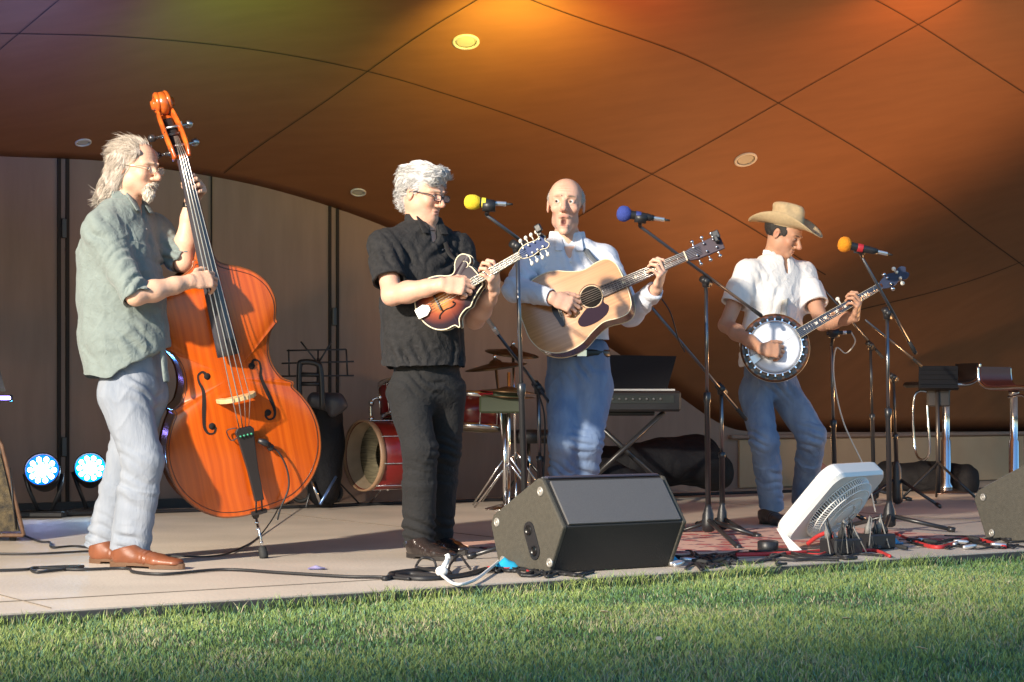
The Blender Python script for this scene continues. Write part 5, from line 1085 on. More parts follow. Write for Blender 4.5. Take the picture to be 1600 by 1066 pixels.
def banjo():
    c = W(1211, 543, 10.33); hd = W(1416, 424, 10.30); X, Y, Z = frame(c, hd, V(.08, -1, .22)); O = c; P = loc(O, X, Y, Z)
    root = thing('banjo', c, 'banjo with a white head and chrome rim held by the hatted man', 'banjo')
    m = MB(); m.lathe([(.001, -.085), (.15, -.08), (.178, -.062), (.186, -.040), (.186, -.022), (.172, -.020)], O, Z, 48); m.build('resonator', mat('resonator_wood', (.12, .045, .02), .25, coat=.5), root)
    m = MB(); m.lathe([(.1865, -.024), (.188, -.021), (.1865, -.018)], O, Z, 48, caps=False); m.build('resonator_binding', cream, root)
    m = MB(); m.lathe([(.182, -.022), (.168, -.020), (.150, -.020), (.143, -.02)], O, Z, 48, caps=False); m.build('flange', mat('flange_nickel', (.09, .07, .05), .35, .4, noise=.7, nscale=50), root)
    m = MB(); m.lathe([(.150, -.03), (.150, .0), (.147, .006), (.141, .006), (.140, .0)], O, Z, 48, caps=False); m.build('tension_hoop', chrome, root)
    m = MB(); m.lathe([(.141, .0015), (.12, .002), (.001, .002)], O, Z, 48); m.build('drum_head', mat('banjo_head', (.68, .72, .80), .55), root)
    for k in range(24):
        a = 2*math.pi*k/24; d = X*math.cos(a)+Y*math.sin(a); m = MB(); m.tube([O+d*.156+Z*.004, O+d*.156-Z*.026], .0032, 6); m.box(O+d*.153+Z*.003, (.014, .009, .006), np.stack([d, np.cross(Z, d), Z], 1), .001); m.build('bracket_hook', chrome, root)
    for k in range(24):
        a = 2*math.pi*(k+.5)/24; d = X*math.cos(a)+Y*math.sin(a); m = MB(); m.box(O+d*.168-Z*.0185, (.016, .024, .003), np.stack([d, np.cross(Z, d), Z], 1), .001); m.build('flange_hole', ebony, root)
    m = MB(); m.prism([(-.026, -.146), (.026, -.146), (.018, -.095), (-.018, -.095)], .010, .016, O, X, Y, Z); m.build('tailpiece', steel, root, bevel=.002)
    m = MB(); m.box(P(0, -.058, .008), (.068, .006, .014), np.stack([X, Y, Z], 1), 0); m.build('bridge', mat('bridge_maple', (.62, .42, .20), .5), root)
    NL = .70*.93; m = MB(); m.prism([(-.025, .145), (.025, .145), (.022, .36), (.0165, NL), (-.0165, NL), (-.022, .36)], .010, .017, O, X, Y, Z); m.build('fingerboard', mat('fingerboard_blue', (.028, .028, .045), .25, coat=.3), root)
    m = MB()
    for sg in (-1, 1): m.tube([P(sg*.025, .145, .015), P(sg*.0168, NL, .015)], .0020, 5)
    m.build('neck_binding', cream, root)
    for k in range(1, 20):
        y = NL-.70*(1-2**(-k/12))
        if y > .15: m = MB(); m.tube([P(-.02, y, .0172), P(.02, y, .0172)], .0015, 5); m.build('fret', stringm, root)
    for k in (3, 5, 7, 9, 12, 15):
        y = NL-.70*(1-(2**(-k/12)+2**(-(k-1)/12))/2); m = MB(); m.prism([(-.010, y-.006), (.010, y-.006), (.004, y), (.010, y+.006), (-.010, y+.006), (-.004, y)], .0172, .0178, O, X, Y, Z); m.build('inlay', mat('pearl', (.8, .76, .66), .3), root)
    m = MB(); m.tube([P(0, .15, -.012), P(0, .2, .0), P(0, .45, .002), P(0, NL+.01, .004)], [.026, .022, .020, .016], 10, up=X, flat=.8); m.build('neck', mat('mahogany', (.16, .05, .02), .35), root)
    hs_ = smooth_path([(-.017, NL), (-.03, NL+.03), (-.036, NL+.07), (-.026, NL+.10), (-.038, NL+.14), (-.02, NL+.165), (0, NL+.155), (.02, NL+.165), (.038, NL+.14), (.026, NL+.10), (.036, NL+.07), (.03, NL+.03), (.017, NL)], 3)
    m = MB(); m.prism(ccw(hs_), 0, .013, O, X, Y, Z); m.build('headstock', mat('headstock_navy', (.02, .03, .07), .5, spec=.3), root)
    for sg in (-1, 1):
        for k in range(2):
            y = NL+.05+k*.06; m = MB(); m.lathe([(.009, .0), (.008, .02), (.004, .026), (.001, .026)], P(sg*.018, y, .012), Z, 10); m.tube([P(sg*.018, y, -.004), P(sg*.018, y, -.03)], .006, 8); m.ball(P(sg*.045, y, -.004), (.012, .010, .012), 10); m.tube([P(sg*.02, y, -.004), P(sg*.045, y, -.004)], .004, 6); m.ball(P(sg*.018, y, -.036), (.011, .011, .008), 10); m.build('tuning_peg', mat('pearl', (.8, .76, .66), .3) if k else chrome, root)
    m = MB(); m.tube([P(-.02, .42, .005), P(-.05, .42, .005)], .005, 8); m.ball(P(-.055, .42, .005), (.012,)*3, 10); m.build('fifth_string_peg', mat('pearl', (.8, .76, .66), .3), root)
    for k in range(5):
        u = k-2; m = MB(); m.tube([P(u*.008, -.10, .014), P(u*.0105, -.058, .0165), P(u*.006, NL if k else .42, .0205)], .0008, 4); m.build('string', stringm, root)
    return root, P
BANJ, NP = banjo()
# ------------------------------------------------------------------ figures
ZU = V(0, 0, 1)
def headframe(f, roll=0.0):
    f = unit(f); r = unit(np.cross(f, ZU)); u = np.cross(r, f)
    if roll: r, u = r*math.cos(roll)+u*math.sin(roll), u*math.cos(roll)-r*math.sin(roll)
    return np.stack([r, f, u], 1)
def add_head(F, c, R, s=1.0, mouth=0.0, jaw=1.0, nose=1.0, neck=None, smile=0, eyes=.0045, thin=1.0):
    P = lambda x, y, z: c+R@(np.array([x, y, z])*s)
    md = -mouth
    F.ell(P(0, -.018, .034), np.array([.076, .098, .084])*s, R, .02)
    F.ell(P(0, .030, .018), np.array([.066, .064, .078])*s, R, .03)
    F.ell(P(0, .030, -.040+md*.4), np.array([.057*jaw, .055, .056])*s, R, .03)
    F.ell(P(0, .045, -.075+md), np.array([.038*jaw, .040, .034])*s, R, .03)
    F.ell(P(0, .076, -.100+md), np.array([.020, .015, .016])*s, R, .022)
    for g in (-1, 1):
        F.ell(P(g*.047*jaw, .006, -.058+md*.6), np.array([.018, .026, .026])*s, R, .025)
        F.ell(P(g*.038, .068, -.028), np.array([.022, .018, .020])*s, R, .02)
        F.cone(P(g*.012, .092, .020), P(g*.046, .074, .020), .0085*s, .007*s, k=.014)
        F.ell(P(g*.031, .098, -.001), np.array([.0175, .015, .013])*s, R, .012, 's')
        F.ell(P(g*.031, .0775, .0), np.array([.0155, .0145, .0135])*s, R, .004)
        F.ell(P(g*.031, .0925, .0005), np.array([.0115, .009, eyes])*s, R, .002, 's')
        # ear
        F.ell(P(g*.079, -.012, -.006), np.array([.007, .018, .031])*s, R, .006)
        F.ell(P(g*.085, -.004, -.004), np.array([.005, .009, .017])*s, R, .004, 's')
        F.cone(P(g*.020, .101, -.046), P(g*.033, .083, -.080+md*.5), .0032*s, .0022*s, k=.007, op='s')
        F.cone(P(g*.014, .1045, .0245), P(g*.045, .084, .0235), .0042*s, .003*s, k=.004)
        # nostril wing
        F.ell(P(g*.0125, .100, -.041), np.array([.0085, .010, .008])*s, R, .006)
    F.cone(P(0, .090, .010), P(0, .112+.008*nose, -.034), .0075*s, .0125*s*nose, k=.012)
    F.ell(P(0, .108, -.043), np.array([.010, .010, .006])*s, R, .006)
    # lips
    if mouth > .012:
        F.ell(P(0, .084, -.066), np.array([.024, .014, .010])*s, R, .008)
        F.ell(P(0, .082, -.080-mouth*1.0), np.array([.022, .014, .010])*s, R, .008)
        F.ell(P(0, .098, -.074-mouth*.5), np.array([.017, .026, .007+mouth*.42])*s, R, .005, 's')
    else:
        F.ell(P(0, .0885, -.0655), np.array([.023, .010, .0065])*s, R, .005)
        F.ell(P(0, .0875, -.0775), np.array([.020, .010, .0075])*s, R, .005)
        F.ell(P(0, .1000, -.0712), np.array([.024, .010, .0016])*s, R, .003, 's')
    if neck is not None: 
        F.cone(P(0, -.022, -.045), neck, (.058*thin, .060*thin), (.066*thin, .064*thin), R[:, 0], .03)
    return P
def fleshy(P, skin, R, s=1.0, mouth=0, brow=(.25, .2, .17), beard=None, lips=(.50, .20, .16)):
    red = (min(skin[0]*1.0, 1), skin[1]*.72, skin[2]*.66)
    b = [(P(0, .118, -.037), .020*s, red, .6), (P(.042, .06, -.03), .028*s, red, .5), (P(-.042, .06, -.03), .028*s, red, .5),
         (P(.083, -.01, -.005), .02*s, red, .6), (P(-.083, -.01, -.005), .02*s, red, .6),
         (P(0, .095, -.0660-mouth*0), np.array([.021, .02, .0055])*s, lips, .8, R), (P(0, .095, -.0775-mouth*1.0), np.array([.019, .02, .006])*s, lips, .8, R)]
    for q_, zz in enumerate((.046, .058, .069)): b.append((P(.004*q_, .090, zz), np.array([.034, .03, .0020])*s, (skin[0]*.72, skin[1]*.58, skin[2]*.52), .55, R))  # forehead wrinkles: crease shade painted as dark skin lines
    for g in (-1, 1): b.append((P(g*.027, .092, -.060), np.array([.0035, .02, .018])*s, (skin[0]*.72, skin[1]*.55, skin[2]*.5), .55, R)); b.append((P(g*.033, .09, -.016), np.array([.014, .02, .003])*s, (skin[0]*.75, skin[1]*.6, skin[2]*.58), .5, R)); b.append((P(g*.04, .05, -.072), np.array([.02, .04, .03])*s, (skin[0]*.86, skin[1]*.80, skin[2]*.84), .6, R))  # shade of smile folds and under-eye creases painted into the skin
    if brow is not None:
        for g in (-1, 1): b.append((P(g*.030, .090, .0225), np.array([.020, .02, .0045])*s, brow, 1, R))
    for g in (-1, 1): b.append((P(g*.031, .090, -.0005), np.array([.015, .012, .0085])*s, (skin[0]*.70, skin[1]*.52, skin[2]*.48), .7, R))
    if mouth > .012: b.append((P(0, .085, -.074-mouth*.5), np.array([.014, .024, .004+mouth*.40])*s, (.10, .02, .02), 1, R))
    return b
def eyes(P, R, s, parent, look=V(0, 1, 0), iris=(.10, .07, .04)):
    for g in (-1, 1):
        c = P(g*.031, .0775, .0); m = MB(); m.ball(c, .0128*s, 20, 0); d = unit(R@look)
        m.lathe([(.0060*s, .0112*s), (.0058*s, .0128*s), (.0030*s, .0134*s)], c, d, 16, 1); m.lathe([(.0031*s, .0134*s), (.001*s, .0137*s)], c, d, 12, 2)
        m.build('eye', [mat('eye_white', (.75, .72, .68), .15, coat=.5), mat('iris_%d' % int(iris[0]*100), iris, .2, coat=.8), mat('pupil', (.005, .005, .005), .1)], parent)
FL = [(.043, .027, .021), (.047, .030, .022), (.043, .028, .021), (.034, .021, .019)]
def add_hand(F, wr, d, back, right=True, curls=((20, 25, 15),)*4, thumb=((.75, .55, -.35), (.45, .85, -.25), (.2, .95, -.2)), s=1.0, spread=4):
    y = unit(d); z = unit(np.asarray(back)-y*(np.asarray(back)@y)); x = np.cross(y, z)*(-1 if right else 1)
    P = lambda a, b, c: wr+(x*a+y*b+z*c)*s
    F.cone(P(0, -.005, 0), P(.0, .035, -.002), (.028*s, .020*s), (.036*s, .017*s), x, .012)
    F.cone(P(.0, .030, -.002), P(0, .083, .0), (.036*s, .0165*s), (.040*s, .0135*s), x, .012)
    F.cone(P(.022, .022, -.010), P(.030, .055, -.010), .016*s, .013*s, k=.012)
    tips = []; D = lambda v: x*v[0]+y*v[1]+z*v[2]
    for i, (bx, by) in enumerate(((.030, .086), (.0105, .090), (-.0095, .086), (-.028, .078))):
        p = P(bx, by, 0); a = 0; sp = math.radians((1.5-i)*spread); r = (.0098, .0088, .0078) if i < 3 else (.0085, .0076, .0068); r = [q*s for q in r]+[.0068*s]
        cu = curls[i] if len(curls) > 1 else curls[0]
        for k in range(3):
            a += math.radians(cu[k]); dd = D((math.sin(sp)*math.cos(a), math.cos(a)*math.cos(sp), -math.sin(a))); q = p+dd*FL[i][k]*s
            F.cone(p, q, r[k], r[k+1], k=.004 if k else .008); p = q
        tips.append((p, dd))
    p = P(.026, .028, -.008)
    for k, (t, L, r0, r1) in enumerate(zip(thumb, (.042, .032, .026), (.0150, .0118, .0105), (.0115, .0105, .0085))):
        dd = D(unit(V(*t))); q = p+dd*L*s; F.cone(p, q, r0*s, r1*s, k=.008 if k == 0 else .004); p = q
    tips.append((p, dd)); return tips
def add_arm(F, sh, el, wr, s=1.0, wside=None, muscle=1.0):
    F.cone(sh, el, .050*s*muscle, .040*s*muscle, k=.02)
    d = unit(wr-el); L = np.linalg.norm(wr-el); m = el+d*L*.32
    F.cone(el, m, .039*s*muscle, .0435*s*muscle, k=.02); F.cone(m, el+d*L*.7, .0435*s*muscle, .034*s*muscle, k=.02)
    F.cone(el+d*L*.7, wr, (.034*s, .032*s), (.029*s, .0215*s), wside, .02)
def shoe(parent, heel, toe, mtl, sole, wd=.046, hgt=.075, ankle=None, boot=0.0, nm='shoe'):
    """heel, toe on the floor (z ignored)"""
    h = np.array([heel[0], heel[1], 0.]); t = np.array([toe[0], toe[1], 0.]); d = unit(t-h); sd = np.cross(d, ZU); L = np.linalg.norm(t-h)
    lo = np.minimum(h, t)-.09; hi = np.maximum(h, t)+.09; lo[2] = -.01; hi[2] = .32
    F = Field(lo, hi, .0035); p = lambda a, z, b=0: h+d*a*L+ZU*z+sd*b
    F.cone(p(.13, .05), p(.30, .052), (.034, .045), (.036, .042), sd, .02); F.cone(p(.30, .045), p(.66, .032), (.038, .040), (wd, .028), sd, .02); F.cone(p(.66, .030), p(.86, .026), (wd, .026), (wd*.78, .020), sd, .015, em=wd*.7)
    top = ankle if ankle is not None else p(.2, .13)
    F.cone(p(.22, .05), p(.20, hgt+.0), (.036, .042), (.034, .040), sd, .02)
    if boot: F.cone(p(.20, hgt), top, .040, .047, k=.02)
    else: F.cut(p(.25, hgt+.012), unit(ZU+d*-.25), .004); 
    F.cut(V(0, 0, .018), V(0, 0, -1), .003)
    me = F.mesh(nm); 
    displace(me, lambda q, n: .0016*vnoise(q*30)+.0022*np.exp(-(((q-p(.52, .05))@d)/.02)**2)*np.sin(((q-p(.5, .05))@d)/.006*1.5))
    me.materials.append(mtl); o = link(nm, me, parent)
    n_ = 28; out = []
    for k in range(n_):
        a = 2*math.pi*k/n_; x = math.cos(a); y = math.sin(a); ww = wd*(.80 if x < 0 else .98)*(1-.12*math.exp(-((x+.1)/.25)**2)); out.append(((x*.5+.5)*L*.99+.0, y*ww*(1-max(x, 0)**4*.15)))
    m = MB(); m.prism(out, .010, .024, h, d, -sd, ZU)
    m.prism([(q[0], q[1]) for q in out if q[0] < L*.32]+[(L*.32, -wd*.7), (L*.32, wd*.7)][::1] if False else sorted([(q[0], q[1]) for q in out if q[0] < L*.36], key=lambda q: math.atan2(q[1], q[0]-L*.2)), 0.0, .0105, h, d, -sd, ZU)
    m.prism(sorted([(q[0], q[1]) for q in out if q[0] > L*.55], key=lambda q: math.atan2(q[1], q[0]-L*.8)), .002, .0105, h, d, -sd, ZU)
    m.build('sole', sole, o); return o
def strands(P, R, s, n, mtl, parent, rad=(.082, .104, .092), cen=(0, -.018, .034), phi=(-150, 150), th=(5, 95), hang=.0, out=.0, r=.0016, seed=1, jitter=.010, part=0.0, lift=.004, front_short=0, name='hair_strands', sweep=0.0, back=None):
    rg = np.random.default_rng(seed); m = MB(); C = R
    for k in range(n):
        if back:
            x = rg.uniform(-.97, .97); kk = math.sqrt(1-x*x*.9); a0 = math.radians(rg.uniform(back[0], back[0]+14)+35*abs(x)**3); a1 = math.radians(rg.uniform(back[1]-25, back[1])); pts = []; dx = rg.normal(0, jitter*6); lf = lift*rg.uniform(0, 2)
            for j in range(9):
                u = j/8; a = a0+(a1-a0)*u; lf2 = 1+lf*3*math.sin(u*3.1)+.02*math.sin(u*7+k); q = np.array([(x+dx*u)*rad[0]*(.96+.06*u), math.cos(a)*rad[1]*kk, math.sin(a)*rad[2]*max(kk, .25)])*lf2*s; pts.append(P(*cen)+C@q)
            e = pts[-1]; hl = hang*rg.uniform(.6, 1.1)
            if hang:
                for j in range(1, 6): u = j/5; pts.append(e-ZU*hl*u-C[:, 1]*(.012*math.sin(u*3)-.02*max(0, u-.6)*-1)*1.5+C[:, 0]*x*.02*u*out+np.array([rg.normal(0, .003), rg.normal(0, .003), 0]))
            pts = np.array(pts); m.tube(pts, np.linspace(r, r*.45, len(pts)), 4, caps=False); continue
        ph = math.radians(rg.uniform(*phi)); t0 = math.radians(rg.uniform(th[0], th[0]+35)); t1 = math.radians(th[1]+rg.uniform(-14, 8)); 
        if abs(ph) < math.radians(55): t1 = min(t1, math.radians(38+front_short+rg.uniform(-5, 8)))
        L = 1+rg.normal(0, .02); off = rg.normal(0, jitter*.4); pts = []; sw = sweep*rg.uniform(.5, 1.3)
        for j in range(8):
            u = j/7; t = t0+(t1-t0)*u; p2 = ph+sw*u+off*8*u
            q = np.array([math.sin(t)*math.sin(p2)*rad[0], math.sin(t)*math.cos(p2)*rad[1], math.cos(t)*rad[2]])*(L+lift*10*math.sin(u*3.1))*s
            pts.append(P(*cen)+C@q)
        if hang and t1 > math.radians(70):
            e = pts[-1]; od = unit(C@np.array([math.sin(ph), math.cos(ph), 0])); hl = hang*rg.uniform(.65, 1.1); od2 = od*out
            for j in range(1, 7):
                u = j/6; pts.append(e-ZU*hl*u+od2*math.sin(u*3.0)*.6*hl-od*.014*u+od*.05*hl*max(0, u-.7)*8*out+np.array([rg.normal(0, .003), rg.normal(0, .003), 0]))
        pts = np.array(pts); m.tube(pts, np.linspace(r, r*.45, len(pts))*1.0, 4, caps=False)
    return m.build(name, mtl, parent)
def fuzz(obj, n, length, r, flow, R, c, col, lift=.3, seed=1, name='hair_strands', wob=1.0, bend=.6):
    """short strands rooted on a hair mesh, following flow (head frame)"""
    rg = np.random.default_rng(seed); me = obj.data; p = vcoords(me); nn = vnormals(me); i = rg.integers(0, len(p), n); p = p[i]; nn = nn[i]
    q = (p-c)@R; f = flow(q)@R.T+.35*np.stack([vnoise(p*22, 61), vnoise(p*22, 62), vnoise(p*22, 63)], 1)*1.6*wob; f -= nn*(f*nn).sum(1)[:, None]; f /= np.linalg.norm(f, axis=1)[:, None]+1e-6
    L = length*rg.uniform(.5, 1.15, n)[:, None]; lf = lift*rg.uniform(.2, 1.0, n)[:, None]; sd = np.cross(f, nn)
    w1 = rg.normal(0, .18, n)[:, None]
    P0 = p-nn*.002; P1 = p+f*L*.4+nn*L*lf*.30+sd*w1*L*.3; P2 = p+f*L*.75+nn*L*lf*.38+sd*w1*L*.2; P3 = p+f*L+nn*L*lf*.30-sd*w1*L*.2
    cv = nn*bend; P2 = P2-cv*(.75*L)**2/.18; P3 = P3-cv*L**2/.18; P1 = P1-cv*(.4*L)**2/.18
    vs = []
    for P_, k in ((P0, 1.), (P1, .95), (P2, .7), (P3, .2)):
        for a in (0, 2.094, 4.189): vs.append(P_+(sd*math.cos(a)+nn*math.sin(a))*r*k)
    V_ = np.stack(vs, 1).reshape(-1, 3); b = np.arange(n)[:, None]*12; F = []
    for s_ in range(3):
        for a in range(3): F.append(np.stack([b[:, 0]+s_*3+a, b[:, 0]+s_*3+(a+1) % 3, b[:, 0]+s_*3+3+(a+1) % 3, b[:, 0]+s_*3+3+a], 1))
    Fq = np.concatenate(F).astype(np.int32); m2 = bpy.data.meshes.new(name); m2.vertices.add(len(V_)); m2.vertices.foreach_set('co', V_.astype(np.float32).ravel())
    m2.loops.add(Fq.size); m2.loops.foreach_set('vertex_index', Fq.ravel()); m2.polygons.add(len(Fq)); m2.polygons.foreach_set('loop_start', np.arange(len(Fq), dtype=np.int32)*4); m2.polygons.foreach_set('use_smooth', np.ones(len(Fq), bool)); m2.update(calc_edges=True)
    tone = np.clip(rg.normal(1, .18, n)+.35*vnoise(p*30, 5), .35, 1.5)[:, None]*np.array(col); cc = np.concatenate([np.repeat(tone, 12, 0), np.ones((n*12, 1))], 1)
    at = m2.color_attributes.new('tint', 'FLOAT_COLOR', 'POINT'); at.data.foreach_set('color', np.clip(cc, 0, 1).astype(np.float32).ravel())
    m2.materials.append(mat('hair_strand', (.5, .5, .5), .5, attr='tint', spec=.4)); return link(name, m2, obj)
def glasses(P, R, parent, col, wire=.0012, shape='round', tint=(.8, .85, .85), drop=.0, lensw=.021, lensh=.018):
    g_ = MB()
    for g in (-1, 1):
        a = np.linspace(0, 2*math.pi, 33); pw = .8 if shape == 'round' else .5
        rim = [P(g*.031+lensw*np.sign(math.cos(t))*abs(math.cos(t))**pw, .108-.10*abs(g*.031+lensw*math.cos(t))**1.4*1.2+.004, -.004-drop+lensh*np.sign(math.sin(t))*abs(math.sin(t))**pw) for t in a]
        g_.tube(rim, wire, 6, caps=False); g_.tube([P(g*(.031+lensw), .100, .004-drop), P(g*.078, .082, .006), P(g*.083, -.0, .005), P(g*.082, -.02, -.004)], wire*1.1, 6)
        m = MB(); c = np.mean(rim[:-1], axis=0); m.add(np.vstack([rim[:-1], [c]]), [(i, (i+1) % 32, 32) for i in range(32)]); m.lens = 1
        LENS.append((m, g))
    g_.tube([P(-.031+lensw, .110, .000-drop), P(0, .116, .003-drop), P(.031-lensw, .110, .000-drop)], wire, 6)
    o = g_.build('glasses', col, parent)
    for m, g in LENS: m.build('lens', mat('lens_glass', (.9, .95, .95), .03, spec=.8, alpha=.22), o)
    LENS.clear()
LENS = []
skin_m = lambda: mat('skin', (.6, .4, .3), .48, attr='tint', sss=.10, bump=.16, bscale=110, spec=.35)
def body_field(lo, hi): return Field(V(lo[0], lo[1], 0), V(hi[0], hi[1], 2), .0036, zs=[(-.02, .80, .012), (.80, lo[2], .006), (lo[2], hi[2], .0034)])
def loft(F, sts, k=.03, **kw):
    for a, b in zip(sts[:-1], sts[1:]): F.cone(a[0], b[0], a[1], b[1], a[2], k, **kw)
def collar(parent, mtl, nk, f, r, rad=.070, h=.036, up=ZU, flap=.060, spread=.030, tw=.021):
    """shirt collar round the neck base point nk, f front, r right: its own mesh"""
    F = Field(nk-.16, nk+.16, .0032)
    nk = nk+up*.014
    F.cone(nk-up*.034, nk+up*h-f*.004, (rad+.008, rad*1.04), (rad*.92, rad*.92), r, .004, flat=True)
    F.cone(nk-up*.06, nk+up*(h+.03), (rad-.010, rad*.96-.010), (rad*.90-.008, rad*.88-.008), r, .003, 's', flat=True)
    F.ell(nk+f*(rad+.02)+up*.012, (.026, .05, .045), np.stack([r, f, up], 1), .004, 's')
    for g in (-1, 1):
        p0 = nk+r*g*rad*.64+f*rad*.66+up*(h*.72); p1 = nk+r*g*(spread+.020)+f*(rad*.96+.036)-up*(flap-.012)
        F.cone(p0, p1, (.018, .0045), (tw, .0045), unit(r*g*.9+f*.12-up*.1), .003)
        q = nk+r*g*(rad+.010)+up*h*.45-f*.0; F.cone(q+up*.004, p0-up*.008+r*g*.004, (.023, .0045), (.020, .0045), unit(up-r*g*.3), .003)
        F.cone(q+up*.004, nk-f*(rad+.004)+up*h*.55+r*g*.02, (.022, .0045), (.022, .0045), up, .003)
    me = F.mesh('collar'); me.materials.append(mtl); return link('collar', me, parent)
def finish(me, name, mtl, parent, fn=None, label=None, hem=None):
    if fn: displace(me, fn)
    if hem:
        p = vcoords(me); w = np.clip((hem[0]+.09-p[:, 2])/.09, 0, 1)**2; q = p*np.array([9, 9, 0])+5; z = vnoise(q, 31)+.5*vnoise(q*2.1, 32); n = vnoise(q*1.3+3, 35)
        p[:, 2] += w*hem[1]*z; c = p.mean(0); d = p-c; d[:, 2] = 0; d /= np.linalg.norm(d, axis=1)[:, None]+1e-6; p += d*(w*hem[1]*.9*n)[:, None]
        me.vertices.foreach_set('co', p.astype(np.float32).ravel()); me.update()
    me.materials.append(mtl); o = link(name, me, parent)
    if label: o['label'] = label
    return o
TILT = np.array(Matrix.Rotation(.6, 3, 'Y') @ Matrix.Rotation(.3, 3, 'X'))
def cloth(base_amp, specs, vert=.5, seed=0):
    def fn(p, n):
        q = p*np.array([1, 1, .35]); wp = p+.03*np.stack([vnoise(p*8, 51), vnoise(p*8, 52), vnoise(p*8, 53)], 1); rd = 1-2*np.abs(vnoise(wp@TILT*np.array([16, 16, 7]), seed+2)); rd2 = 1-2*np.abs(vnoise(wp@TILT.T*np.array([30, 30, 15]), seed+12)); d = base_amp*(.9*vnoise(q*9, seed)+.6*vnoise(q*19, seed+1)+.55*np.clip(rd2, 0, 1)**3*np.clip(.4+vnoise(p*9, seed+6), 0, 1)+.95*np.clip(rd, 0, 1)**2*np.clip(.6+vnoise(p*6, seed+5), 0, 1)); return d+1.7*folds(p, specs, seed)
    return fn
def legs_field(F, pelvis, hips, knees, ankles, r, hipw, hem=.02, thigh=(.090, .098), knee=(.066, .070), calf=(.066, .070), ank=(.062, .072), fdir=None):
    F.cone(pelvis+ZU*.10, pelvis-ZU*.02, (hipw, .115), (hipw*1.02, .125), r, .04)
    for h, kn, an in zip(hips, knees, ankles):
        F.cone(h, kn, thigh, knee, r, .045); m = kn+(an-kn)*.35; F.cone(kn, m, knee, calf, r, .03); d = unit(an-kn); F.cone(m, an+d*hem, calf, ank, r, .02, flat=True)
def seams(parent, hips, knees, ankles, r, col, rr=(.094, .073, .074, .074)):
    for g, h, k, a in zip((1, -1), hips, knees, ankles):
        pts = [h+r*g*rr[0]*.95, h*.5+k*.5+r*g*(rr[0]+rr[1])*.5, k+r*g*rr[1], k*.5+a*.5+r*g*rr[2]*.97, a+r*g*rr[3]*.9]
        m = MB(); m.tube(smooth_path(pts, 8), .0035, 6); m.build('side_seam', col, parent)
def stitch(name, pts, r, mtl, parent): m = MB(); m.tube(smooth_path(pts, 5), r, 5); return m.build(name, mtl, parent)
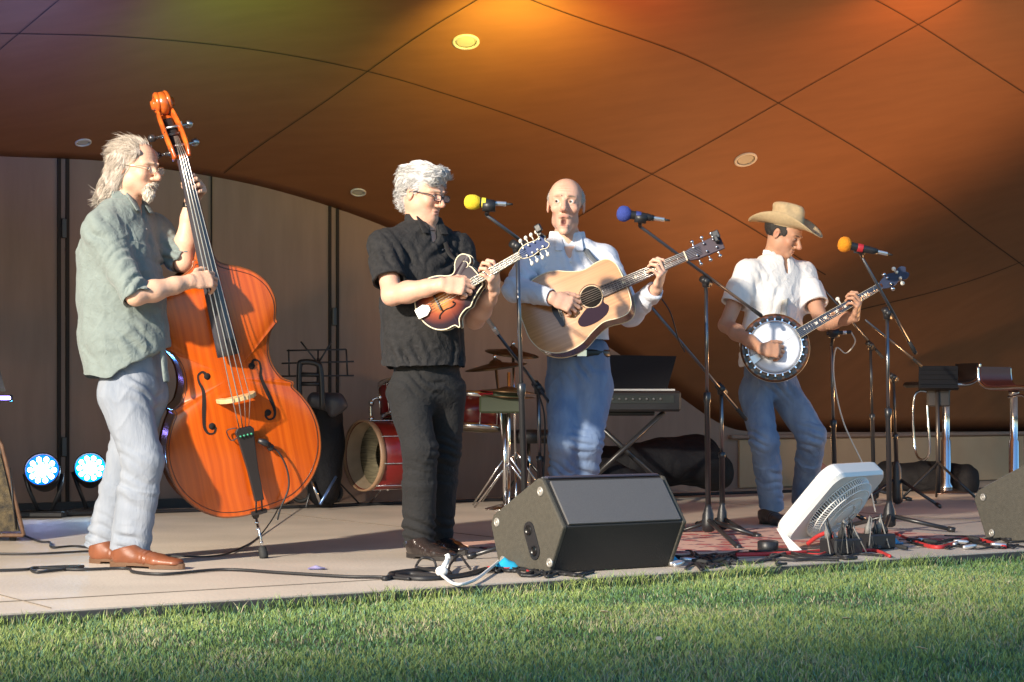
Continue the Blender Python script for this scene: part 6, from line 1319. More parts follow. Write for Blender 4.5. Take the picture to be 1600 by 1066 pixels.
# ================================================================== double bass player
def person1():
    Yc = 8.06; f = unit(V(.93, -.36, 0)); r = np.cross(f, ZU); base = W(205, 880, Yc)*V(1, 1, 0); base[2] = 0
    root = thing('person', base, 'long haired grey man in a green grey shirt plucking the double bass', 'person')
    skin = (.66, .40, .28); hc = W(211, 263, Yc-.02); R = headframe(V(.90, -.40, -.10)); nk = W(193, 318, Yc+.01)
    shR = W(190, 364, Yc)+r*.160; shL = W(206, 354, Yc)-r*.175; elR = W(212, 462, 7.80); wrR = BP(-.105, 1.045, .16); elL = W(286, 410, 8.17); wrL = BP(.018, 1.372, -.075)
    F = body_field(V(-1.85, 7.45, .95), V(-1.15, 8.45, 1.88))
    P = add_head(F, hc, R, 1.0, neck=nk, jaw=1.05, nose=1.08, eyes=.0035)
    loft(F, [(nk, (.075, .07), r), (W(197, 370, Yc), (.16, .09), r), (W(196, 500, Yc), (.15, .12), r), (W(206, 590, Yc), (.14, .11), r)])
    for h_, k_, a_ in ((W(212, 620, Yc)+r*.088, W(224, 720, 7.96), W(204, 850, 7.98)), (W(204, 620, Yc)-r*.088, W(200, 715, 8.16), W(164, 848, 8.18))): F.cone(W(206, 590, Yc), h_, .08, .07); F.cone(h_, k_, .07, .055); F.cone(k_, a_, .052, .036)
    add_arm(F, shR, elR, wrR, wside=ZU); add_arm(F, shL, elL, wrL, wside=BP(1, 0, 0)-BP(0, 0, 0))
    bx, by, bz = [BP(*e)-BP(0, 0, 0) for e in ((1, 0, 0), (0, 1, 0), (0, 0, 1))]
    add_hand(F, wrR, bx*.93-by*.10-bz*.28, bz*.75+by*.45, True, ((32, 30, 15), (36, 32, 18), (42, 34, 20), (48, 36, 20)), thumb=((.70, .65, -.30), (.35, .9, -.3), (.15, .95, -.3)), s=1.04, spread=6)
    add_hand(F, wrL, bx*.42+by*.55+bz*.70, bx*.86-bz*.45+by*.1, False, ((48, 62, 35), (52, 62, 35), (58, 60, 35), (64, 56, 35)), thumb=((.2, .5, -.85), (.0, .8, -.6), (.0, .95, -.2)), s=1.04, spread=9)
    me = F.mesh('body'); bl = fleshy(P, skin, R, brow=(.45, .36, .27), mouth=0)
    bl.append((P(0, .05, -.085), .035, (.68, .42, .30), .5)); paint(me, skin, bl); me.materials.append(skin_m()); link('body', me, root)
    eyes(P, R, 1.0, root, V(.1, 1, -.25))
    # shirt
    sh = mat('denim_green_grey', (.185, .225, .215), .88, noise=.16, nscale=26, bump=.55, bscale=30, sheen=.2)
    F = Field(V(-2.0, 7.5, .78), V(-1.2, 8.5, 1.62), .0042)
    sts = [(W(191, 334, Yc), (.10, .075), r), (W(188, 360, Yc), (.160, .118), r), (W(185, 400, Yc), (.185, .150), r), (W(190, 460, Yc), (.188, .172), r), (W(195, 530, Yc), (.188, .178), r), (W(203, 590, Yc), (.190, .172), r), (W(200, 640, Yc), (.195, .175), r)]
    loft(F, sts, .04)
    for g, s_, e_, fr in ((1, shR, elR, 1.0), (-1, shL, elL, .92)):
        F.cone(W(192, 332, Yc), s_-ZU*.004, .056, .062, k=.06); d = e_-s_
        e2 = s_+d*fr; F.cone(s_, s_+d*.6*fr, .057, .057, k=.06); F.cone(s_+d*.6*fr, e2, .058, .057, k=.02, flat=True)
        F.cone(e2-unit(d)*.045, e2+unit(d)*.012, .0615, .0625, k=.003, flat=True)
        F.cone(e2-unit(d)*.02, e2+unit(d)*.05, .050, .052, k=.003, op='s', flat=True)
    # shirt tail: hem low at the back, high at the side
    F.cut(W(235, 562, Yc), unit(V(.66, 0, -1.0)), .006)
    F.cone(W(205, 560, Yc), W(195, 660, Yc), (.178, .158), (.185, .165), r, .006, 's', flat=True)
    F.cone(W(205, 560, Yc), W(195, 640, Yc), (.180, .160), (.187, .165), r, .006, 'u') if False else None
    pass
    F.cone(nk+f*.06+ZU*.0, nk+f*.11-ZU*.07, .022, .008, k=.01, op='s')
    # placket and pocket
    fr_ = [p[0]+f*(p[1][1]+.001) for p in sts[1:6]]
    for a, b in zip(fr_[:-1], fr_[1:]): F.cone(a, b, (.018, .005), (.018, .005), r, .004)
    F.cone(nk+ZU*.018, nk+ZU*.16, .125, .125, k=.012, op='s', flat=True)
    me = F.mesh('shirt'); fn = cloth(.0050, [(elR+V(-.03, 0, .05), (.13, .2, .11), unit(elR-shR)*.7+ZU*.4, .045, .0075), (elL, (.12, .2, .12), V(.6, 0, .8), .045, .006), (shR+V(.02, 0, -.06), (.10, .2, .14), V(.8, 0, .5), .06, .006),
        (W(235, 545, Yc), (.11, .3, .10), V(.5, 0, .9), .055, .009), (W(225, 400, Yc), (.08, .2, .15), V(1, 0, .3), .06, .006), (W(150, 500, Yc), (.10, .3, .2), V(1, 0, .25), .09, .005)], seed=3)
    so_ = finish(me, 'shirt', sh, root, fn, hem=(.80, .018))
    collar(so_, sh, nk-ZU*.005, f, r, .076, .034, unit(ZU+f*.1))
    for k in range(5):
        m = MB(); p = fr_[0]*(1-k/5)+fr_[-1]*(k/5); m.lathe([(.0055, 0), (.005, .003), (.001, .003)], p+f*.006, f, 10); m.build('button', mat('button_pearl', (.6, .58, .52), .3), so_)
    m = MB(); pc = W(222, 388, Yc)+r*.12; pc = sts[2][0]+r*.115+f*.128; nx = unit(f*.85+r*.42); m.box(pc, (.085, .005, .10), np.stack([np.cross(nx, ZU), nx, ZU], 1), .002); m.build('pocket', sh, so_)
    # jeans
    pel = W(207, 600, Yc); hips = [W(212, 620, Yc)+r*.088, W(204, 620, Yc)-r*.088]; kn = [W(224, 720, 7.96), W(200, 715, 8.16)]; an = [W(204, 850, 7.98), W(164, 848, 8.18)]
    F = Field(V(-1.98, 7.75, .03), V(-1.25, 8.4, 1.12), .0045); legs_field(F, pel, hips, kn, an, r, .155, thigh=(.098, .108), knee=(.080, .084), calf=(.078, .084), ank=(.068, .090), hem=.035)
    for a_, k_ in zip(an, kn): F.cone(a_-unit(a_-k_)*0, a_+unit(a_-k_)*.10, (.060, .080), (.060, .080), r, .003, 's', flat=True)
    me = F.mesh('jeans'); jm = mat('jeans_pale', (.27, .295, .34), .9, color2=(.19, .22, .27), nscale=5, stretch=(3, 3, .8), bump=.35, bscale=16)
    sp = [];
    for k_, a_ in zip(kn, an): sp += [(k_+V(.0, 0, .0), (.10, .12, .09), V(.45, 0, 1), .045, .0065), (a_+V(0, 0, .04), (.12, .12, .07), V(.45, 0, 1), .05, .0055), (k_*.5+a_*.5, (.1, .1, .12), V(.5, 0, 1), .07, .004)]
    sp.append((W(225, 610, Yc), (.10, .2, .08), V(.7, 0, .8), .05, .006)); jo = finish(me, 'jeans', jm, root, cloth(.004, sp, seed=5))
    lth = mat('leather_tan', (.22, .070, .030), .45, noise=.35, nscale=14, coat=.2, bump=.1, bscale=200); sl = mat('sole_brown', (.12, .06, .03), .7)
    shoe(root, W(172, 886, 7.95), W(290, 884, 7.80), lth, sl, wd=.050); shoe(root, W(140, 880, 8.14), W(228, 878, 8.02), lth, sl, wd=.048)
    # hair, beard
    gh = mat('hair_grey_blond', (.46, .39, .33), .55, color2=(.24, .20, .18), nscale=30, stretch=(3, 3, .5), sheen=.2)
    F = Field(hc-V(.19, .19, .24), hc+V(.19, .19, .19), .0036)
    F.ell(P(0, -.024, .038), (.084, .103, .086), R, .0); F.ell(P(0, .100, -.01), (.075, .075, .105), R, .02, 's'); F.ell(P(0, .085, -.09), (.12, .065, .09), R, .02, 's')
    for g in (-1, 1):
        F.cone(P(g*.066, -.022, .01), P(g*.070, -.068, -.075), (.020, .040), (.018, .042), R[:, 0], .02); F.cone(P(g*.070, -.068, -.075), P(g*.058, -.120, -.122), (.018, .042), (.013, .024), R[:, 0], .02)
        F.ell(P(g*.066, .030, .060), (.018, .035, .022), R, .015)
    F.cone(P(0, -.085, .0), P(0, -.125, -.105), (.070, .030), (.060, .020), R[:, 0], .02)
    me = F.mesh('hair'); Ri = R.T
    def hairfn(p, n): q = (p-hc)@R; a = np.arctan2(q[:, 0], q[:, 1]+.02)*14; w_ = vnoise(np.stack([a, q[:, 2]*7, 0*a], 1), 4)+.6*vnoise(np.stack([a*2.3, q[:, 2]*12, 0*a], 1), 6); return .0032*w_
    displace(me, hairfn); me.materials.append(gh); ho = link('hair', me, root)
    fuzz(ho, 9000, .065, .0008, lambda q: np.stack([q[:, 0]*1.0, -.9-4*np.clip(q[:, 2]-.03, 0, 1)*0-0*q[:, 1], np.where(q[:, 2] > .06, -.15, -1.3)], 1)*np.array([1, 1, 1]), R, hc, (.56, .49, .42), lift=.03, seed=3, wob=.10, bend=.45)
    bm = mat('beard_white', (.66, .58, .48), .7, bump=.5, bscale=300)
    F = Field(hc-V(.16, .16, .17), hc+V(.16, .16, .02), .003)
    F.ell(P(0, .080, -.106), (.026, .022, .026), R, .0); F.ell(P(0, .072, -.085), (.034, .020, .018), R, .015); F.ell(P(0, .10, -.074), (.020, .03, .0075), R, .004, 's')
    for g in (-1, 1): F.cone(P(g*.004, .100, -.059), P(g*.027, .086, -.072), .0062, .0048, k=.006)
    me = F.mesh('beard'); displace(me, lambda p, n: .0022*vnoise(p*130)); me.materials.append(bm); bo_ = link('beard', me, root); fuzz(bo_, 900, .020, .0009, lambda q: np.stack([q[:, 0]*2, 0*q[:, 0]+.3, 0*q[:, 0]-1], 1), R, hc, (.72, .64, .55), lift=.4, seed=8)
    glasses(P, R, root, mat('wire_gold', (.6, .5, .35), .25, .9), .0013, 'round', lensw=.022, lensh=.017)
    # watch
    d = unit(wrL-elL); m = MB(); m.tube([wrL-d*.042, wrL-d*.022], [.0335, .0325], 18); m.build('watch_strap', blackm, root)
    m = MB(); m.lathe([(.017, .026), (.017, .036), (.014, .038), (.001, .038)], wrL-d*.032, unit(V(-.1, -1, .1)), 18); m.build('watch', chrome, root)
person1()
# ================================================================== mandolin player
def person2():
    Yc = 8.47; f = unit(V(.60, -.80, 0)); r = np.cross(f, ZU); base = W(672, 868, Yc)*V(1, 1, 0); base[2] = 0
    root = thing('person', base, 'white haired man with glasses in a black short sleeved shirt playing the mandolin', 'person')
    skin = (.66, .38, .27); hc = W(661, 303, Yc-.02); R = headframe(V(.80, -.56, -.20)); nk = W(659, 352, Yc+.01)
    shR = W(652, 386, Yc)+r*.172; shL = W(666, 386, Yc)-r*.172; elR = W(612, 462, 8.22); wrR = MP(-.045, .005, .075); elL = W(742, 500, 8.42); wrL = MP(.060, .165, -.055)
    F = body_field(V(-.78, 7.9, .98), V(.06, 8.85, 1.78))
    P = add_head(F, hc, R, .98, neck=nk, jaw=1.08, nose=1.0, eyes=.003)
    F.ell(P(0, .03, -.10), (.045, .045, .03), R, .03)
    loft(F, [(nk, (.075, .07), r), (W(660, 395, Yc), (.15, .085), r), (W(660, 500, Yc), (.14, .11), r), (W(665, 590, Yc), (.13, .10), r)])
    for h_, k_, a_ in ((W(662, 615, Yc)+r*.085, W(656, 705, 8.36), W(655, 845, 8.42)), (W(670, 615, Yc)-r*.085, W(694, 705, 8.58), W(683, 832, 8.68))): F.cone(W(666, 595, Yc), h_, .08, .065); F.cone(h_, k_, .065, .05); F.cone(k_, a_, .048, .036)
    add_arm(F, shR, elR, wrR, wside=ZU, muscle=1.05); add_arm(F, shL, elL, wrL, wside=ZU)
    mx, my, mz = [MP(*e)-MP(0, 0, 0) for e in ((1, 0, 0), (0, 1, 0), (0, 0, 1))]
    add_hand(F, wrR, my*.80+mx*.52-mz*.25, mz*.85-mx*.35, True, ((30, 55, 30), (34, 58, 35), (38, 60, 35), (44, 60, 35)), thumb=((.55, .75, -.35), (.15, .9, -.4), (-.1, .95, -.3)), s=1.0, spread=5)
    add_hand(F, wrL, my*.40-mx*.45+mz*.62, mx*.75+my*.60+mz*.1, False, ((35, 62, 50), (40, 64, 50), (45, 62, 50), (50, 60, 45)), thumb=((.15, .75, -.65), (.0, .9, -.45), (-.1, .95, -.1)), s=1.0, spread=8)
    me = F.mesh('body'); paint(me, skin, fleshy(P, skin, R, .98, brow=(.50, .40, .30))); me.materials.append(skin_m()); link('body', me, root)
    eyes(P, R, .98, root, V(.1, 1, -.3))
    bs = mat('black_check_shirt', (.009, .009, .010), .9, color2=(.021, .020, .021), nscale=45, bump=.6, bscale=34)
    F = Field(V(-.80, 8.0, .84), V(.02, 8.85, 1.60), .0042)
    sts = [(W(659, 366, Yc), (.10, .075), r), (W(656, 394, Yc), (.168, .105), r), (W(655, 430, Yc), (.180, .135), r), (W(657, 480, Yc), (.180, .150), r), (W(660, 530, Yc), (.182, .155), r), (W(663, 590, Yc), (.190, .162), r), (W(663, 620, Yc), (.195, .165), r)]
    loft(F, sts, .04)
    for g, s_, e_, fr in ((1, shR, elR, .72), (-1, shL, elL, .70)):
        F.cone(W(659, 364, Yc), s_-ZU*.004, .054, .062, k=.06); d = e_-s_; e2 = s_+d*fr; F.cone(s_, s_+d*.4, .066, .070, k=.045); F.cone(s_+d*.3, e2, .070, .076, k=.03, flat=True)
        F.cone(s_+d*(fr-.10), e2+unit(d)*.04, .060, .067, k=.003, op='s', flat=True)
    F.cut(W(663, 578, Yc), unit(V(.06, 0, -1)), .006); F.cone(W(663, 560, Yc), W(663, 610, Yc), (.178, .150), (.184, .156), r, .004, 's', flat=True)
    F.cone(nk+f*.065+ZU*.0, nk+f*.115-ZU*.085, .030, .008, k=.01, op='s')
    fr_ = [p[0]+f*(p[1][1]+.001) for p in sts[1:6]]
    for a, b in zip(fr_[:-1], fr_[1:]): F.cone(a, b, (.018, .005), (.018, .005), r, .004)
    F.cone(nk+ZU*.018, nk+ZU*.16, .125, .125, k=.012, op='s', flat=True)
    me = F.mesh('shirt'); so_ = finish(me, 'shirt', bs, root, cloth(.0048, [(shR+V(.05, 0, -.10), (.09, .2, .12), V(.8, 0, .45), .045, .007), (W(690, 400, Yc), (.07, .2, .12), V(1, 0, -.4), .05, .008), (W(650, 560, Yc), (.14, .3, .10), V(1, .3, .15), .06, .009), (W(700, 560, Yc), (.10, .3, .12), V(1, .3, -.1), .05, .008), (elR+V(.02, 0, .07), (.1, .1, .06), V(.3, 0, 1), .04, .005)], seed=12), hem=(.83, .022))
    collar(so_, bs, nk-ZU*.010, f, r, .078, .036, unit(ZU+f*.1))
    for k in range(3):
        m = MB(); p = fr_[0]*(1-k/5)+fr_[-1]*(k/5); m.lathe([(.0055, 0), (.005, .003), (.001, .003)], p+f*.006, f, 10); m.build('button', blackm, so_)
    m = MB(); sp_ = smooth_path([shL+V(-.06, -.10, .04), W(705, 400, 8.30), W(735, 418, 8.20), MP(-.115, .095, -.02)], 8); m.tube(sp_, .011, 6, flat=.35); m.build('instrument_strap', mat('strap_black', (.02, .02, .02), .6), root)
    pel = W(666, 595, Yc); hips = [W(662, 615, Yc)+r*.085, W(670, 615, Yc)-r*.085]; kn = [W(656, 705, 8.36), W(694, 705, 8.58)]; an = [W(655, 845, 8.42), W(683, 832, 8.68)]
    F = Field(V(-.62, 8.15, .03), V(-.12, 8.9, 1.06), .0045); legs_field(F, pel, hips, kn, an, r, .150, thigh=(.090, .100), knee=(.072, .076), calf=(.070, .076), ank=(.064, .082), hem=.03)
    for a_, k_ in zip(an, kn): F.cone(a_, a_+unit(a_-k_)*.10, (.056, .072), (.056, .072), r, .003, 's', flat=True)
    me = F.mesh('trousers'); sp = []
    for k_, a_ in zip(kn, an): sp += [(k_, (.10, .12, .08), V(.35, 0, 1), .04, .006), (a_+V(0, 0, .05), (.12, .12, .07), V(.4, 0, 1), .05, .006)]
    sp.append((W(665, 600, Yc), (.15, .2, .06), V(.5, 0, .8), .05, .005)); finish(me, 'trousers', mat('black_twill', (.014, .014, .015), .92, noise=.3, nscale=12, bump=.6, bscale=34), root, cloth(.004, sp, seed=15))
    bt = mat('boot_black', (.03, .022, .02), .22, coat=.5, noise=.3, nscale=12); sl = mat('sole_black', (.02, .016, .014), .6)
    shoe(root, W(636, 872, 8.42), W(712, 872, 8.18), bt, sl, wd=.046); shoe(root, W(672, 862, 8.72), W(730, 862, 8.50), bt, sl, wd=.044)
    wh = mat('hair_white', (.58, .57, .56), .6, color2=(.36, .36, .38), nscale=35, sheen=.2)
    F = Field(hc-V(.17, .17, .12), hc+V(.17, .17, .18), .0036)
    F.ell(P(0, -.028, .045), (.086, .108, .090), R, .0); F.ell(P(0, .108, -.012), (.085, .085, .085), R, .015, 's'); F.ell(P(0, .05, -.09), (.12, .075, .10), R, .015, 's')
    F.ell(P(0, .058, .105), (.060, .042, .026), R, .03); F.ell(P(-.015, .082, .082), (.040, .018, .020), R, .02); F.ell(P(.04, .06, .08), (.033, .036, .028), R, .03)
    for g in (-1, 1): F.ell(P(g*.080, -.012, -.006), (.012, .022, .034), R, .004, 's')
    F.cone(P(0, -.09, .0), P(0, -.075, -.06), (.062, .025), (.05, .02), R[:, 0], .02)
    me = F.mesh('hair')
    def hairfn(p, n): q = (p-hc)@R; return .0065*(vnoise(q*np.array([34, 20, 34]), 4)+.7*vnoise(q*np.array([70, 40, 60]), 6))
    displace(me, hairfn); me.materials.append(wh); ho = link('hair', me, root)
    fuzz(ho, 5200, .038, .0011, lambda q: np.stack([q[:, 0]*3+.3, np.where(q[:, 1] > .04, .5, -.8), np.where(q[:, 2] > .07, .1, -.8)], 1), R, hc, (.62, .61, .60), lift=.50, seed=5)
    glasses(P, R, root, mat('frame_dark', (.03, .02, .02), .3), .0024, 'square', drop=.002, lensw=.024, lensh=.014)
person2()
# ================================================================== guitar player
def person3():
    Yc = 9.32; f = unit(V(.08, -1, 0)); r = np.cross(f, ZU); base = W(893, 845, Yc)*V(1, 1, 0); base[2] = 0
    root = thing('person', base, 'balding wide eyed man in a pale blue shirt playing the guitar', 'person')
    skin = (.68, .40, .29); hc = W(884, 320, Yc-.06); R = headframe(V(-.10, -.99, .06), .03); nk = W(886, 377, Yc)
    shR = W(886, 404, Yc)+r*.172; shL = W(888, 404, Yc)-r*.172; elR = W(805, 452, 9.10); wrR = GP(-.045, -.165, .085); elL = W(985, 490, 9.20); wrL = GP(.072, .300, -.045)
    F = body_field(V(-.10, 8.75, 1.0), V(.92, 9.60, 1.78))
    P = add_head(F, hc, R, 1.09, mouth=.030, neck=nk, jaw=.86, nose=1.12, eyes=.0085, thin=.88)
    loft(F, [(nk, (.07, .065), r), (W(888, 412, Yc), (.15, .085), r), (W(895, 520, Yc), (.13, .10), r), (W(903, 580, Yc), (.13, .10), r)])
    for h_, k_, a_ in ((W(880, 610, Yc), W(880, 690, 9.16), W(878, 812, 9.38)), (W(930, 610, Yc), W(918, 690, 9.20), W(905, 815, 9.42))): F.cone(W(904, 585, Yc), h_, .08, .065); F.cone(h_, k_, .065, .05); F.cone(k_, a_, .048, .036)
    add_arm(F, shR, elR, wrR, wside=ZU); add_arm(F, shL, elL, wrL, wside=ZU)
    gx, gy, gz = [GP(*e)-GP(0, 0, 0) for e in ((1, 0, 0), (0, 1, 0), (0, 0, 1))]
    add_hand(F, wrR, gy*.72+gx*.62-gz*.30, gz*.85-gx*.25, True, ((28, 35, 20), (34, 38, 20), (40, 40, 25), (48, 42, 25)), thumb=((.60, .75, -.25), (.25, .95, -.2), (.1, .95, -.2)), s=1.04, spread=6)
    add_hand(F, wrL, gy*.50-gx*.40+gz*.60, gx*.72+gy*.62+gz*.05, False, ((38, 60, 45), (44, 62, 45), (50, 60, 45), (58, 58, 40)), thumb=((.10, .70, -.70), (-.05, .85, -.55), (-.1, .95, -.2)), s=1.04, spread=8)
    me = F.mesh('body'); bl = fleshy(P, skin, R, 1.09, mouth=.030, brow=(.34, .24, .17)); gr = (.50, .44, .38)
    for g in (-1, 1): bl.append((P(g*.078, -.035, .040), np.array([.018, .05, .045]), gr, .75, R))
    paint(me, skin, bl); me.materials.append(skin_m()); link('body', me, root); eyes(P, R, 1.09, root, V(.30, 1, .0), iris=(.05, .04, .03))
    F = Field(hc-V(.13, .17, .07), hc+V(.13, .17, .13), .0032)
    F.ell(P(0, -.022, .026), (.092, .112, .080), R, .0); F.ell(P(0, .00, .125), (.068, .16, .068), R, .015, 's'); F.ell(P(0, .11, .02), (.12, .085, .12), R, .01, 's'); F.ell(P(0, -.02, -.062), (.2, .2, .066), R, .015, 's')
    for g in (-1, 1): F.ell(P(g*.084, -.010, -.006), (.018, .024, .034), R, .004, 's')
    me = F.mesh('hair'); displace(me, lambda p, n: .003*vnoise(p*60)); me.materials.append(mat('hair_short_grey', (.46, .42, .38), .8, bump=.5, bscale=300)); ho = link('hair', me, root); fuzz(ho, 1500, .016, .0008, lambda q: np.stack([0*q[:, 0], 0*q[:, 0]-.9, 0*q[:, 0]-.5], 1), R, hc, (.52, .48, .44), lift=.4, seed=6)
    ws = mat('pale_blue_shirt', (.68, .71, .79), .8, noise=.06, nscale=10, bump=.45, bscale=30, sheen=.1)
    F = Field(V(-.10, 8.9, .98), V(.85, 9.65, 1.55), .0042)
    sts = [(W(887, 385, Yc), (.10, .075), r), (W(888, 412, Yc), (.170, .100), r), (W(890, 450, Yc), (.182, .125), r), (W(895, 500, Yc), (.168, .130), r), (W(903, 548, Yc), (.160, .128), r)]
    loft(F, sts, .04)
    for g, s_, e_, w_ in ((1, shR, elR, wrR), (-1, shL, elL, wrL)):
        F.cone(W(887, 386, Yc), s_-ZU*.004, .052, .060, k=.06); F.cone(s_, e_, .066, .058, k=.035); dw = w_-e_; e2 = e_+dw*(.80 if g > 0 else .74)
        F.cone(e_, e2, .058, .046, k=.03, flat=False); F.cone(e2-unit(dw)*.02, e2+unit(dw)*.045, .041, .043, k=.005, flat=True)
        F.cone(e2+unit(dw)*.02, e2+unit(dw)*.09, .034, .036, k=.003, op='s', flat=True)
    F.cut(W(903, 545, Yc), V(0, 0, -1), .006)
    F.cone(nk+f*.06+ZU*.01, nk+f*.11-ZU*.09, .034, .010, k=.01, op='s')
    fr_ = [p[0]+f*(p[1][1]+.001) for p in sts[1:]]
    for a, b in zip(fr_[:-1], fr_[1:]): F.cone(a, b, (.018, .005), (.018, .005), r, .004)
    F.cone(nk+ZU*.018, nk+ZU*.16, .125, .125, k=.012, op='s', flat=True)
    me = F.mesh('shirt'); so_ = finish(me, 'shirt', ws, root, cloth(.0045, [(elR+V(.03, 0, .02), (.12, .15, .08), V(.8, 0, .5), .05, .009), (shR+V(.0, 0, -.06), (.09, .2, .1), V(.6, 0, .8), .055, .008), (elL+V(.05, 0, .02), (.13, .2, .08), V(.7, 0, .8), .045, .008), (W(900, 430, Yc), (.09, .2, .10), V(1, 0, .35), .055, .006)], seed=21))
    collar(so_, ws, nk-ZU*.008, f, r, .074, .036, unit(ZU+f*.12), flap=.070)
    for k in range(3):
        m = MB(); p = fr_[0]*(1-k/4)+fr_[-1]*(k/4); m.lathe([(.0055, 0), (.005, .003), (.001, .003)], p+f*.006, f, 10); m.build('button', whitep, so_)
    m = MB(); m.tube(smooth_path([shL+V(-.11, .02, .075), shL+V(-.095, -.07, .05), shL+V(-.05, -.14, -.02), GP(.02, .165, -.11)], 8), .016, 6, flat=.2); m.build('instrument_strap', mat('strap_grey', (.15, .16, .17), .6), root)
    pel = W(904, 585, Yc); hips = [W(880, 610, Yc), W(930, 610, Yc)]; kn = [W(880, 690, 9.16), W(918, 690, 9.20)]; an = [W(878, 812, 9.38), W(905, 815, 9.42)]
    F = Field(V(.02, 8.9, .03), V(.62, 9.65, 1.05), .0045); legs_field(F, pel, hips, kn, an, r, .150, thigh=(.085, .098), knee=(.070, .076), calf=(.066, .074), ank=(.060, .075), hem=.03)
    me = F.mesh('jeans'); sp = []
    for k_, a_ in zip(kn, an): sp += [(k_, (.10, .12, .08), V(.3, 0, 1), .04, .008), (k_*.6+a_*.4, (.1, .12, .1), V(.4, 0, 1), .045, .006)]
    sp.append((W(915, 595, Yc), (.12, .2, .08), V(.8, 0, .6), .05, .008)); jm = mat('jeans_blue', (.11, .17, .30), .9, color2=(.20, .27, .40), nscale=5, stretch=(3, 3, .8), bump=.35, bscale=16); finish(me, 'jeans', jm, root, cloth(.0045, sp, seed=25))
    m = MB(); bpts = [pel+ZU*.10+r*.152*math.cos(a)+f*.118*math.sin(a) for a in np.linspace(0, 2*math.pi, 37)]; m.tube(bpts, .018, 6, caps=False, up=ZU, flat=.25); m.build('belt', mat('belt_black', (.02, .018, .016), .4), root)
    m = MB(); m.box(pel+ZU*.10+f*.125, (.05, .008, .036), np.stack([r, f, ZU], 1), .004); m.build('buckle', chrome, root)
    bt = MATS['leather_tan']; sl = MATS['sole_brown']; shoe(root, V(.20, 9.42, 0), V(.17, 9.13, 0), bt, sl); shoe(root, V(.33, 9.45, 0), V(.39, 9.17, 0), bt, sl)
person3()
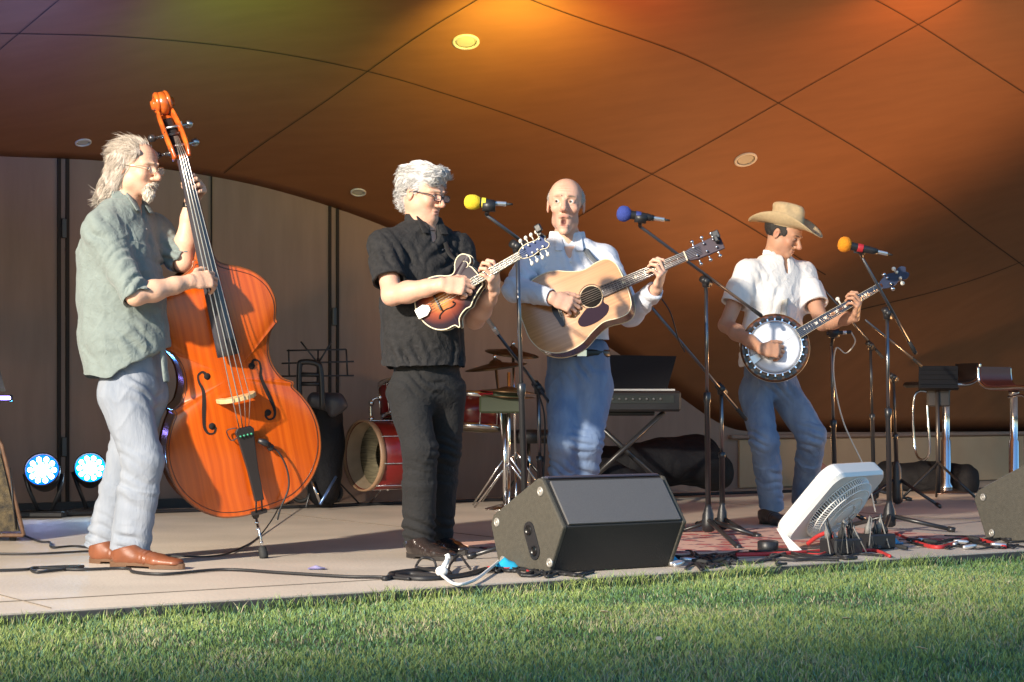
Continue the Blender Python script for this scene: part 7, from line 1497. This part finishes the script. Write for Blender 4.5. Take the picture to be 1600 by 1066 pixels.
# ================================================================== banjo player
def person4():
    Yc = 10.72; f = unit(V(.50, -.86, 0)); r = np.cross(f, ZU); base = W(1212, 815, Yc)*V(1, 1, 0); base[2] = 0
    root = thing('person', base, 'man in a straw cowboy hat and white shirt playing the banjo', 'person')
    skin = (.52, .28, .18); hc = W(1225, 366, Yc-.04); R = headframe(V(.78, -.46, -.42)); nk = W(1211, 404, Yc+.02)
    shR = W(1208, 426, Yc)+r*.175; shL = W(1216, 426, Yc)-r*.175; elR = W(1134, 508, 10.55); wrR = NP(-.02, -.075, .085); elL = W(1285, 505, 10.62); wrL = NP(.070, .46, -.045)
    F = body_field(V(1.10, 10.1, .92), V(2.10, 11.05, 1.72))
    P = add_head(F, hc, R, .98, neck=nk, nose=1.05, eyes=.002, thin=.95)
    loft(F, [(nk, (.07, .065), r), (W(1212, 432, Yc), (.15, .085), r), (W(1208, 520, Yc), (.13, .10), r), (W(1205, 580, Yc), (.13, .10), r)])
    for h_, k_, a_ in ((W(1180, 612, 10.66), W(1194, 690, 10.50), W(1205, 785, 10.66)), (W(1225, 612, 10.78), W(1268, 680, 10.62), W(1256, 780, 10.98))): F.cone(W(1203, 590, Yc), h_, .08, .065); F.cone(h_, k_, .065, .05); F.cone(k_, a_, .048, .036)
    add_arm(F, shR, elR, wrR, wside=ZU); add_arm(F, shL, elL, wrL, wside=ZU)
    nx, ny, nz = [NP(*e)-NP(0, 0, 0) for e in ((1, 0, 0), (0, 1, 0), (0, 0, 1))]
    add_hand(F, wrR, ny*.80+nx*.55-nz*.25, nz*.85-nx*.25, True, ((35, 40, 25), (40, 42, 25), (46, 45, 30), (52, 45, 30)), thumb=((.60, .75, -.25), (.25, .95, -.2), (.1, .95, -.2)), s=1.04, spread=6)
    add_hand(F, wrL, ny*.42-nx*.45+nz*.58, nx*.75+ny*.58+nz*.05, False, ((40, 60, 45), (46, 62, 45), (52, 60, 45), (58, 58, 40)), thumb=((.10, .70, -.70), (-.15, .95, -.25), (-.15, .98, .05)), s=1.04, spread=8)
    me = F.mesh('body'); paint(me, skin, fleshy(P, skin, R, .98, brow=(.06, .04, .03), lips=(.38, .14, .10))); me.materials.append(skin_m()); link('body', me, root); eyes(P, R, .98, root, V(0, 1, -.5))
    F = Field(hc-V(.14, .14, .12), hc+V(.14, .14, .14), .0034)
    F.ell(P(0, -.024, .030), (.082, .103, .088), R, .0); F.ell(P(0, .11, -.01), (.12, .10, .12), R, .01, 's'); F.ell(P(0, .0, -.12), (.2, .2, .085), R, .01, 's')
    for g in (-1, 1): F.ell(P(g*.084, -.012, -.006), (.016, .022, .032), R, .004, 's'); F.ell(P(g*.068, .032, .015), (.010, .014, .022), R, .008)
    me = F.mesh('hair'); displace(me, lambda p, n: .002*vnoise(p*80)); me.materials.append(mat('hair_dark', (.03, .025, .022), .6, bump=.5, bscale=300)); ho = link('hair', me, root); fuzz(ho, 900, .014, .0008, lambda q: np.stack([0*q[:, 0], 0*q[:, 0]-.9, 0*q[:, 0]-.6], 1), R, hc, (.035, .03, .028), lift=.3, seed=7)
    # hat
    st_ = mat('straw_hat', (.66, .49, .28), .75, noise=.15, nscale=60, bump=.7, bscale=500)
    hat = thing('cowboy_hat', P(0, 0, .10), 'tan straw cowboy hat with curled brim worn by the banjo player', 'hat')
    Rh = headframe(V(.86, -.46, -.22)); C0 = P(0, -.010, .048); Q = lambda x, y, z: C0+Rh@np.array([x, y, z])
    F = Field(C0-V(.25, .25, .10), C0+V(.25, .25, .22), .0035)
    F.cone(Q(0, 0, .0), Q(0, .0, .085), (.086, .104), (.068, .090), Rh[:, 0], .02, flat=False, em=.03); F.ell(Q(0, -.01, .105), (.060, .085, .025), Rh, .03)
    F.ell(Q(0, -.01, .158), (.018, .070, .030), Rh, .03, 's')
    for g in (-1, 1): F.ell(Q(g*.072, .060, .105), (.030, .045, .035), Rh, .02, 's')
    F.cone(Q(0, 0, -.06), Q(0, 0, .02), (.080, .098), (.078, .096), Rh[:, 0], .004, 's', flat=True)
    me = F.mesh('crown'); me.materials.append(st_); link('crown', me, hat)
    vs = []; nA, nR = 72, 9
    for top in (0, 1):
        for i in range(nR):
            u = i/(nR-1)
            for k in range(nA):
                a = 2*math.pi*k/nA; sx = math.cos(a); cy = math.sin(a); rx = .080+(.172-.080)*u; ry = .098+(.216-.098)*u
                z = u**1.6*(.065*abs(sx)**2.2-.026*max(cy, 0)**2-.012*max(-cy, 0)**2)-.004+.0045*top; shrink = 1-.16*u**2*abs(sx)**3
                vs.append(Q(rx*sx*shrink, ry*cy, z))
    Fc = []; K = nA*nR
    for i in range(nR-1):
        for k in range(nA): a_, b_, c_, d_ = i*nA+k, i*nA+(k+1) % nA, (i+1)*nA+(k+1) % nA, (i+1)*nA+k; Fc += [(a_, b_, c_, d_), (K+a_, K+d_, K+c_, K+b_)]
    for k in range(nA): k2 = (k+1) % nA; o1 = (nR-1)*nA; Fc += [(o1+k, o1+k2, K+o1+k2, K+o1+k), (k2, k, K+k, K+k2)]
    m = MB(); m.add(vs, Fc, 0, True); m.build('brim', st_, hat)
    m = MB(); a = np.linspace(0, 2*math.pi, 49); m.tube([Q(.0865*math.cos(t), .1045*math.sin(t), .006) for t in a], .005, 6, caps=False); m.build('hat_band', mat('straw_band', (.50, .32, .14), .7), hat)
    for k, (x, y) in enumerate(((1.0, -.35), (1.0, -.15), (1.0, .08))):
        m = MB(); aa = math.atan2(y, x); m.ball(Q(.0835*math.cos(aa), .101*math.sin(aa), .036), (.0032,)*3, 8); m.build('eyelet', mat('eyelet_dark', (.05, .03, .02), .5), hat)
    ws = mat('white_shirt', (.80, .78, .76), .8, noise=.04, nscale=10, bump=.45, bscale=30, sheen=.1)
    F = Field(V(1.05, 10.3, .80), V(2.0, 11.15, 1.56), .0045)
    sts = [(W(1212, 412, Yc), (.10, .075), r), (W(1211, 438, Yc), (.170, .100), r), (W(1211, 470, Yc), (.185, .125), r), (W(1206, 520, Yc), (.172, .135), r), (W(1204, 560, Yc), (.172, .135), r), (W(1202, 600, Yc), (.18, .14), r)]
    loft(F, sts, .04)
    for g, s_, e_, fr in ((1, shR, elR, .62), (-1, shL, elL, .64)):
        F.cone(W(1212, 414, Yc), s_-ZU*.004, .052, .060, k=.06); d = e_-s_; e2 = s_+d*fr; F.cone(s_, s_+d*.4, .064, .070, k=.045); F.cone(s_+d*.3, e2, .070, .078, k=.03, flat=True)
        F.cone(s_+d*(fr-.10), e2+unit(d)*.04, .060, .067, k=.003, op='s', flat=True)
    F.cut(W(1203, 568, Yc), unit(V(.1, 0, -1)), .006); F.cone(W(1203, 552, Yc), W(1203, 600, Yc), (.160, .124), (.166, .128), r, .004, 's', flat=True)
    F.cone(nk+f*.06+ZU*.01, nk+f*.11-ZU*.08, .030, .010, k=.01, op='s')
    fr_ = [p[0]+f*(p[1][1]+.001) for p in sts[1:]]
    for a, b in zip(fr_[:-1], fr_[1:]): F.cone(a, b, (.018, .005), (.018, .005), r, .004)
    F.cone(nk+ZU*.018, nk+ZU*.16, .125, .125, k=.012, op='s', flat=True)
    me = F.mesh('shirt'); so_ = finish(me, 'shirt', ws, root, cloth(.005, [(W(1175, 450, Yc), (.10, .2, .14), V(1, 0, .5), .065, .006), (W(1215, 470, Yc), (.12, .2, .12), V(1, 0, -.45), .075, .005), (W(1160, 540, Yc), (.09, .2, .1), V(.9, 0, .5), .055, .009), (shL+V(0, 0, -.1), (.08, .2, .1), V(.9, 0, -.4), .05, .007)], seed=33), hem=(.90, .016))
    collar(so_, ws, nk-ZU*.010, f, r, .074, .036, unit(ZU+f*.15), flap=.075)
    for k in range(3):
        m = MB(); p = fr_[0]*(1-k/4)+fr_[-1]*(k/4); m.lathe([(.0055, 0), (.005, .003), (.001, .003)], p+f*.006, f, 10); m.build('button', whitep, so_)
    m = MB(); m.tube(smooth_path([shL+V(-.09, .02, .085), shL+V(-.10, -.09, .03), shL+V(-.12, -.17, -.12), NP(-.12, .12, -.03)], 8), .017, 6, flat=.2); m.build('instrument_strap', mat('strap_cream', (.62, .58, .48), .7), root)
    pel = W(1203, 590, Yc); hips = [W(1180, 612, 10.66), W(1225, 612, 10.78)]; kn = [W(1194, 690, 10.50), W(1268, 680, 10.62)]; an = [W(1205, 785, 10.66), W(1256, 780, 10.98)]
    F = Field(V(1.1, 10.25, .03), V(1.95, 11.15, 1.0), .0048); legs_field(F, pel, hips, kn, an, r, .150, thigh=(.088, .100), knee=(.074, .080), calf=(.070, .078), ank=(.064, .080), hem=.03)
    me = F.mesh('jeans'); sp = []
    for k_, a_ in zip(kn, an): sp += [(k_, (.10, .12, .08), V(.3, 0, 1), .045, .008), (k_*.6+a_*.4, (.1, .12, .1), V(.4, 0, 1), .05, .006), (a_+V(0, 0, .04), (.12, .12, .06), V(.4, 0, 1), .05, .005)]
    sp.append((W(1215, 600, Yc), (.14, .2, .08), V(.8, 0, .6), .05, .007)); finish(me, 'jeans', mat('jeans_grey_blue', (.11, .17, .28), .9, color2=(.20, .27, .38), nscale=5, stretch=(3, 3, .8), bump=.35, bscale=16), root, cloth(.0045, sp, seed=35))
    bt = mat('boot_dark_brown', (.05, .035, .028), .4, coat=.2); sl = MATS['sole_black']; shoe(root, W(1188, 820, 10.72), W(1232, 820, 10.45), bt, sl); shoe(root, W(1248, 812, 11.05), W(1292, 812, 10.82), bt, sl)
person4()
print('SCENE DONE', len(bpy.data.objects))
